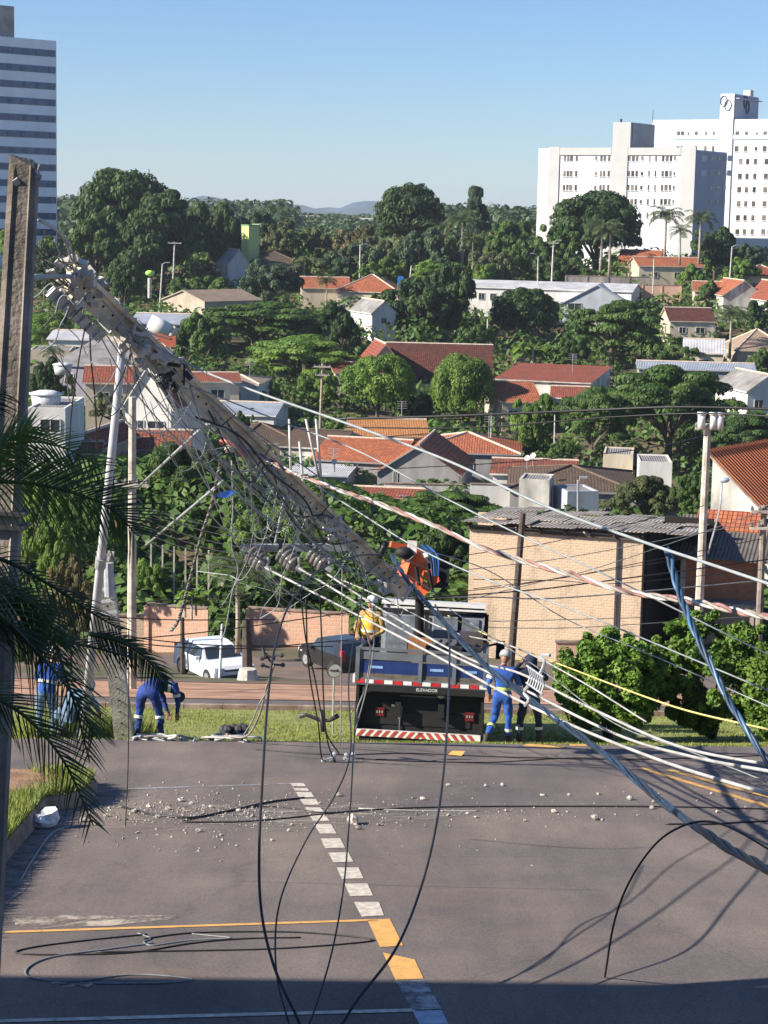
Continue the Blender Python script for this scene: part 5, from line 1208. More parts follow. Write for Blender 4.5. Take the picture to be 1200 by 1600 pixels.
def dish(px,py,D,r,label):
    p=W(px,py,D); t=empty('satellite_dish',(p.x,D,p.z),0,label,'satellite dish'); mb=MB(); mb.tube([(0,0,0),(-.05*r,-.12*r,.06*r),(-.14*r,-.3*r,.15*r)],[.05,r*.7,r],14,cap=False); mb.build('dish',M['canister_white'],t,True,loc=(0,0,0)); mb=MB(); mb.cyl((0,0,0),(0,.1,-.8),.04,6); mb.build('mount',galv,t,loc=(0,0,0))
dish(824,716,150,.24,'small white satellite dish at the corner of the rusty red roof'); dish(833,712,158,.24,'second white satellite dish just behind the one at the rusty roof corner'); dish(523,722,160,.25,'white satellite dish on the pale annex roof')
# ---- one way sign
p=W(520,1150,40.5); t=empty('road_sign',(p.x,40.5,gz(p.x,40.5)),R(6),'small round grey one way sign with black arrow beside the truck','sign'); zt=W(520,1047,40.5).z-gz(p.x,40.5)
mb=MB(); mb.cyl((0,0,-.1),(0,0,zt+.1),.02,8); mb.build('post',galv,t,loc=(0,0,0)); mb=MB(); mb.disc((0,-.03,zt),.15,(0,1,0),24,th=.012); fc=mb.build('sign_face',mat('sign_grey',(.42,.42,.40),rough=.5,var=.1),t,loc=(0,0,0))
mb=MB(); mb.box((-.01,-.042,zt),(.15,.008,.022)); mb.face([(.06,-.046,zt-.04),(.11,-.046,zt),(.06,-.046,zt+.04)]); mb.build('arrow',blackrub,fc,loc=(0,0,0))
mb=MB(); mb.tube([(.15*math.cos(a),-.036,zt+.15*math.sin(a)) for a in np.linspace(0,6.283,25)],.008,5,cap=False); mb.build('rim',darksteel,fc,loc=(0,0,0))
# ================= CARS =================
def car(label,px,py,D,yaw,L_,Wd,Hh,paint,kind='hatch',name='parked_car'):
    p=W(px,py,D); sl=math.atan((gz(p.x,D+2)-gz(p.x,D-2))/4)
    t=empty(name,(p.x,D,gz(p.x,D)+.08),yaw,label,'car')
    # local: +x forward, y width
    prof={'hatch':[(-2.0,.30,.95),(-2.02,.62,1),(-1.95,.95,1),(-1.62,1.34,.82),(-1.0,1.47,.78),(-.1,1.48,.78),(.35,1.38,.80),(1.0,.98,.97),(1.75,.84,.95),(1.98,.66,.92),(2.0,.34,.9)],
     'suv':[(-2.0,.34,.96),(-2.02,.7,1),(-1.97,1.02,1),(-1.78,1.58,.84),(-1.2,1.66,.8),(.0,1.64,.8),(.4,1.5,.84),(.85,1.08,.97),(1.7,.98,.96),(1.95,.78,.93),(1.98,.36,.9)]}[kind]
    k=L_/4.0; kh=Hh/(1.48 if kind=='hatch' else 1.66)
    mb=MB()
    def sec(x,z,wf): 
        return [(x*k,-Wd/2*wf*(.97 if z>1 else 1),z*kh),(x*k,Wd/2*wf*(.97 if z>1 else 1),z*kh)]
    # lower body: polygon sides with belt; build as strip over profile plus sides
    P=[sec(*q) for q in prof]
    for i in range(len(P)-1): mb.face([P[i][0],P[i+1][0],P[i+1][1],P[i][1]],0)
    belt=[]
    zb=.28*kh; zm=.93*kh if kind=='hatch' else 1.02*kh
    for s in (0,1):
        low=[(q[0]*k,(-1,1)[s]*Wd/2*q[2],min(q[1]*kh,zm)) for q in prof]
        bot=[(q[0]*k,(-1,1)[s]*Wd/2*.96,zb) for q in prof]
        for i in range(len(prof)-1): 
            f=[bot[i],bot[i+1],(low[i+1][0],(-1,1)[s]*Wd/2,low[i+1][2]),(low[i][0],(-1,1)[s]*Wd/2,low[i][2])]; mb.face(f if s==0 else f[::-1],0)
        for i in range(len(prof)-1):
            a=P[i][s]; b=P[i+1][s]; la=(low[i][0],(-1,1)[s]*Wd/2,low[i][2]); lb=(low[i+1][0],(-1,1)[s]*Wd/2,low[i+1][2])
            f=[la,lb,b,a]; mb.face(f if s==0 else f[::-1],0)
    body=mb.build('body',paint,t,loc=(0,0,0))
    # side windows
    for s in (-1,1):
        for (x0,x1) in ((-1.45,-.55),(-.5,.45)):
            mb=MB(); y0=s*(Wd/2+.004); y1=s*(Wd/2*.80+.012); zt=(1.38 if kind=='hatch' else 1.55)*kh; 
            pts=[(x0*k,y0,zm+.03),((x1+(.3 if x1>0 else 0))*k,y0,zm+.03),((x1-.02)*k,y1,zt),((x0+(.1 if x0<-1 else 0))*k,y1,zt)]
            mb.face(pts if s<0 else pts[::-1]); mb.build('window',glassm,t,loc=(0,0,0))
    # windscreen and rear window
    a=prof[6];b=prof[7]
    def scr(i,j,nm,e=.02):
        a,b=prof[i],prof[j]; A0=Vector(P[i][0]);A1=Vector(P[i][1]);B0=Vector(P[j][0]);B1=Vector(P[j][1]); c=(A0+A1+B0+B1)/4; n=(B0-A0).cross(A1-A0).normalized()
        if n.z<0: n=-n
        q=[c+(v-c)*.88+n*e for v in (A0,B0,B1,A1)]; mb=MB(); mb.face(q); mb.build(nm,glassm,t,loc=(0,0,0))
    scr(6,7,'windscreen'); scr(2,3,'rear_window')
    tyre=mat('tyre_rubber',(.02,.02,.02),rough=.9); rim=mat('alloy_rim',(.45,.45,.47),rough=.35,metal=.6)
    for x in (-1.28,1.27):
        for s in (-1,1):
            mb=MB(); c=V3(x*k,s*(Wd/2-.09),.31); mb.disc(c,.33,(0,1,0),20,th=.2); w_=mb.build('wheel',tyre,t,loc=(0,0,0)); mb=MB(); mb.disc(c+V3(0,s*.1,0),.2,(0,1,0),12,th=.03); mb.build('rim',rim,w_,loc=(0,0,0))
            mb=MB(); mb.disc(c+V3(0,-s*.03,.03),.38,(0,1,0),20,th=.16); 
    mb=MB(); mb.box((1.99*k,0,.42*kh),(.08,Wd*.8,.2)); mb.box((1.93*k,0,.68*kh),(.08,Wd*.45,.1)); mb.build('grille',darksteel,t,loc=(0,0,0))
    for s in (-1,1):
        mb=MB(); mb.box((1.84*k,s*Wd*.38,.76*kh),(.28,.34,.13)); mb.build('headlight',mat('headlight_glass',(.6,.62,.65),rough=.15),t,loc=(0,0,0))
        mb=MB(); mb.box((-1.95*k,s*Wd*.43,(.98 if kind=='hatch' else 1.05)*kh),(.16,.16,.42 if kind=='suv' else .25)); mb.build('tail_light',mat('tail_light_red',(.45,.02,.03),rough=.25),t,loc=(0,0,0))
        mb=MB(); mb.box((.55*k,s*(Wd/2+.08),zm+.06),(.12,.18,.13)); mb.build('side_mirror',paint,t,loc=(0,0,0))
    mb=MB(); mb.box((-2.03*k,0,.5*kh),(.06,.5,.13)); mb.box((-2.03*k,0,.36*kh),(.1,Wd*.94,.18)); mb.build('rear_bumper',paint,t,loc=(0,0,0))
    # pitch with slope
    t.rotation_euler=(0,0,yaw)
    return t
whitep=mat('white_car_paint',(.72,.74,.78),rough=.25,var=.04,spec=.6); blackp=mat('black_car_paint',(.02,.021,.024),rough=.2,var=.2,spec=.6)
car('white hatchback parked angled at the dirt roadside facing the camera',334,1062,72,R(-60),3.6,1.65,1.38,whitep,'hatch')
car('black tall hatchback with red tail lamps parked behind the truck',522,1058,80,R(125),3.2,1.5,1.45,blackp,'suv')
# ================= TRUCK =================
def truck():
    D=37.4; p=W(652,1155,D); z0=W(652,1186,D).z; yaw=R(-3.5)
    t=bpy.data.objects.new('utility_truck',None); C.objects.link(t); t.location=(p.x,D,z0); t.rotation_euler=(R(-9.5),R(1.2),yaw)
    tag(t,'dark flatbed utility truck with blue tailboard, folded orange crane and striped rear bumper','truck')
    B=lambda: MB()
    def part(mb,n,m_,par=t,sm=False): return mb.build(n,m_,par,sm,loc=(0,0,0))
    black=mat('truck_black',(.005,.005,.006),rough=.7,var=.3); gry=mat('truck_bed_grey',(.15,.165,.18),rough=.5,var=.2,scale=2,metal=.3); blu=mat('truck_blue',(.010,.03,.13),rough=.45,var=.2); wht=mat('truck_white',(.7,.7,.68),rough=.35,var=.08); red=mat('reflector_red',(.5,.03,.03),rough=.35)
    hw=1.28; fl=1.62 # floor height
    mb=B(); 
    for s in (-.42,.42): mb.box((s,3.6,.95),(.12,7.2,.26))
    for y in (.3,1.8,3.4,5.2): mb.box((0,y,.95),(.9,.1,.2))
    part(mb,'chassis',black)
    mb=B(); mb.box((0,2.4,fl-.06),(2*hw,4.9,.12)); part(mb,'bed_floor',mat('bed_planks',(.12,.10,.08),rough=.9,var=.4))
    # tailboard: rear frame
    mb=B(); mb.box((0,-.02,fl-.16),(2*hw,.1,.14)); part(mb,'rear_sill',gry)
    for i in range(14):
        mb=B(); mb.box((-hw+.1+i*.185*1.0,-.078,fl-.16),(.165,.006,.075)); part(mb,'reflector',red if i%2==0 else wht)
    mb=B(); mb.box((0,-.02,fl+.10),(2*hw-.06,.05,.28)); tb=part(mb,'tailboard',blu)
    mb=B(); mb.box((0,-.03,fl+.34),(2*hw,.05,.15)); mb.box((0,-.02,fl+.47),(2*hw+.02,.08,.06)); part(mb,'upper_rail',gry)
    for x in (-hw+.04,-.02,hw-.04,hw*.5): mb=B(); mb.box((x,-.065,fl+.16),(.07,.05,.62)); part(mb,'stake',gry)
    for x in (-.88,.3,.95): mb=B(); mb.box((x,-.05,fl+.12),(.26,.008,.05)); part(mb,'tailboard_label',mat('label_light_blue',(.2,.35,.6)),tb)
    for s in (-1,1):
        mb=B(); mb.box((s*(hw-.02),2.4,fl+.22),(.05,4.9,.5)); part(mb,'side_board',gry)
        mb=B(); mb.box((s*(hw+.02),2.4,fl-.12),(.05,4.9,.16)); part(mb,'side_rail',wht)
    # black panel standing in for under-bed shade, frame bars + bumper
    mb=B(); mb.box((0,.25,fl-.70),(2*hw-.06,.06,.98)); mb.box((-hw+.06,.25,fl-.7),(.06,.5,1.0)); mb.box((hw-.06,.25,fl-.7),(.06,.5,1.0)); mb.box((0,.12,fl-.32),(2*hw-.3,.3,.1)); mb.box((0,.3,.75),(2.0,.2,.25)); part(mb,'rear_shade_frame',black)
    mb=B(); mb.box((0,.02,.46),(2.42,.12,.13)); bp=part(mb,'bumper',wht)
    n=15
    for i in range(n):
        x=-1.2+i*2.4/n; sl=.10 if x<0 else -.10; mb=B(); y=-.046; mb.face([(x,y,.40),(x+.085,y,.40),(x+.085+sl,y,.52),(x+sl,y,.52)]); part(mb,'diagonal_stripe',mat('stripe_red',(.42,.06,.04),rough=.5,var=.3),bp)
    mb=B(); mb.box((0,.1,.30),(2.3,.2,.12)); part(mb,'lower_beam',black)
    tyre=mat('tyre_rubber',(.02,.02,.02),rough=.9); rim=mat('truck_rim',(.3,.3,.3),rough=.5)
    for y in (1.5,):
        for s in (-1,1):
            for q in (.78,1.08): mb=B(); mb.disc((s*q,y,.44),.48,(1,0,0),22,th=.24); w_=part(mb,'wheel',tyre); mb=B(); mb.disc((s*(q+.13),y,.44),.25,(1,0,0),12,th=.03); part(mb,'rim',rim,w_)
    for s in (-1,1): mb=B(); mb.disc((s*1.02,6.1,.44),.48,(1,0,0),22,th=.27); w_=part(mb,'wheel',tyre); mb=B(); mb.disc((s*1.17,6.1,.44),.25,(1,0,0),12,th=.03); part(mb,'rim',rim,w_)
    for s in (-1,1): mb=B(); mb.box((s*.95,.95,.62),(.62,.03,.66)); part(mb,'mudflap',black)
    # tail lights
    for x in (-.78,.98):
        mb=B(); mb.box((x,.20,.86),(.18,.05,.17)); tl=part(mb,'tail_light',mat('tail_red_dim',(.13,.012,.016),rough=.3)); 
        for k in (-.05,0,.05): mb=B(); mb.box((x+k,.17,.86),(.025,.015,.045)); part(mb,'lens',mat('lens_grey',(.3,.28,.27),rough=.4),tl)
    for x in (-.32,.55): mb=B(); mb.box((x,.2,1.32),(.06,.05,.1)); part(mb,'marker_light',wht)
    mb=B(); mb.disc((.40,.2,1.26),.08,(0,1,0),16,th=.03); part(mb,'round_plate',mat('plate_white',(.75,.75,.72)))
    mb=B(); mb.tube([(.1,.2,1.42),(.25,.18,1.46),(.42,.18,1.44),(.55,.16,1.5)],.03,6); mb.tube([(-.55,.2,1.0),(-.35,.16,.98),(-.38,.16,.75)],.03,6); mb.cyl((-.38,.18,1.0),(-.38,.18,.42),.012,5); part(mb,'tow_gear',gry)
    mb=B(); mb.box((.1,.2,1.2),(1.0,.02,.02)); part(mb,'frame_edge',gry)
    cu=bpy.data.curves.new('lettering','FONT'); cu.body='ELEVADOR'; cu.size=.085; cu.extrude=.002; cu.align_x='CENTER'; cu.materials.append(wht)
    o=bpy.data.objects.new('lettering',cu); C.objects.link(o); DEP=bpy.context.evaluated_depsgraph_get(); DEP.update(); lm=bpy.data.meshes.new_from_object(o.evaluated_get(DEP)); bpy.data.objects.remove(o); o=bpy.data.objects.new('lettering',lm); C.objects.link(o); o.parent=t; o.location=(.13,-.085,fl-.30); o.rotation_euler=(R(90),0,0)
    mb=B(); mb.box((.13,-.06,fl-.28),(2*hw-.3,.05,.13)); part(mb,'sign_bar',black)
    # headboard frame and cab
    mb=B()
    for x in (-1.15,-.1,.62,1.2): mb.box((x,4.75,fl+.55),(.09,.08,1.1))
    mb.box((0,4.75,fl+1.08),(2.4,.08,.1)); part(mb,'headboard',black)
    cx=.02; c0=5.35
    mb=B(); P=[(5.2,.75),(5.2,2.62),(5.5,2.78),(6.6,2.80),(6.95,2.0),(7.15,1.5),(7.2,.75)]
    for s in (-1,1):
        pts=[(cx+s*1.12,y,z) for y,z in P]; mb.face(pts if s>0 else pts[::-1])
    for i in range(len(P)): j=(i+1)%len(P); mb.face([(cx-1.12,P[i][0],P[i][1]),(cx+1.12,P[i][0],P[i][1]),(cx+1.12,P[j][0],P[j][1]),(cx-1.12,P[j][0],P[j][1])][::-1])
    cab=part(mb,'cab',mat('cab_bluish_grey',(.28,.30,.34),rough=.4,var=.15))
    gw=mat('cab_rear_glass',(.16,.18,.21),rough=.12,var=.3,spec=.7)
    for x,w_ in ((-.55,.95),(.52,1.0)): mb=B(); mb.box((cx+x,5.185,2.18),(w_,.03,.80)); part(mb,'rear_window',gw,cab)
    for s in (-1,1): mb=B(); mb.box((cx+s*1.125,6.05,2.15),(.03,.9,.5)); part(mb,'side_window',gw,cab)
    mb=B(); mb.box((cx,5.9,2.86),(2.3,1.5,.08)); mb.box((cx+.1,5.3,2.72),(2.1,.3,.12)); part(mb,'roof_rack',wht)
    mb=B(); mb.beam((cx+1.12,6.9,1.9),(cx+1.5,6.9,2.0),.05,.05); mb.box((cx+1.52,6.9,1.85),(.2,.08,.42)); part(mb,'mirror',black,cab)
    mb=B(); mb.beam((cx-1.12,6.9,1.9),(cx-1.5,6.9,2.0),.05,.05); mb.box((cx-1.52,6.9,1.85),(.2,.08,.42)); part(mb,'mirror',black,cab)
    # lattice basket and tool boxes on bed
    mb=B()
    for i in range(6): mb.cyl((.1+i*.2,1.2,fl+.42+.04*(i%2)),(.25+i*.2,4.2,fl+.5),.035,6)
    part(mb,'stowed_pipes',black)
    mb=B(); mb.box((.55,2.2,fl+.36),(1.1,.7,.26)); part(mb,'tool_box',black)
    mb=B(); mb.box((.9,3.6,fl+.6),(.5,.5,.3)); part(mb,'equipment_crate',mat('crate_dark',(.06,.05,.05),rough=.8)); mb=B(); mb.box((-.15,3.0,fl+.42),(.5,.4,.34)); part(mb,'equipment_crate',mat('crate_brown',(.28,.12,.04),rough=.8))
    # crane
    orng=mat('crane_orange',(.72,.13,.03),rough=.45,var=.25,scale=3)
    cr=empty('loader_crane_arm',(0,0,0)); cr.parent=t
    q=lambda px,py,Dd: (t.matrix_basis.inverted()@W(px,py,Dd))
    mb=B(); s=q(655,1000,42.2); mb.cyl(s,q(656,925,42.0),.1,10); mb.box(s-V3(0,0,.1),(.5,.4,.2)); part(mb,'column',black,cr)
    mb=B(); mb.beam(q(600,905,41.8),q(662,872,41.6),.30,.22); mb.beam(q(662,862,41.6),q(610,850,41.4),.14,.12); mb.beam(q(652,880,41.4),q(640,915,41.4),.26,.26); part(mb,'lower_arm',orng,cr)
    mb=B(); mb.beam(q(650,868,41.2),q(684,912,41.0),.34,.26,w2=.3,h2=.24); mb.beam(q(634,886,41.1),q(668,926,41.0),.24,.2); mb.beam(q(640,872,41.0),q(632,900,41.0),.2,.2); part(mb,'upper_arm',orng,cr)
    mb=B(); mb.box(q(644,855,41.0),(.2,.2,.28)); mb.beam(q(662,868,40.9),q(676,862,40.9),.12,.1); part(mb,'arm_tip',mat('crane_white',(.7,.62,.6),rough=.5),cr)
    mb=B(); mb.ball(q(632,864,40.9),.17,n=12,sq=(1.2,.8,.8)); mb.beam(q(668,880,40.85),q(676,925,40.85),.06,.05); mb.beam(q(650,885,40.85),q(655,915,40.85),.07,.05); mb.beam(q(600,905,41.3),q(640,868,41.2),.08,.08); mb.box(q(686,900,41.1),(.42,.3,.5)); part(mb,'hydraulic_motor',black,cr,True)
    for k in range(4): mb=B(); mb.tube(spline([q(655+k*4,852,40.9),q(672+k*4,870,40.8),q(676+k*3,900,40.8)],5),.022,6); part(mb,'hydraulic_hose',[bluecab,mat('hose_blue',(.05,.15,.45),rough=.4)][k%2],cr)
    return t
TK=truck()
# ================= PEOPLE =================
skinm=mat('skin',(.30,.16,.10),rough=.6,var=.1); bluew=mat('blue_workwear',(.02,.085,.36),rough=.85,var=.35,scale=5,bump=.3); navy=mat('navy_workwear',(.012,.018,.05),rough=.85,var=.3,scale=5,bump=.3); refl=mat('reflective_band',(.55,.60,.55),rough=.4,var=.1); reflY=mat('yellow_reflective_band',(.62,.75,.18),rough=.4,var=.1); boot=mat('dark_boot',(.03,.025,.02),rough=.7); hiviz=mat('yellow_orange_vest',(.75,.42,.05),rough=.8,var=.2); fadedb=mat('faded_blue_cloth',(.13,.20,.30),rough=.9,var=.25)
DEP=bpy.context.evaluated_depsgraph_get
def person(label,loc,rz,J,cloth,hat=None,hatm=None,bands=(),face_rz=0,skin=skinm,gloves=None,trouser=None,vest=None,head_tilt=(0,0)):
    """J: joint dict in local metres. Body is one skinned continuous surface."""
    t=empty('person',loc,rz,label,'person')
    names=['pelvis','belly','chest','neck','head0']+[s+j for s in('L','R') for j in('sh','el','wr','hand','hip','kn','an','toe')]
    rad={'pelvis':.155,'belly':.14,'chest':.165,'neck':.06,'head0':.058,'sh':.085,'el':.055,'wr':.036,'hand':.038,'hip':.115,'kn':.075,'an':.055,'toe':.045}
    vs=[];ed=[];rr=[];idx={}
    def add(n,p,r,par=None):
        idx[n]=len(vs); vs.append(Vector(p)); rr.append(r)
        if par: ed.append((idx[par],idx[n]))
    add('pelvis',J['pelvis'],.15); add('belly',J['belly'],.14,'pelvis'); add('chest',J['chest'],.165,'belly'); add('neck',J['neck'],.062,'chest'); add('head0',J['head'],.055,'neck')
    for s in 'LR':
        add(s+'sh',J[s+'sh'],.085,'chest'); add(s+'el',J[s+'el'],.056,s+'sh'); add(s+'wr',J[s+'wr'],.036,s+'el')
        d=(Vector(J[s+'wr'])-Vector(J[s+'el'])).normalized(); h=Vector(J[s+'wr'])+d*.07; add(s+'hand',h,.036,s+'wr')
        sd=d.cross(Vector((0,1,.3))).normalized(); nn=d.cross(sd)
        for k,l in enumerate((.075,.085,.08,.062)):
            b=h+sd*(k-1.5)*.024+d*.02; add(s+'f%da'%k,b,.012,s+'hand'); add(s+'f%db'%k,b+d*l*.55+nn*.012,.010,s+'f%da'%k); add(s+'f%dc'%k,b+d*l*.85+nn*.035,.008,s+'f%db'%k)
        add(s+'th',h-d*.02+sd*.045,.012,s+'hand'); add(s+'tt',h+d*.03+sd*.07,.010,s+'th')
        add(s+'hip',J[s+'hip'],.115,'pelvis'); add(s+'kn',J[s+'kn'],.075,s+'hip'); add(s+'an',J[s+'an'],.052,s+'kn')
    me=bpy.data.meshes.new('body'); me.from_pydata(vs,ed,[]); o=bpy.data.objects.new('body',me); C.objects.link(o)
    sk=o.modifiers.new('s','SKIN'); 
    for i,sv in enumerate(me.skin_vertices[0].data): sv.radius=(rr[i],rr[i]*(.8 if i<3 else 1)); sv.use_root=(i==0)
    o.modifiers.new('u','SUBSURF').levels=2; o.modifiers['u'].render_levels=2
    dg=DEP(); dg.update(); nm=bpy.data.meshes.new_from_object(o.evaluated_get(dg)); bpy.data.objects.remove(o)
    # cloth creases
    from mathutils import noise as NZ
    nh=Vector(J['head'])
    for v in nm.vertices:
        if min((v.co-Vector(J[s+'wr'])).length for s in 'LR')>.12 and (v.co-nh).length>.2:
            q=v.co; k=NZ.noise(Vector((q.x*9,q.y*9,q.z*16)))*.020+NZ.noise(Vector((q.x*22,q.y*22,q.z*34)))*.009; v.co+=v.normal*k
    # add head with face to the same mesh (the neck runs into it)
    Hc=Vector(J['head']); fwd=Matrix.Rotation(face_rz,3,'Z')@Vector((0,1,0)); upv=(Hc-Vector(J['neck'])).normalized(); sdv=fwd.cross(upv).normalized(); fwd=upv.cross(sdv)
    mb=MB(); mb.v=[tuple(v.co) for v in nm.vertices]; mb.f=[tuple(p.vertices) for p in nm.polygons]; mb.uv=[[(0,0)]*len(p.vertices) for p in nm.polygons]
    mats=[]
    wr={s:Vector(J[s+'wr']) for s in 'LR'}; 
    tr=trouser or cloth
    for p in nm.polygons:
        c=p.center; m_=0
        if (c-Hc).length<.13 or (c-Vector(J['neck'])).length<.06: m_=1
        for s in 'LR':
            if (c-wr[s]-(wr[s]-Vector(J[s+'el'])).normalized()*.09).length<.11: m_=1
            if (c-Vector(J[s+'an'])).length<.10: m_=2
        if m_==0 and trouser and (c.z<Vector(J['pelvis']).z+.02): m_=3
        mats.append(m_)
    mb.m=mats; n0=len(mb.v)
    mb.ball((0,0,0),.098,1,14,(.80,.98,1.18)); M3=Matrix((sdv,fwd,upv)).transposed()
    for i in range(n0,len(mb.v)): mb.v[i]=tuple(M3@Vector(mb.v[i])+Hc+upv*.05)
    F=Hc+upv*.05
    def feat(off,r,sq,mi=1):
        k=len(mb.v); mb.ball((0,0,0),r,mi,8,sq)
        for i in range(k,len(mb.v)): mb.v[i]=tuple(M3@(Vector(mb.v[i])+Vector(off))+F)
    feat((0,.098,-.02),.018,(.7,1.1,1.3)); feat((0,.088,-.062),.022,(1.2,.5,.35),4)
    for s in (-1,1): feat((s*.03,.084,.01),.011,(1.2,.6,.8),4); feat((s*.08,0,-.01),.022,(.4,.9,1.3))
    for s in 'LR': # boots
        an=Vector(J[s+'an']); toe=Vector(J[s+'toe']); k=len(mb.v); mb.tube([an+V3(0,0,.05),an-V3(0,0,.02),an.lerp(toe,.5)-V3(0,0,.02),toe],[.062,.066,.05,.04],8,2)
    ml=[cloth,skin if not gloves else skin,boot,tr,mat('lip_dark',(.12,.05,.04))]
    b=mb.build('body',ml,t,True,loc=(0,0,0))
    if hat:
        mb=MB(); hc=F+upv*.055
        if hat=='helmet':
            mb.tube([hc-upv*.03,hc-upv*.028,hc+upv*.03,hc+upv*.075,hc+upv*.105,hc+upv*.115],[.105,.118,.115,.095,.055,.01],14); mb.disc(hc-upv*.025+fwd*.05,.115,upv,16,th=.012); mb.tube([hc+upv*.118+fwd*.06-upv*.02,hc+upv*.118,hc+upv*.118-fwd*.06-upv*.02],.012,5); mb.build('hard_hat',hatm,t,True,loc=(0,0,0))
        elif hat=='hood':
            mb.tube([F-upv*.15,F-upv*.08-fwd*.02,F-fwd*.02,F+upv*.07-fwd*.01,F+upv*.125],[.10,.118,.122,.10,.02],14); mb.build('hood',hatm,t,True,loc=(0,0,0))
        else:
            mb.ball(F+upv*.035-fwd*.015,.108,n=14,sq=(.95,1.05,.95)); mb.build('hair' if hat=='hair' else 'cap',hatm,t,True,loc=(0,0,0))
            if hat=='cap': mb=MB(); mb.disc(F+upv*.05+fwd*.09,.075,upv+fwd*.2,12,th=.012); mb.build('cap_peak',hatm,t,loc=(0,0,0))
    for (a,b_,u,r,m_) in bands:
        A=Vector(J[a]); Bb=Vector(J[b_]); c=A.lerp(Bb,u); d=(Bb-A).normalized(); mb=MB(); mb.tube([c-d*.028,c+d*.028],r,16,cap=False); mb.tube([c+d*.028,c-d*.028],r*.98,16,cap=False); mb.build('reflective_band',m_,t,True,loc=(0,0,0))
    if vest:
        A=Vector(J['belly']); Bb=Vector(J['chest']); d=(Bb-A); mb=MB(); k=len(mb.v); mb.tube([A-d*.3,A,A+d*.5,Bb,Bb+d*.45],[.17,.17,.18,.19,.10],16)
        for i in range(k,len(mb.v)): v=Vector(mb.v[i]); c=A.lerp(Bb,.5); mb.v[i]=(c.x+(v.x-c.x)*1.15,v.y,v.z)
        mb.build('vest',vest,t,True,loc=(0,0,0))
    return t
def standing(h=1.0,arm='down',lk=0,rk=0):
    J=dict(pelvis=(0,0,.95),belly=(0,.0,1.1),chest=(0,.0,1.33),neck=(0,.0,1.5),head=(0,.02,1.60),
    Lsh=(-.19,0,1.42),Rsh=(.19,0,1.42),Lel=(-.26,-.02,1.14),Rel=(.26,-.02,1.14),Lwr=(-.26,.10,.90),Rwr=(.26,.10,.90),
    Lhip=(-.10,0,.90),Rhip=(.10,0,.90),Lkn=(-.12,.03,.50),Rkn=(.12,.03,.50),Lan=(-.13,0,.09),Ran=(.13,0,.09),Ltoe=(-.15,.17,.04),Rtoe=(.15,.17,.04))
    return J
def at(px,py,D): p=W(px,py,D); return (p.x,D,gz(p.x,D))
# worker with grey hard hat walking (facing away to the right)
J=standing(); J.update(Lkn=(-.13,-.02,.52),Lan=(-.25,-.38,.22),Ltoe=(-.30,-.46,.08),Rel=(.30,.08,1.16),Rwr=(.32,.28,1.12),Lel=(-.28,-.08,1.16),Lwr=(-.25,.05,.95),chest=(.0,.05,1.33),neck=(0,.08,1.49),head=(.01,.12,1.59))
J['Lkn']=(-.14,.12,.50)
person('standing worker in bright blue coveralls and grey hard hat close beside the truck',at(783,1165,36.6),R(-8),J,bluew,'helmet',mat('helmet_grey',(.42,.43,.44),rough=.35),[('pelvis','chest',.35,.185,reflY),('Rkn','Ran',.55,.075,refl),('Lkn','Lan',.5,.078,reflY),('Lsh','Lel',.5,.082,refl)])
J=standing(); J.update(Lel=(-.32,.18,1.36),Lwr=(-.14,.30,1.52),Rel=(.34,.14,1.24),Rwr=(.30,.36,1.2),Lkn=(-.17,.02,.5),Rkn=(.17,.02,.5),Lan=(-.20,0,.09),Ran=(.20,0,.09),Ltoe=(-.22,.16,.04),Rtoe=(.22,.16,.04))
person('standing worker in dark navy clothes and dark hood next to the worker in blue',at(826,1166,36.8),R(6),J,navy,'hood',navy,[('Lkn','Lan',.45,.078,refl),('Rkn','Ran',.45,.078,refl)])
# bent over worker
J=dict(pelvis=(0,-.05,.98),belly=(.05,.14,1.04),chest=(.20,.38,.98),neck=(.30,.52,.86),head=(.36,.58,.78),Lsh=(.03,.42,.98),Rsh=(.40,.32,1.0),Lel=(.12,.50,.68),Rel=(.47,.30,.70),Lwr=(.20,.50,.44),Rwr=(.44,.36,.46),
 Lhip=(-.12,-.06,.92),Rhip=(.12,-.06,.92),Lkn=(-.18,.0,.50),Rkn=(.20,.06,.50),Lan=(-.20,-.05,.09),Ran=(.24,.02,.09),Ltoe=(-.22,.13,.04),Rtoe=(.28,.18,.04))
person('worker in dark blue coveralls bending forward over cables beside the pole stump',at(232,1163,35.9),R(-12),J,mat('blue_coverall_deep',(.012,.04,.20),rough=.85,var=.45,scale=6,bump=.3),'hair',mat('dark_hair',(.015,.012,.01),rough=.8),[('Lkn','Lan',.12,.088,refl),('Rkn','Ran',.12,.088,refl),('Rsh','Rel',.62,.075,refl),('belly','Rsh',.7,.14,refl)])
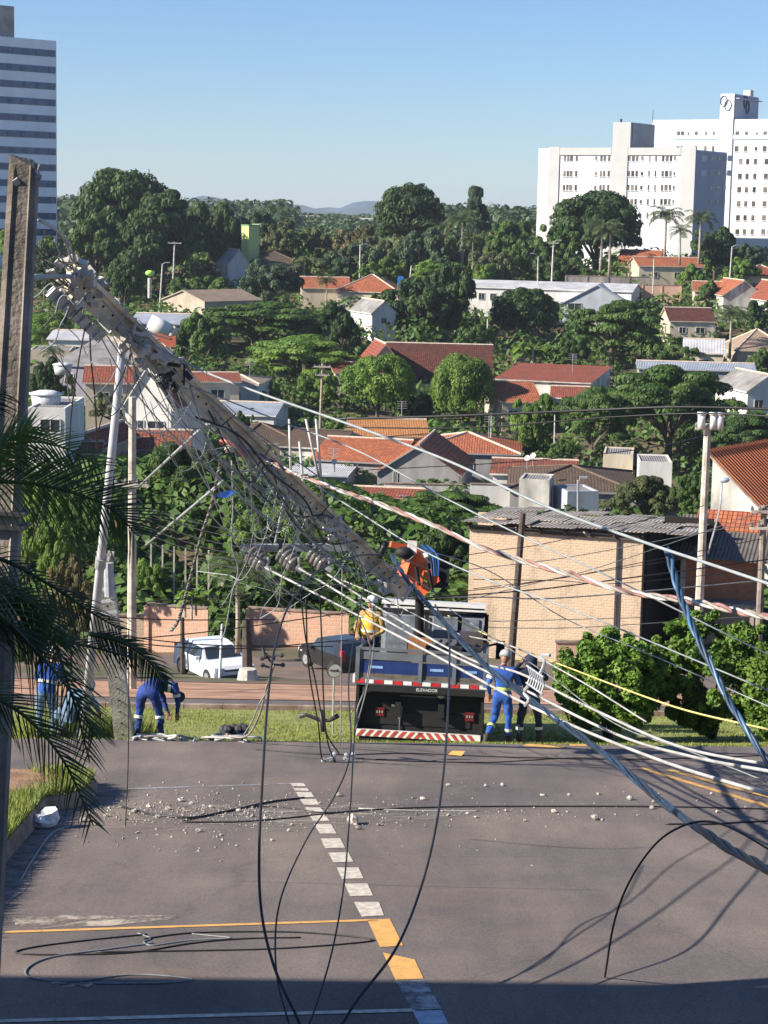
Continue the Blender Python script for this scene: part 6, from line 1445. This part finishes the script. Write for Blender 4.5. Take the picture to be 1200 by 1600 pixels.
# worker behind palm
J=standing(); J.update(pelvis=(0,0,.9),belly=(.03,.05,1.05),chest=(.08,.12,1.25),neck=(.12,.18,1.4),head=(.15,.22,1.5),Lsh=(-.10,.12,1.34),Rsh=(.27,.12,1.34),Lel=(-.16,.2,1.1),Rel=(.36,.25,1.1),Lwr=(-.05,.38,1.0),Rwr=(.3,.45,.98))
person('worker in blue jacket with pale hard hat half hidden by the dark palm fronds',at(72,1170,36.0),R(10),J,bluew,'helmet',mat('helmet_white',(.7,.7,.68),rough=.35),[('pelvis','chest',.5,.19,refl)],trouser=fadedb)
J=dict(pelvis=(0,-.15,.5),belly=(.05,.02,.62),chest=(.1,.22,.76),neck=(.12,.36,.84),head=(.14,.44,.9),Lsh=(-.08,.26,.84),Rsh=(.29,.26,.84),Lel=(-.1,.42,.6),Rel=(.34,.42,.6),Lwr=(.0,.58,.45),Rwr=(.28,.6,.45),Lhip=(-.12,-.12,.46),Rhip=(.12,-.12,.46),Lkn=(-.2,.28,.52),Rkn=(.24,.28,.52),Lan=(-.18,.0,.09),Ran=(.2,.0,.09),Ltoe=(-.2,.2,.04),Rtoe=(.24,.2,.04))
person('crouching worker in faded blue clothes at the foot of the steel post behind the palm',at(106,1170,35.8),R(-25),J,fadedb,'cap',mat('cap_faded',(.25,.3,.36),rough=.8),[])
# worker on the truck bed
J=standing(); J.update(Lel=(-.3,.05,1.12),Lwr=(-.18,.28,1.05),Rel=(.3,.05,1.12),Rwr=(.18,.3,1.05),head=(.0,-.02,1.6))
p=W(578,1050,39.3); zb=W(578,1068,39.3).z
person('worker in yellow orange vest and white hard hat standing on the truck bed',(p.x,39.3,zb),R(160),J,mat('tan_workwear',(.35,.22,.07),rough=.85),'helmet',M['helmet_white'],[('pelvis','chest',.45,.20,refl)],vest=hiviz,trouser=navy)
# ================= FOREGROUND PALM =================
def fg_palm():
    base=W(-150,1500,11.5); t=empty('palm_tree',(base.x,11.5,gz(base.x,11.5)),0,'big dark palm with arching fronds in front of the upright broken pole','palm tree'); o=Vector(t.location)
    c=W(-120,760,11.5)-o; r=random.Random(12)
    mb=MB(); mb.tube([(0,0,-.2),(c.x*.4,0,c.z*.5),c],[.16,.12,.09],10); mb.build('trunk',palmbark,t,True,loc=(0,0,0))
    pl=mat('near_palm_leaf',(.06,.10,.022),rough=.4,col2=(.016,.032,.010),scale=4,transl=.12,spec=.5)
    def fr(path,D0,D1,ll,nl,wid,sides=(-1,1),curl=.4,ang=.8,a0=.05,dirs=None,taper=.6,leafm=None):
        P=[]; n=len(path)
        for i,q in enumerate(path): P.append(W(q[0],q[1],D0+(D1-D0)*i/(n-1))-o)
        S=spline(P,8); mb=MB(); mb.tube(S,[.016*(1-.75*i/len(S)) for i in range(len(S))],5)
        for k in range(nl):
            u=a0+(1-a0)*k/nl; f=u*(len(S)-1); i=min(len(S)-2,int(f)); p=S[i].lerp(S[i+1],f-i); tg=(S[i+1]-S[i]).normalized(); s=tg.cross(Vector((0,1,.15))).normalized()
            ln=ll*(math.sin(math.pi*(.2+.72*u))**taper)*r.uniform(.85,1.12)
            for sg in sides:
                dd=(s*sg*math.sin(ang*r.uniform(.8,1.15))+tg*math.cos(ang)+Vector((0,r.uniform(-.35,.15),0))).normalized()
                prev=None; K=5
                for j in range(K+1):
                    v=j/K; q=p+dd*ln*v+Vector((0,0,-ln*curl*v*v)); ww=wid*(1-v)**.6*.5*(.5+min(1,v*5)*.5); e=tg*ww+Vector((0,-ww*.6,0)); cur=(q-e,q+e)
                    if prev: mb.face([prev[0],cur[0],cur[1],prev[1]])
                    prev=cur
        ob=mb.build('frond',leafm or pl,t,loc=(0,0,0)); return ob
    pl_lit=mat('sunlit_palm_leaf',(.16,.24,.06),rough=.4,col2=(.06,.11,.03),scale=4,transl=.2,spec=.5)  # paler leaf copy that paints sunlight onto the upper fronds
    # arching upper frond pointing to the post
    fr([(-90,745),(0,752),(60,757),(130,775),(180,800),(212,835)],11.5,12.1,.46,46,.024,sides=(1,),ang=.75,curl=.10)
    fr([(-90,745),(0,752),(60,757),(130,775),(180,800),(212,835)],11.5,12.1,.34,40,.026,sides=(-1,),ang=.55,curl=.5,leafm=pl_lit)
    fr([(-120,760),(-50,720),(0,700),(50,690),(100,700),(160,730)],11.6,12.0,.32,36,.026,ang=.7,curl=.2,leafm=pl_lit)
    fr([(-100,800),(-40,730),(10,690),(50,665)],11.3,11.4,.3,30,.026,ang=.6,curl=.2,leafm=pl_lit)
    fr([(-120,760),(-80,690),(-40,640),(10,612)],11.3,11.4,.25,22,.018,ang=.6,curl=.3)
    # lower dark drooping fronds
    fr([(-110,900),(0,905),(70,975),(112,1085),(140,1190)],10.6,10.9,.30,34,.022,ang=.6,curl=.25)
    fr([(-110,960),(-20,950),(50,1010),(110,1080),(150,1150)],10.2,10.6,.33,34,.022,ang=.6,curl=.25)
    fr([(-110,1060),(-30,1080),(40,1120),(100,1190),(146,1290)],10.0,10.4,.30,40,.022,ang=.6,curl=.15)
    fr([(-100,870),(-10,870),(80,915),(140,955),(190,985)],11.0,11.4,.24,34,.02,ang=.65,curl=.3)
    fr([(-100,1000),(0,985),(90,1000),(160,1015),(215,1030)],10.8,11.3,.22,30,.02,ang=.6,curl=.3)
    fr([(-90,960),(-40,930),(20,930),(70,960),(95,1010)],10.4,10.6,.34,32,.024,ang=.8,curl=.5)
    fr([(140,990),(190,1003),(230,1030),(262,1070)],11.2,11.5,.15,34,.022,ang=.8,curl=.3)
    return t
fg_palm()
# ================= CABLES =================
def cable(label,pts,r,m_,name='cable',cat='cable',sub=8,n=6,group=None,ground=False):
    """pts: (photo x, photo y, distance) or, on the ground, (photo x, photo y)"""
    P=[]
    for q in pts:
        if len(q)==2: p=G(*q); P.append(Vector((p.x,p.y,gz(p.x,p.y)+r)))
        else: P.append(W(*q))
    S=spline(P,sub)
    if ground: S=[Vector((p.x,p.y,gz(p.x,p.y)+r)) for p in S]
    mb=MB(); mb.tube(S,r,n); o=mb.build(name,m_,None,True); return tag(o,label,cat,group)
def twisted(label,pts,r,off,mats,turn,name='twisted_cable',sub=22):
    S=spline([W(*q) for q in pts],sub); t=empty(name,S[0].to_tuple(),0,label,'cable'); o=Vector(t.location); k=len(mats); ln=[0]
    for i in range(1,len(S)): ln.append(ln[-1]+(S[i]-S[i-1]).length)
    for j,m_ in enumerate(mats):
        P=[]
        for i,p in enumerate(S):
            tg=(S[min(i+1,len(S)-1)]-S[max(i-1,0)]).normalized(); a=tg.cross(V3(0,0,1)).normalized(); b=tg.cross(a); th=ln[i]/turn*2*math.pi+2*math.pi*j/k
            P.append(p-o+(a*math.cos(th)+b*math.sin(th))*off*(1+.25*math.sin(ln[i]*1.7+j)))
        mb=MB(); mb.tube(P,r*(1 if j else 1.1),7); mb.build('strand',m_,t,True,loc=(0,0,0))
    return t
LIN=lambda D0,D1,P: [(x,y,D0+(D1-D0)*i/(len(P)-1)) for i,(x,y) in enumerate(P)]
greyl=mat('light_grey_cable',(.27,.30,.31),rough=.5,var=.15,scale=6)
cable('thick light grey cable running from the tilted pole across to the upper picture edge',[(205,520,24.5),(300,572,24),(400,612,23),(560,668,21),(700,720,19.5),(850,790,18),(1000,845,16.5),(1120,885,15.5),(1230,922,14.8)],.014,greyl)
twisted('twisted red and cream cable sweeping from the fallen pole over the brick shed',LIN(27.5,15.5,[(395,705),(450,735),(520,762),(600,790),(680,822),(760,858),(830,880),(900,900),(980,925),(1060,936),(1140,952),(1215,968)]),.015,.017,[redcab,creamcab,mat('pale_grey_cable',(.45,.45,.44),rough=.5)],1.1)
twisted('blue twisted cable dropping steeply along the picture edge over the citrus bush',LIN(16.5,14.5,[(1042,858),(1055,905),(1072,955),(1092,1000),(1130,1078),(1160,1130),(1215,1215)]),.014,.016,[bluecab,mat('blue_cable_light',(.06,.14,.24),rough=.4,var=.3),bluecab],.6)
twisted('thick dark blue bundled cable descending from the truck to the lower picture edge',LIN(33.5,12.6,[(612,868),(640,912),(690,968),(760,1040),(850,1110),(950,1182),(1040,1256),(1130,1320),(1230,1376)]),.017,.022,[mat('navy_cable',(.015,.032,.06),rough=.5,var=.4),mat('blue_black_cable',(.012,.02,.035),rough=.4,var=.3),bluecab,M['navy_cable']],2.6)
cable('straight white conductor from the first crossarm insulator to the lowest street edge',LIN(31.2,15.5,[(410,885),(640,1003),(830,1104),(1020,1184),(1230,1250)]),.018,whitecab,name='conductor',cat='cable')
cable('white conductor from the middle crossarm insulator sweeping past the workers',LIN(31.2,16,[(462,885),(640,990),(800,1068),(960,1146),(1080,1182),(1230,1210)]),.017,whitecab,name='conductor')
cable('white conductor from the third crossarm insulator, uppermost of the three over the truck',LIN(31.3,17,[(508,895),(600,955),(730,1028),(812,1052),(920,1105),(1060,1166),(1230,1200)]),.016,whitecab,name='conductor')
cable('pale thin wire from the pole end across the cab fading toward the citrus bushes',LIN(31.5,24,[(520,900),(600,935),(700,985),(800,1010),(900,1060),(1010,1128)]),.011,whitecab,name='wire',cat='wire')
cable('thin yellow rope stretched from the truck over the two citrus bushes',LIN(33,18,[(700,962),(790,1006),(880,1040),(990,1082),(1080,1112),(1230,1146)]),.011,yellowcab,name='rope',cat='rope')
thin=[
('thin grey wire from the pole hardware crossing above the orange roofs to the far pole',LIN(25.5,20,[(296,602),(430,655),(560,705),(680,770),(800,830),(960,905),(1215,1030)]),greyl),
('thin grey wire below the twisted red cable, ending at the brick wall',LIN(27,20,[(480,750),(560,800),(650,855),(760,905),(900,955),(1215,1085)]),greyl),
('fine grey wire passing from the crossarm over the cab and the shed door',LIN(30,22,[(560,800),(640,850),(760,890),(880,965),(1010,1020),(1215,1110)]),greyl),
('fine dark wire between the citrus bushes and the road at the edge',LIN(30,18,[(700,950),(850,1050),(960,1130),(1080,1175),(1215,1228)]),greycab),
('pair wire running along the upper flank of the fallen pole',LIN(23.6,28,[(160,470),(230,545),(330,625),(420,690),(520,760)]),greycab),
('light wire along the lower flank of the fallen pole',LIN(23.6,30,[(150,500),(215,590),(300,680),(400,760),(480,840),(560,900)]),greyl),
('second light wire along the lower flank of the fallen pole, slightly beneath',LIN(23.4,30,[(145,505),(205,605),(290,700),(390,790),(470,850),(620,930)]),greyl),
('greenish grey wire diving from the metal post toward the crossarm',LIN(26,31,[(200,560),(290,690),(370,770),(460,840),(560,905)]),mat('greenish_wire',(.22,.30,.28),rough=.5)),
('grey wire from the steel post top to the folded crane',LIN(28,34,[(200,545),(330,700),(430,800),(540,870),(650,935)]),greyl),
('white wire hanging from the crossarm end to the grass',[(535,880,31),(534,960,31.5),(533,1080,32.5),(532,1165,33.3)],whitecab),
]
for l,P,m_ in thin: cable(l,P,.007 if 'fine' in l else .009,m_,name='wire',cat='wire')
# thick black hanging loops
cable('long thick black cable loop hanging before the truck, outermost and lowest',[(603,868,27),(560,868,26),(500,890,24),(455,940,22),(430,1010,20.5),(418,1100,19),(410,1220,17.5),(405,1330,16.5),(408,1420,16),(425,1500,15.6),(455,1570,15.3),(500,1640,15.2),(560,1560,15.5),(620,1480,16),(660,1380,17),(685,1270,18),(697,1160,20),(702,1050,22.5),(700,985,25),(680,945,28)],.0125,blackrub,sub=10)
cable('thinner black loop hanging inside the long one beside the dashed line',[(600,862,27.5),(575,900,26),(560,960,24),(545,1060,22),(548,1170,20),(525,1240,19),(480,1310,17.5),(440,1400,16.5),(430,1480,16),(440,1560,15.6),(470,1620,15.4),(510,1520,16),(535,1400,17),(546,1280,18.5),(552,1180,20),(556,1100,22)],.008,blackrub,sub=10)
cable('black arching cable curving from the road edge shadow up to the blue bundle',[(945,1528),(960,1440,16.8),(985,1375,16.4),(1025,1318,16.2),(1068,1290,16),(1110,1284,15.8),(1155,1300,15.4),(1230,1345,14.8)],.010,blackrub)
cable('thin black cable lying under the blue bundle at the picture edge',[(1040,1289),(1110,1289),(1160,1286),(1230,1283)],.013,blackrub,ground=True)
# vertical danglers
dang=[([(470,930),(478,1000),(492,1060),(502,1115),(512,1150),(530,1178)],'black wire dangling from the crossarm to the clamp cluster, innermost'),
([(500,930),(503,1010),(506,1100),(512,1160),(530,1200),(545,1215)],'black wire dangling beside the innermost one'),
([(560,960),(578,1010),(572,1070),(558,1110),(552,1160),(540,1200)],'pale wire looping from the truck bed corner down to the clamps'),
([(582,945),(584,1010),(572,1080),(556,1140),(548,1190)],'grey wire falling in front of the yellow vested worker'),
([(478,935),(482,1040),(497,1130),(505,1190),(535,1208)],'dark wire bowing low past the T shaped clamp'),
([(425,1045),(420,1075),(405,1100),(395,1125),(380,1150)],'pale wires trailing from the hanging clamp to the cable heap'),
([(362,720),(364,790),(362,850),(372,890),(362,930),(352,985),(345,1000)],'wavy grey wire hanging in front of the bright green tree')]
for k,(P,l) in enumerate(dang): cable(l,LIN(30,32,P),.012 if k!=3 else .010,[blackrub,blackrub,whitecab,greyl,blackrub,greyl,greyl][k],name='wire',cat='wire')
# braided rope
twisted('dark braided rope hanging from the fallen pole toward the brick wall',LIN(28,31,[(345,720),(330,790),(315,835),(298,900),(280,965),(268,985)]),.013,.014,[darksteel,greycab,mat('rope_brown',(.2,.15,.11),rough=.9)],.2,name='braided_rope')
# black thin wires from bracket
for l,P in (('black wire falling from the torn pole bracket, passing the red roof',[(140,505,24),(142,560,24.5),(148,620,25),(152,700,26)]),('black wire slanting from the torn bracket toward the palm',[(135,500,24),(122,570,24),(112,640,24),(108,700,24)]),
 ('black curved wire from the fallen pole round behind the metal post',[(268,530,25),(220,525,25.5),(190,590,26),(160,650,26.5),(150,700,27)]),('dark stay wire falling behind the palm fronds',[(70,780,22),(55,830,22),(40,880,22.4),(38,930,23)])):
    cable(l,P,.010,blackrub,name='wire',cat='wire')
# pale loops by the torn end
cable('pale stiff cable arching from the upright pole to the torn pole end, upper strand',[(22,350,15.7),(35,342,17),(60,342,20),(85,356,21.5),(108,380,22.6),(118,412,23.3)],.013,greyl)
cable('pale stiff cable arching from the upright pole to the torn pole end, lower strand',[(60,344,18),(90,362,21),(105,385,22.4),(112,405,23.2),(125,415,23.4)],.012,greyl)
cable('grey sheathed bundle joining the upright pole to the torn bracket',[(45,437,15.8),(62,433,18),(85,432,22),(112,432,23.2)],.03,greycab)
cable('bent thin wire springing up from the torn pole end',[(85,375,23),(95,400,23.2),(106,422,23.4)],.010,greyl)
rrr=random.Random(21)
SNG=['uppermost thin','sharply curled thin','loosely coiled dark','drooping dark','backward bent grey','tight knotted grey']
for i in range(6):
    P=[(112+rrr.uniform(-10,25),440+i*8,23.4)]
    for k in range(4): P.append((P[-1][0]-rrr.uniform(5,22),P[-1][1]+rrr.uniform(-16,26),23.3))
    cable(SNG[i]+' wire sprouting from the torn pole bracket near the upright pole',P,.009,[greycab,blackrub][i%2],name='wire',cat='wire')
# bundles hugging the pole
for i in range(9):
    u0=rrr.uniform(0,.5); u1=u0+rrr.uniform(.25,.5); P=[]
    for k in range(6): u=u0+(u1-u0)*k/5; d=(PB-PA).normalized(); P.append(PA.lerp(PB,u)+V3(rrr.uniform(-.1,.1),-.25-rrr.uniform(0,.15),rrr.uniform(-.42,.28)-.1))
    mb=MB(); mb.tube(spline(P,8),rrr.uniform(.010,.017),6); o=mb.build('wire',[greyl,greycab,blackrub][i%3],None,True); 
    tag(o,['pale','grey','black'][i%3]+' slack wire tangled along the flank of the fallen pole, '+['third from','about','next to','close to','second from','well below','just under','far off','fourth from'][i]+' its torn end','wire','slack wires tangled round the fallen pole')
# dense tangle of thin wires below the pole and round the crossarm
rt=random.Random(77)
for i in range(52):
    u=rt.uniform(.08,.97); s=PA.lerp(PB,u)+V3(rt.uniform(-.1,.1),-.22,rt.uniform(-.25,.05))
    if i%3==0: e_=W(rt.uniform(400,700),rt.uniform(850,1010),rt.uniform(30.5,33))
    elif i%3==1: e_=PA.lerp(PB,min(1,u+rt.uniform(.1,.4)))+V3(0,-.25,rt.uniform(-.5,.1))
    else: e_=PA.lerp(PB,max(0,u-rt.uniform(.1,.35)))+V3(-.2,-.2,rt.uniform(-.9,-.2)) if u<.5 else W(rt.uniform(300,560),rt.uniform(760,960),rt.uniform(28,32))
    m=s.lerp(e_,.5)+V3(rt.uniform(-.3,.3),rt.uniform(-.2,.2),-rt.uniform(.1,.9)); q1=s.lerp(m,.5)+V3(rt.uniform(-.12,.12),0,-rt.uniform(0,.2)); q2=m.lerp(e_,.5)+V3(rt.uniform(-.12,.12),0,-rt.uniform(0,.2))
    mb=MB(); mb.tube(spline([s,q1,m,q2,e_],7),rt.uniform(.004,.008),5); o=mb.build('wire',[greyl,greycab,blackrub,galv][i%4],None,True); tag(o,'thin slack wire in the dense tangle hanging under the fallen pole','wire','thin wires of the tangle under the fallen pole')
# rods dangling above the pole (white struts)
for l,p,q in (('pale upright rod, first of the four beside the fallen pole',(452,655),(456,790)),('pale slanting rod, second of the four, bent over the annex',(478,655),(508,790)),('pale upright rod near the annex, third of the four',(494,655),(506,800)),('thin dark rod between the pale rods by the annex',(468,690),(480,830))):
    rod(l,p,q,29.5,29.8,.020 if 'pale' in l else .013,whitecab if 'pale' in l else blackrub)
rod('grey tubular brace slanting from the fallen pole down to the slim grey pole, upper one',(312,672),(215,762),27,34,.022,greyl,name='brace',cat='brace')
rod('grey tubular brace slanting from the fallen pole down to the grey pole, lower one',(348,752),(228,852),28,34,.022,greyl,name='brace',cat='brace')
rod('dark cylindrical cable sleeve at the bend of the long black loop',(604,846),(592,872),27,27,.045,blackrub,name='cable_sleeve',cat='cable sleeve')
# clamps and spacers
def cluster(label,px,py,D,s,m_,seed,name='clamp'):
    r=random.Random(seed); p=W(px,py,D); t=empty(name,p.to_tuple(),0,label,'clamp'); 
    for i in range(7):
        c=V3(r.uniform(-s,s),r.uniform(-.05,.05),r.uniform(-s,s)*.8); a=V3(r.gauss(0,1),r.gauss(0,.4),r.gauss(0,1)).normalized(); mb=MB(); mb.beam(c-a*s*.55,c+a*s*.55,.035,.03); mb.ball(c+a*s*.55,.04,n=6); mb.build('clamp_jaw',m_,t,loc=(0,0,0))
    return t
cluster('tangle of pale suspension clamps hanging just over the road crest',532,1186,31.5,.20,galv,1); cluster('dark clamp hanging on thin wires beside the one way sign',422,1030,31,.14,darksteel,2)
p=W(500,1122,31.5); t=empty('crossbar_clamp',p.to_tuple(),0,'dark T shaped clamp bar hanging at the truck bumper height','clamp'); mb=MB(); mb.tube([(-.33,0,.03),(-.22,0,.05),(0,0,-.03),(.15,0,-.04),(.3,0,.05)],[.05,.03,.035,.03,.045],8); mb.build('bar',darksteel,t,True,loc=(0,0,0)); mb=MB(); mb.cyl((.02,0,.13),(.06,0,-.22),.045,8); mb.build('stem',darksteel,t,True,loc=(0,0,0))
p=W(835,1062,22); t=empty('spacer_frame',p.to_tuple(),0,'grey metal spacer frame clamped on the cables in front of the navy clothed worker','spacer'); ax=(W(885,1100,21)-W(800,1040,23)).normalized()
for i in range(7):
    c=ax*(i*.085-.25); mb=MB(); mb.tube([c+V3(0,0,-.10),c+V3(.03,0,0),c+V3(0,0,.10)],.011,5); mb.build('rung',galv,t,loc=(0,0,0))
for s in (-.1,.1): mb=MB(); mb.cyl(ax*-.3+V3(0,0,s),ax*.33+V3(0,0,s),.012,6); mb.build('rail',galv,t,loc=(0,0,0))
mb=MB(); mb.tube(spline([ax*.2+V3(0,0,.1),ax*.22+V3(.04,0,.25),ax*.12+V3(.02,0,.3),ax*.28+V3(.08,0,.34)],4),.02,6); mb.build('hook',galv,t,loc=(0,0,0))
mb=MB(); mb.tube(spline([ax*-.22+V3(0,0,-.12),ax*-.3+V3(-.02,0,-.22),ax*-.18+V3(0,0,-.27),ax*-.25+V3(-.02,0,-.36)],4),.022,6); mb.build('hook',galv,t,loc=(0,0,0))
# line clamps on the fallen pole mid
p=W(362,700,27.2); t=empty('red_clamp',p.to_tuple(),0,'faded red insulated clamp where the twisted cable meets the fallen pole','clamp'); rc=mat('clamp_red',(.45,.12,.10),rough=.5,var=.3)
mb=MB(); mb.tube(spline([(-.14,0,.08),(-.05,-.1,.10),(.08,-.1,.03),(.2,-.05,-.12)],4),.045,8); mb.build('sleeve',rc,t,True,loc=(0,0,0)); mb=MB(); mb.cyl((-.03,-.14,.0),(-.03,-.02,.0),.06,10); mb.build('bolt',concrete_lt,t,True,loc=(0,0,0))
p=W(128,500,24); t=empty('yellow_fitting',p.to_tuple(),0,'small yellow plastic fitting dangling below the torn pole bracket','fitting'); mb=MB(); mb.ball((0,0,0),.045,n=10,sq=(1.5,.8,.7)); mb.build('shell',mat('fitting_yellow',(.75,.5,.05),rough=.4),t,True,loc=(0,0,0)); mb=MB(); mb.cyl((0,0,.03),(.02,0,.12),.015,6); mb.build('stem',darksteel,t,loc=(0,0,0))
p=W(352,773,27.5); t=empty('blue_tarp',p.to_tuple(),0,'small blue plastic strip caught on the braces under the fallen pole','plastic'); mb=MB(); mb.face([(-.14,0,-.03),(.0,.02,-.05),(.16,0,.04),(.1,.01,.07),(-.08,0,.03)]); mb.face([(-.14,.01,-.03),(-.08,.01,.03),(.1,.02,.07),(.16,.01,.04),(.0,.03,-.05)]); mb.build('sheet',mat('plastic_blue',(.03,.15,.6),rough=.4),t,loc=(0,0,0))
# lines along the lower street (poles there carry them)
rs=random.Random(8)
SL=[(640,936,1230,870),(560,935,1215,905),(740,920,1190,842),(700,945,1190,800),(640,930,1100,868),(730,980,1190,962),(740,905,1190,890),(650,962,1000,965),(640,880,1100,790),(640,900,1190,815)]
WD=['first','second','third','fourth','fifth','sixth','seventh','eighth','ninth','tenth']
for i,(a,b,c_,d_) in enumerate(SL):
    m=((a+c_)/2,(b+d_)/2+rs.uniform(4,14)); cable('dark street wire passing before the brick shed, '+WD[i]+' counted from the thick lowest one',[(a,b,58),(a*.7+c_*.3,b*.7+d_*.3+7,60),(m[0],m[1],62),(c_,d_,66)],.022 if i in(0,1) else .013,blackrub if i%2==0 else greycab,name='street_wire',cat='wire')
for i,(y0,y1) in enumerate(((785,832),(795,846),(805,858),(815,868),(827,880),(775,822))):
    cable('pale street wire fanning from the slim grey pole over fence posts, '+WD[i]+' in the fan',[(206,y0,58),(250,(y0*.6+y1*.4)+6,58.5),(330,y1,60),(400,y1+12,62)],.012,whitecab,name='street_wire',cat='wire')
LW=[(0,1010,560,955),(120,985,520,1010),(60,955,430,968),(150,1000,545,1000),(230,940,640,900),(0,880,215,950)]
for i,(a,b,c_,d_) in enumerate(LW): cable('dark street wire crossing behind the palm and the hatchback, '+WD[i]+' of the lower set',[(a,b,55),((a+c_)/2,(b+d_)/2+rs.uniform(4,16),57),(c_,d_,60)],.018,blackrub,name='street_wire',cat='wire')
cable('thick black overhead cable crossing the flame tree, upper of two',[(520,655,45),(700,650,44),(900,642,43),(1060,636,42),(1230,640,41)],.030,blackrub,name='overhead_cable')
cable('black overhead cable crossing the flame tree, lower of two',[(540,668,46),(740,668,45),(950,652,44),(1100,646,43),(1230,652,42)],.018,blackrub,name='overhead_cable')
cable('thin black overhead wire passing the dark stained roof to the tall pole',[(560,735,60),(800,722,60),(1000,702,61),(1105,680,67)],.015,blackrub,name='overhead_cable')
# cables lying on the road
gl=[('long black cable lying straight across the rubble to the picture edge',[(285,1286),(400,1284),(560,1268),(700,1262),(900,1261),(1060,1262),(1230,1266)],.016,blackrub),
('black cable curving through the rubble beside the palm tips',[(190,1262),(240,1274),(300,1279),(360,1268),(420,1255),(475,1248)],.022,blackrub),
('shorter black cable lying over the dashed line in the rubble',[(285,1284),(380,1264),(440,1262),(500,1270),(560,1268)],.012,blackrub),
('pale wire lying in the rubble behind the long black cable',[(560,1264),(640,1267),(700,1268),(748,1268)],.012,whitecab),
('black cable on the road below the hanging clamps, thin and wavy',[(555,1185),(640,1190),(760,1192),(900,1185),(1000,1190)],.012,blackrub),
('black cable lying far back along the crest of the road',[(400,1172),(520,1180),(640,1178),(800,1184),(1000,1187),(1230,1180)],.014,blackrub),
('outer loop of thin cable coiled on the shaded asphalt',[(230,1461),(140,1470),(60,1480),(25,1489),(70,1493),(200,1490),(300,1475),(380,1468),(470,1466)],.012,blackrub),
('inner loop of thin cable coiled on the asphalt beside the yellow line',[(225,1468),(300,1459),(420,1457),(500,1460),(582,1469),(540,1476),(420,1484),(280,1487),(150,1489)],.012,blackrub),
('pale ended cable curling into the building shadow',[(240,1475),(170,1484),(80,1497),(42,1515),(52,1530),(120,1534),(210,1524),(300,1531),(250,1537),(150,1538)],.012,greycab),
('small wire knot lying on the asphalt by the yellow line',[(215,1459),(235,1467),(225,1473),(240,1478),(300,1470),(360,1467),(330,1463),(300,1460)],.010,greycab),
('thin straight cable lying from the gutter to the rubble',[(30,1380),(60,1330),(85,1300),(120,1290)],.012,greyl)]
for l,P,r,m_ in gl: cable(l,P,r*.72,m_,ground=True)
# heap of cable on the grass edge at the bent worker
for i in range(7):
    cx=rrr.uniform(240,375); P=[(cx+rrr.uniform(-45,45),rrr.uniform(1146,1161),34.1+rrr.uniform(-.3,.3)) for k in range(6)]
    cable('pale loose cable heaped on the road edge beside the bending worker, '+['lowest','most curled','longest','shortest','nearest the boots','nearest the weeds','topmost'][i],P,.022,[greyl,whitecab][i%2])
cable('pale cable lying from the pole stump past the boots to the cable heap',[(60,1166,33.9),(130,1162,33.9),(200,1158,33.9),(240,1150,33.9),(300,1160,33.9),(345,1162,33.9)],.02,creamcab)
p=W(368,1150,34.4); t=empty('clamp_heap',p.to_tuple(),0,'dark lumpy heap of clamps lying with cable ends on the grass edge','clamp'); mb=MB(); 
for i in range(14): mb.ball((rrr.uniform(-.22,.22),rrr.uniform(-.12,.12),rrr.uniform(0,.16)),rrr.uniform(.05,.11),n=6)
mb.build('lump',darksteel,t,loc=(0,0,0))
cable('pair pale cable rising from the heap to the hanging clamp',[(350,1150,34),(385,1150,33.6),(405,1118,33),(415,1080,32.4),(428,1040,31.5)],.018,creamcab)
cable('thin brown wire hanging straight down beside the palm tip',[(201,985,20),(201,1100,20.5),(200,1200,21),(196,1290,21.5)],.006,darksteel,name='wire',cat='wire')
p=G(712,1181); mb=MB(); mb.face([(p.x-.13,p.y,gz(p.x,p.y)+.02),(p.x+.1,p.y-.06,gz(p.x,p.y)+.02),(p.x+.16,p.y+.1,gz(p.x,p.y)+.06),(p.x-.05,p.y+.14,gz(p.x,p.y)+.05)]); tag(mb.build('leaf_scrap',painty),'small yellow scrap lying on the road below the truck','scrap')
# ================= HAZE =================
hz=bpy.data.materials.new('haze'); hz.use_nodes=True; n_=hz.node_tree; n_.nodes.clear(); ou=n_.nodes.new('ShaderNodeOutputMaterial'); pv=n_.nodes.new('ShaderNodeVolumePrincipled'); pv.inputs['Color'].default_value=(.78,.88,1,1); pv.inputs['Density'].default_value=.00012; pv.inputs['Anisotropy'].default_value=.2; n_.links.new(pv.outputs[0],ou.inputs['Volume'])
mb=MB(); mb.box((0,3760,17),(10200,7600,100)); o=mb.build('haze',hz,None,loc=(0,0,0)); tag(o,'thin pale blue morning haze over the valley','haze',kind='stuff')
SC.cycles.volume_bounces=0
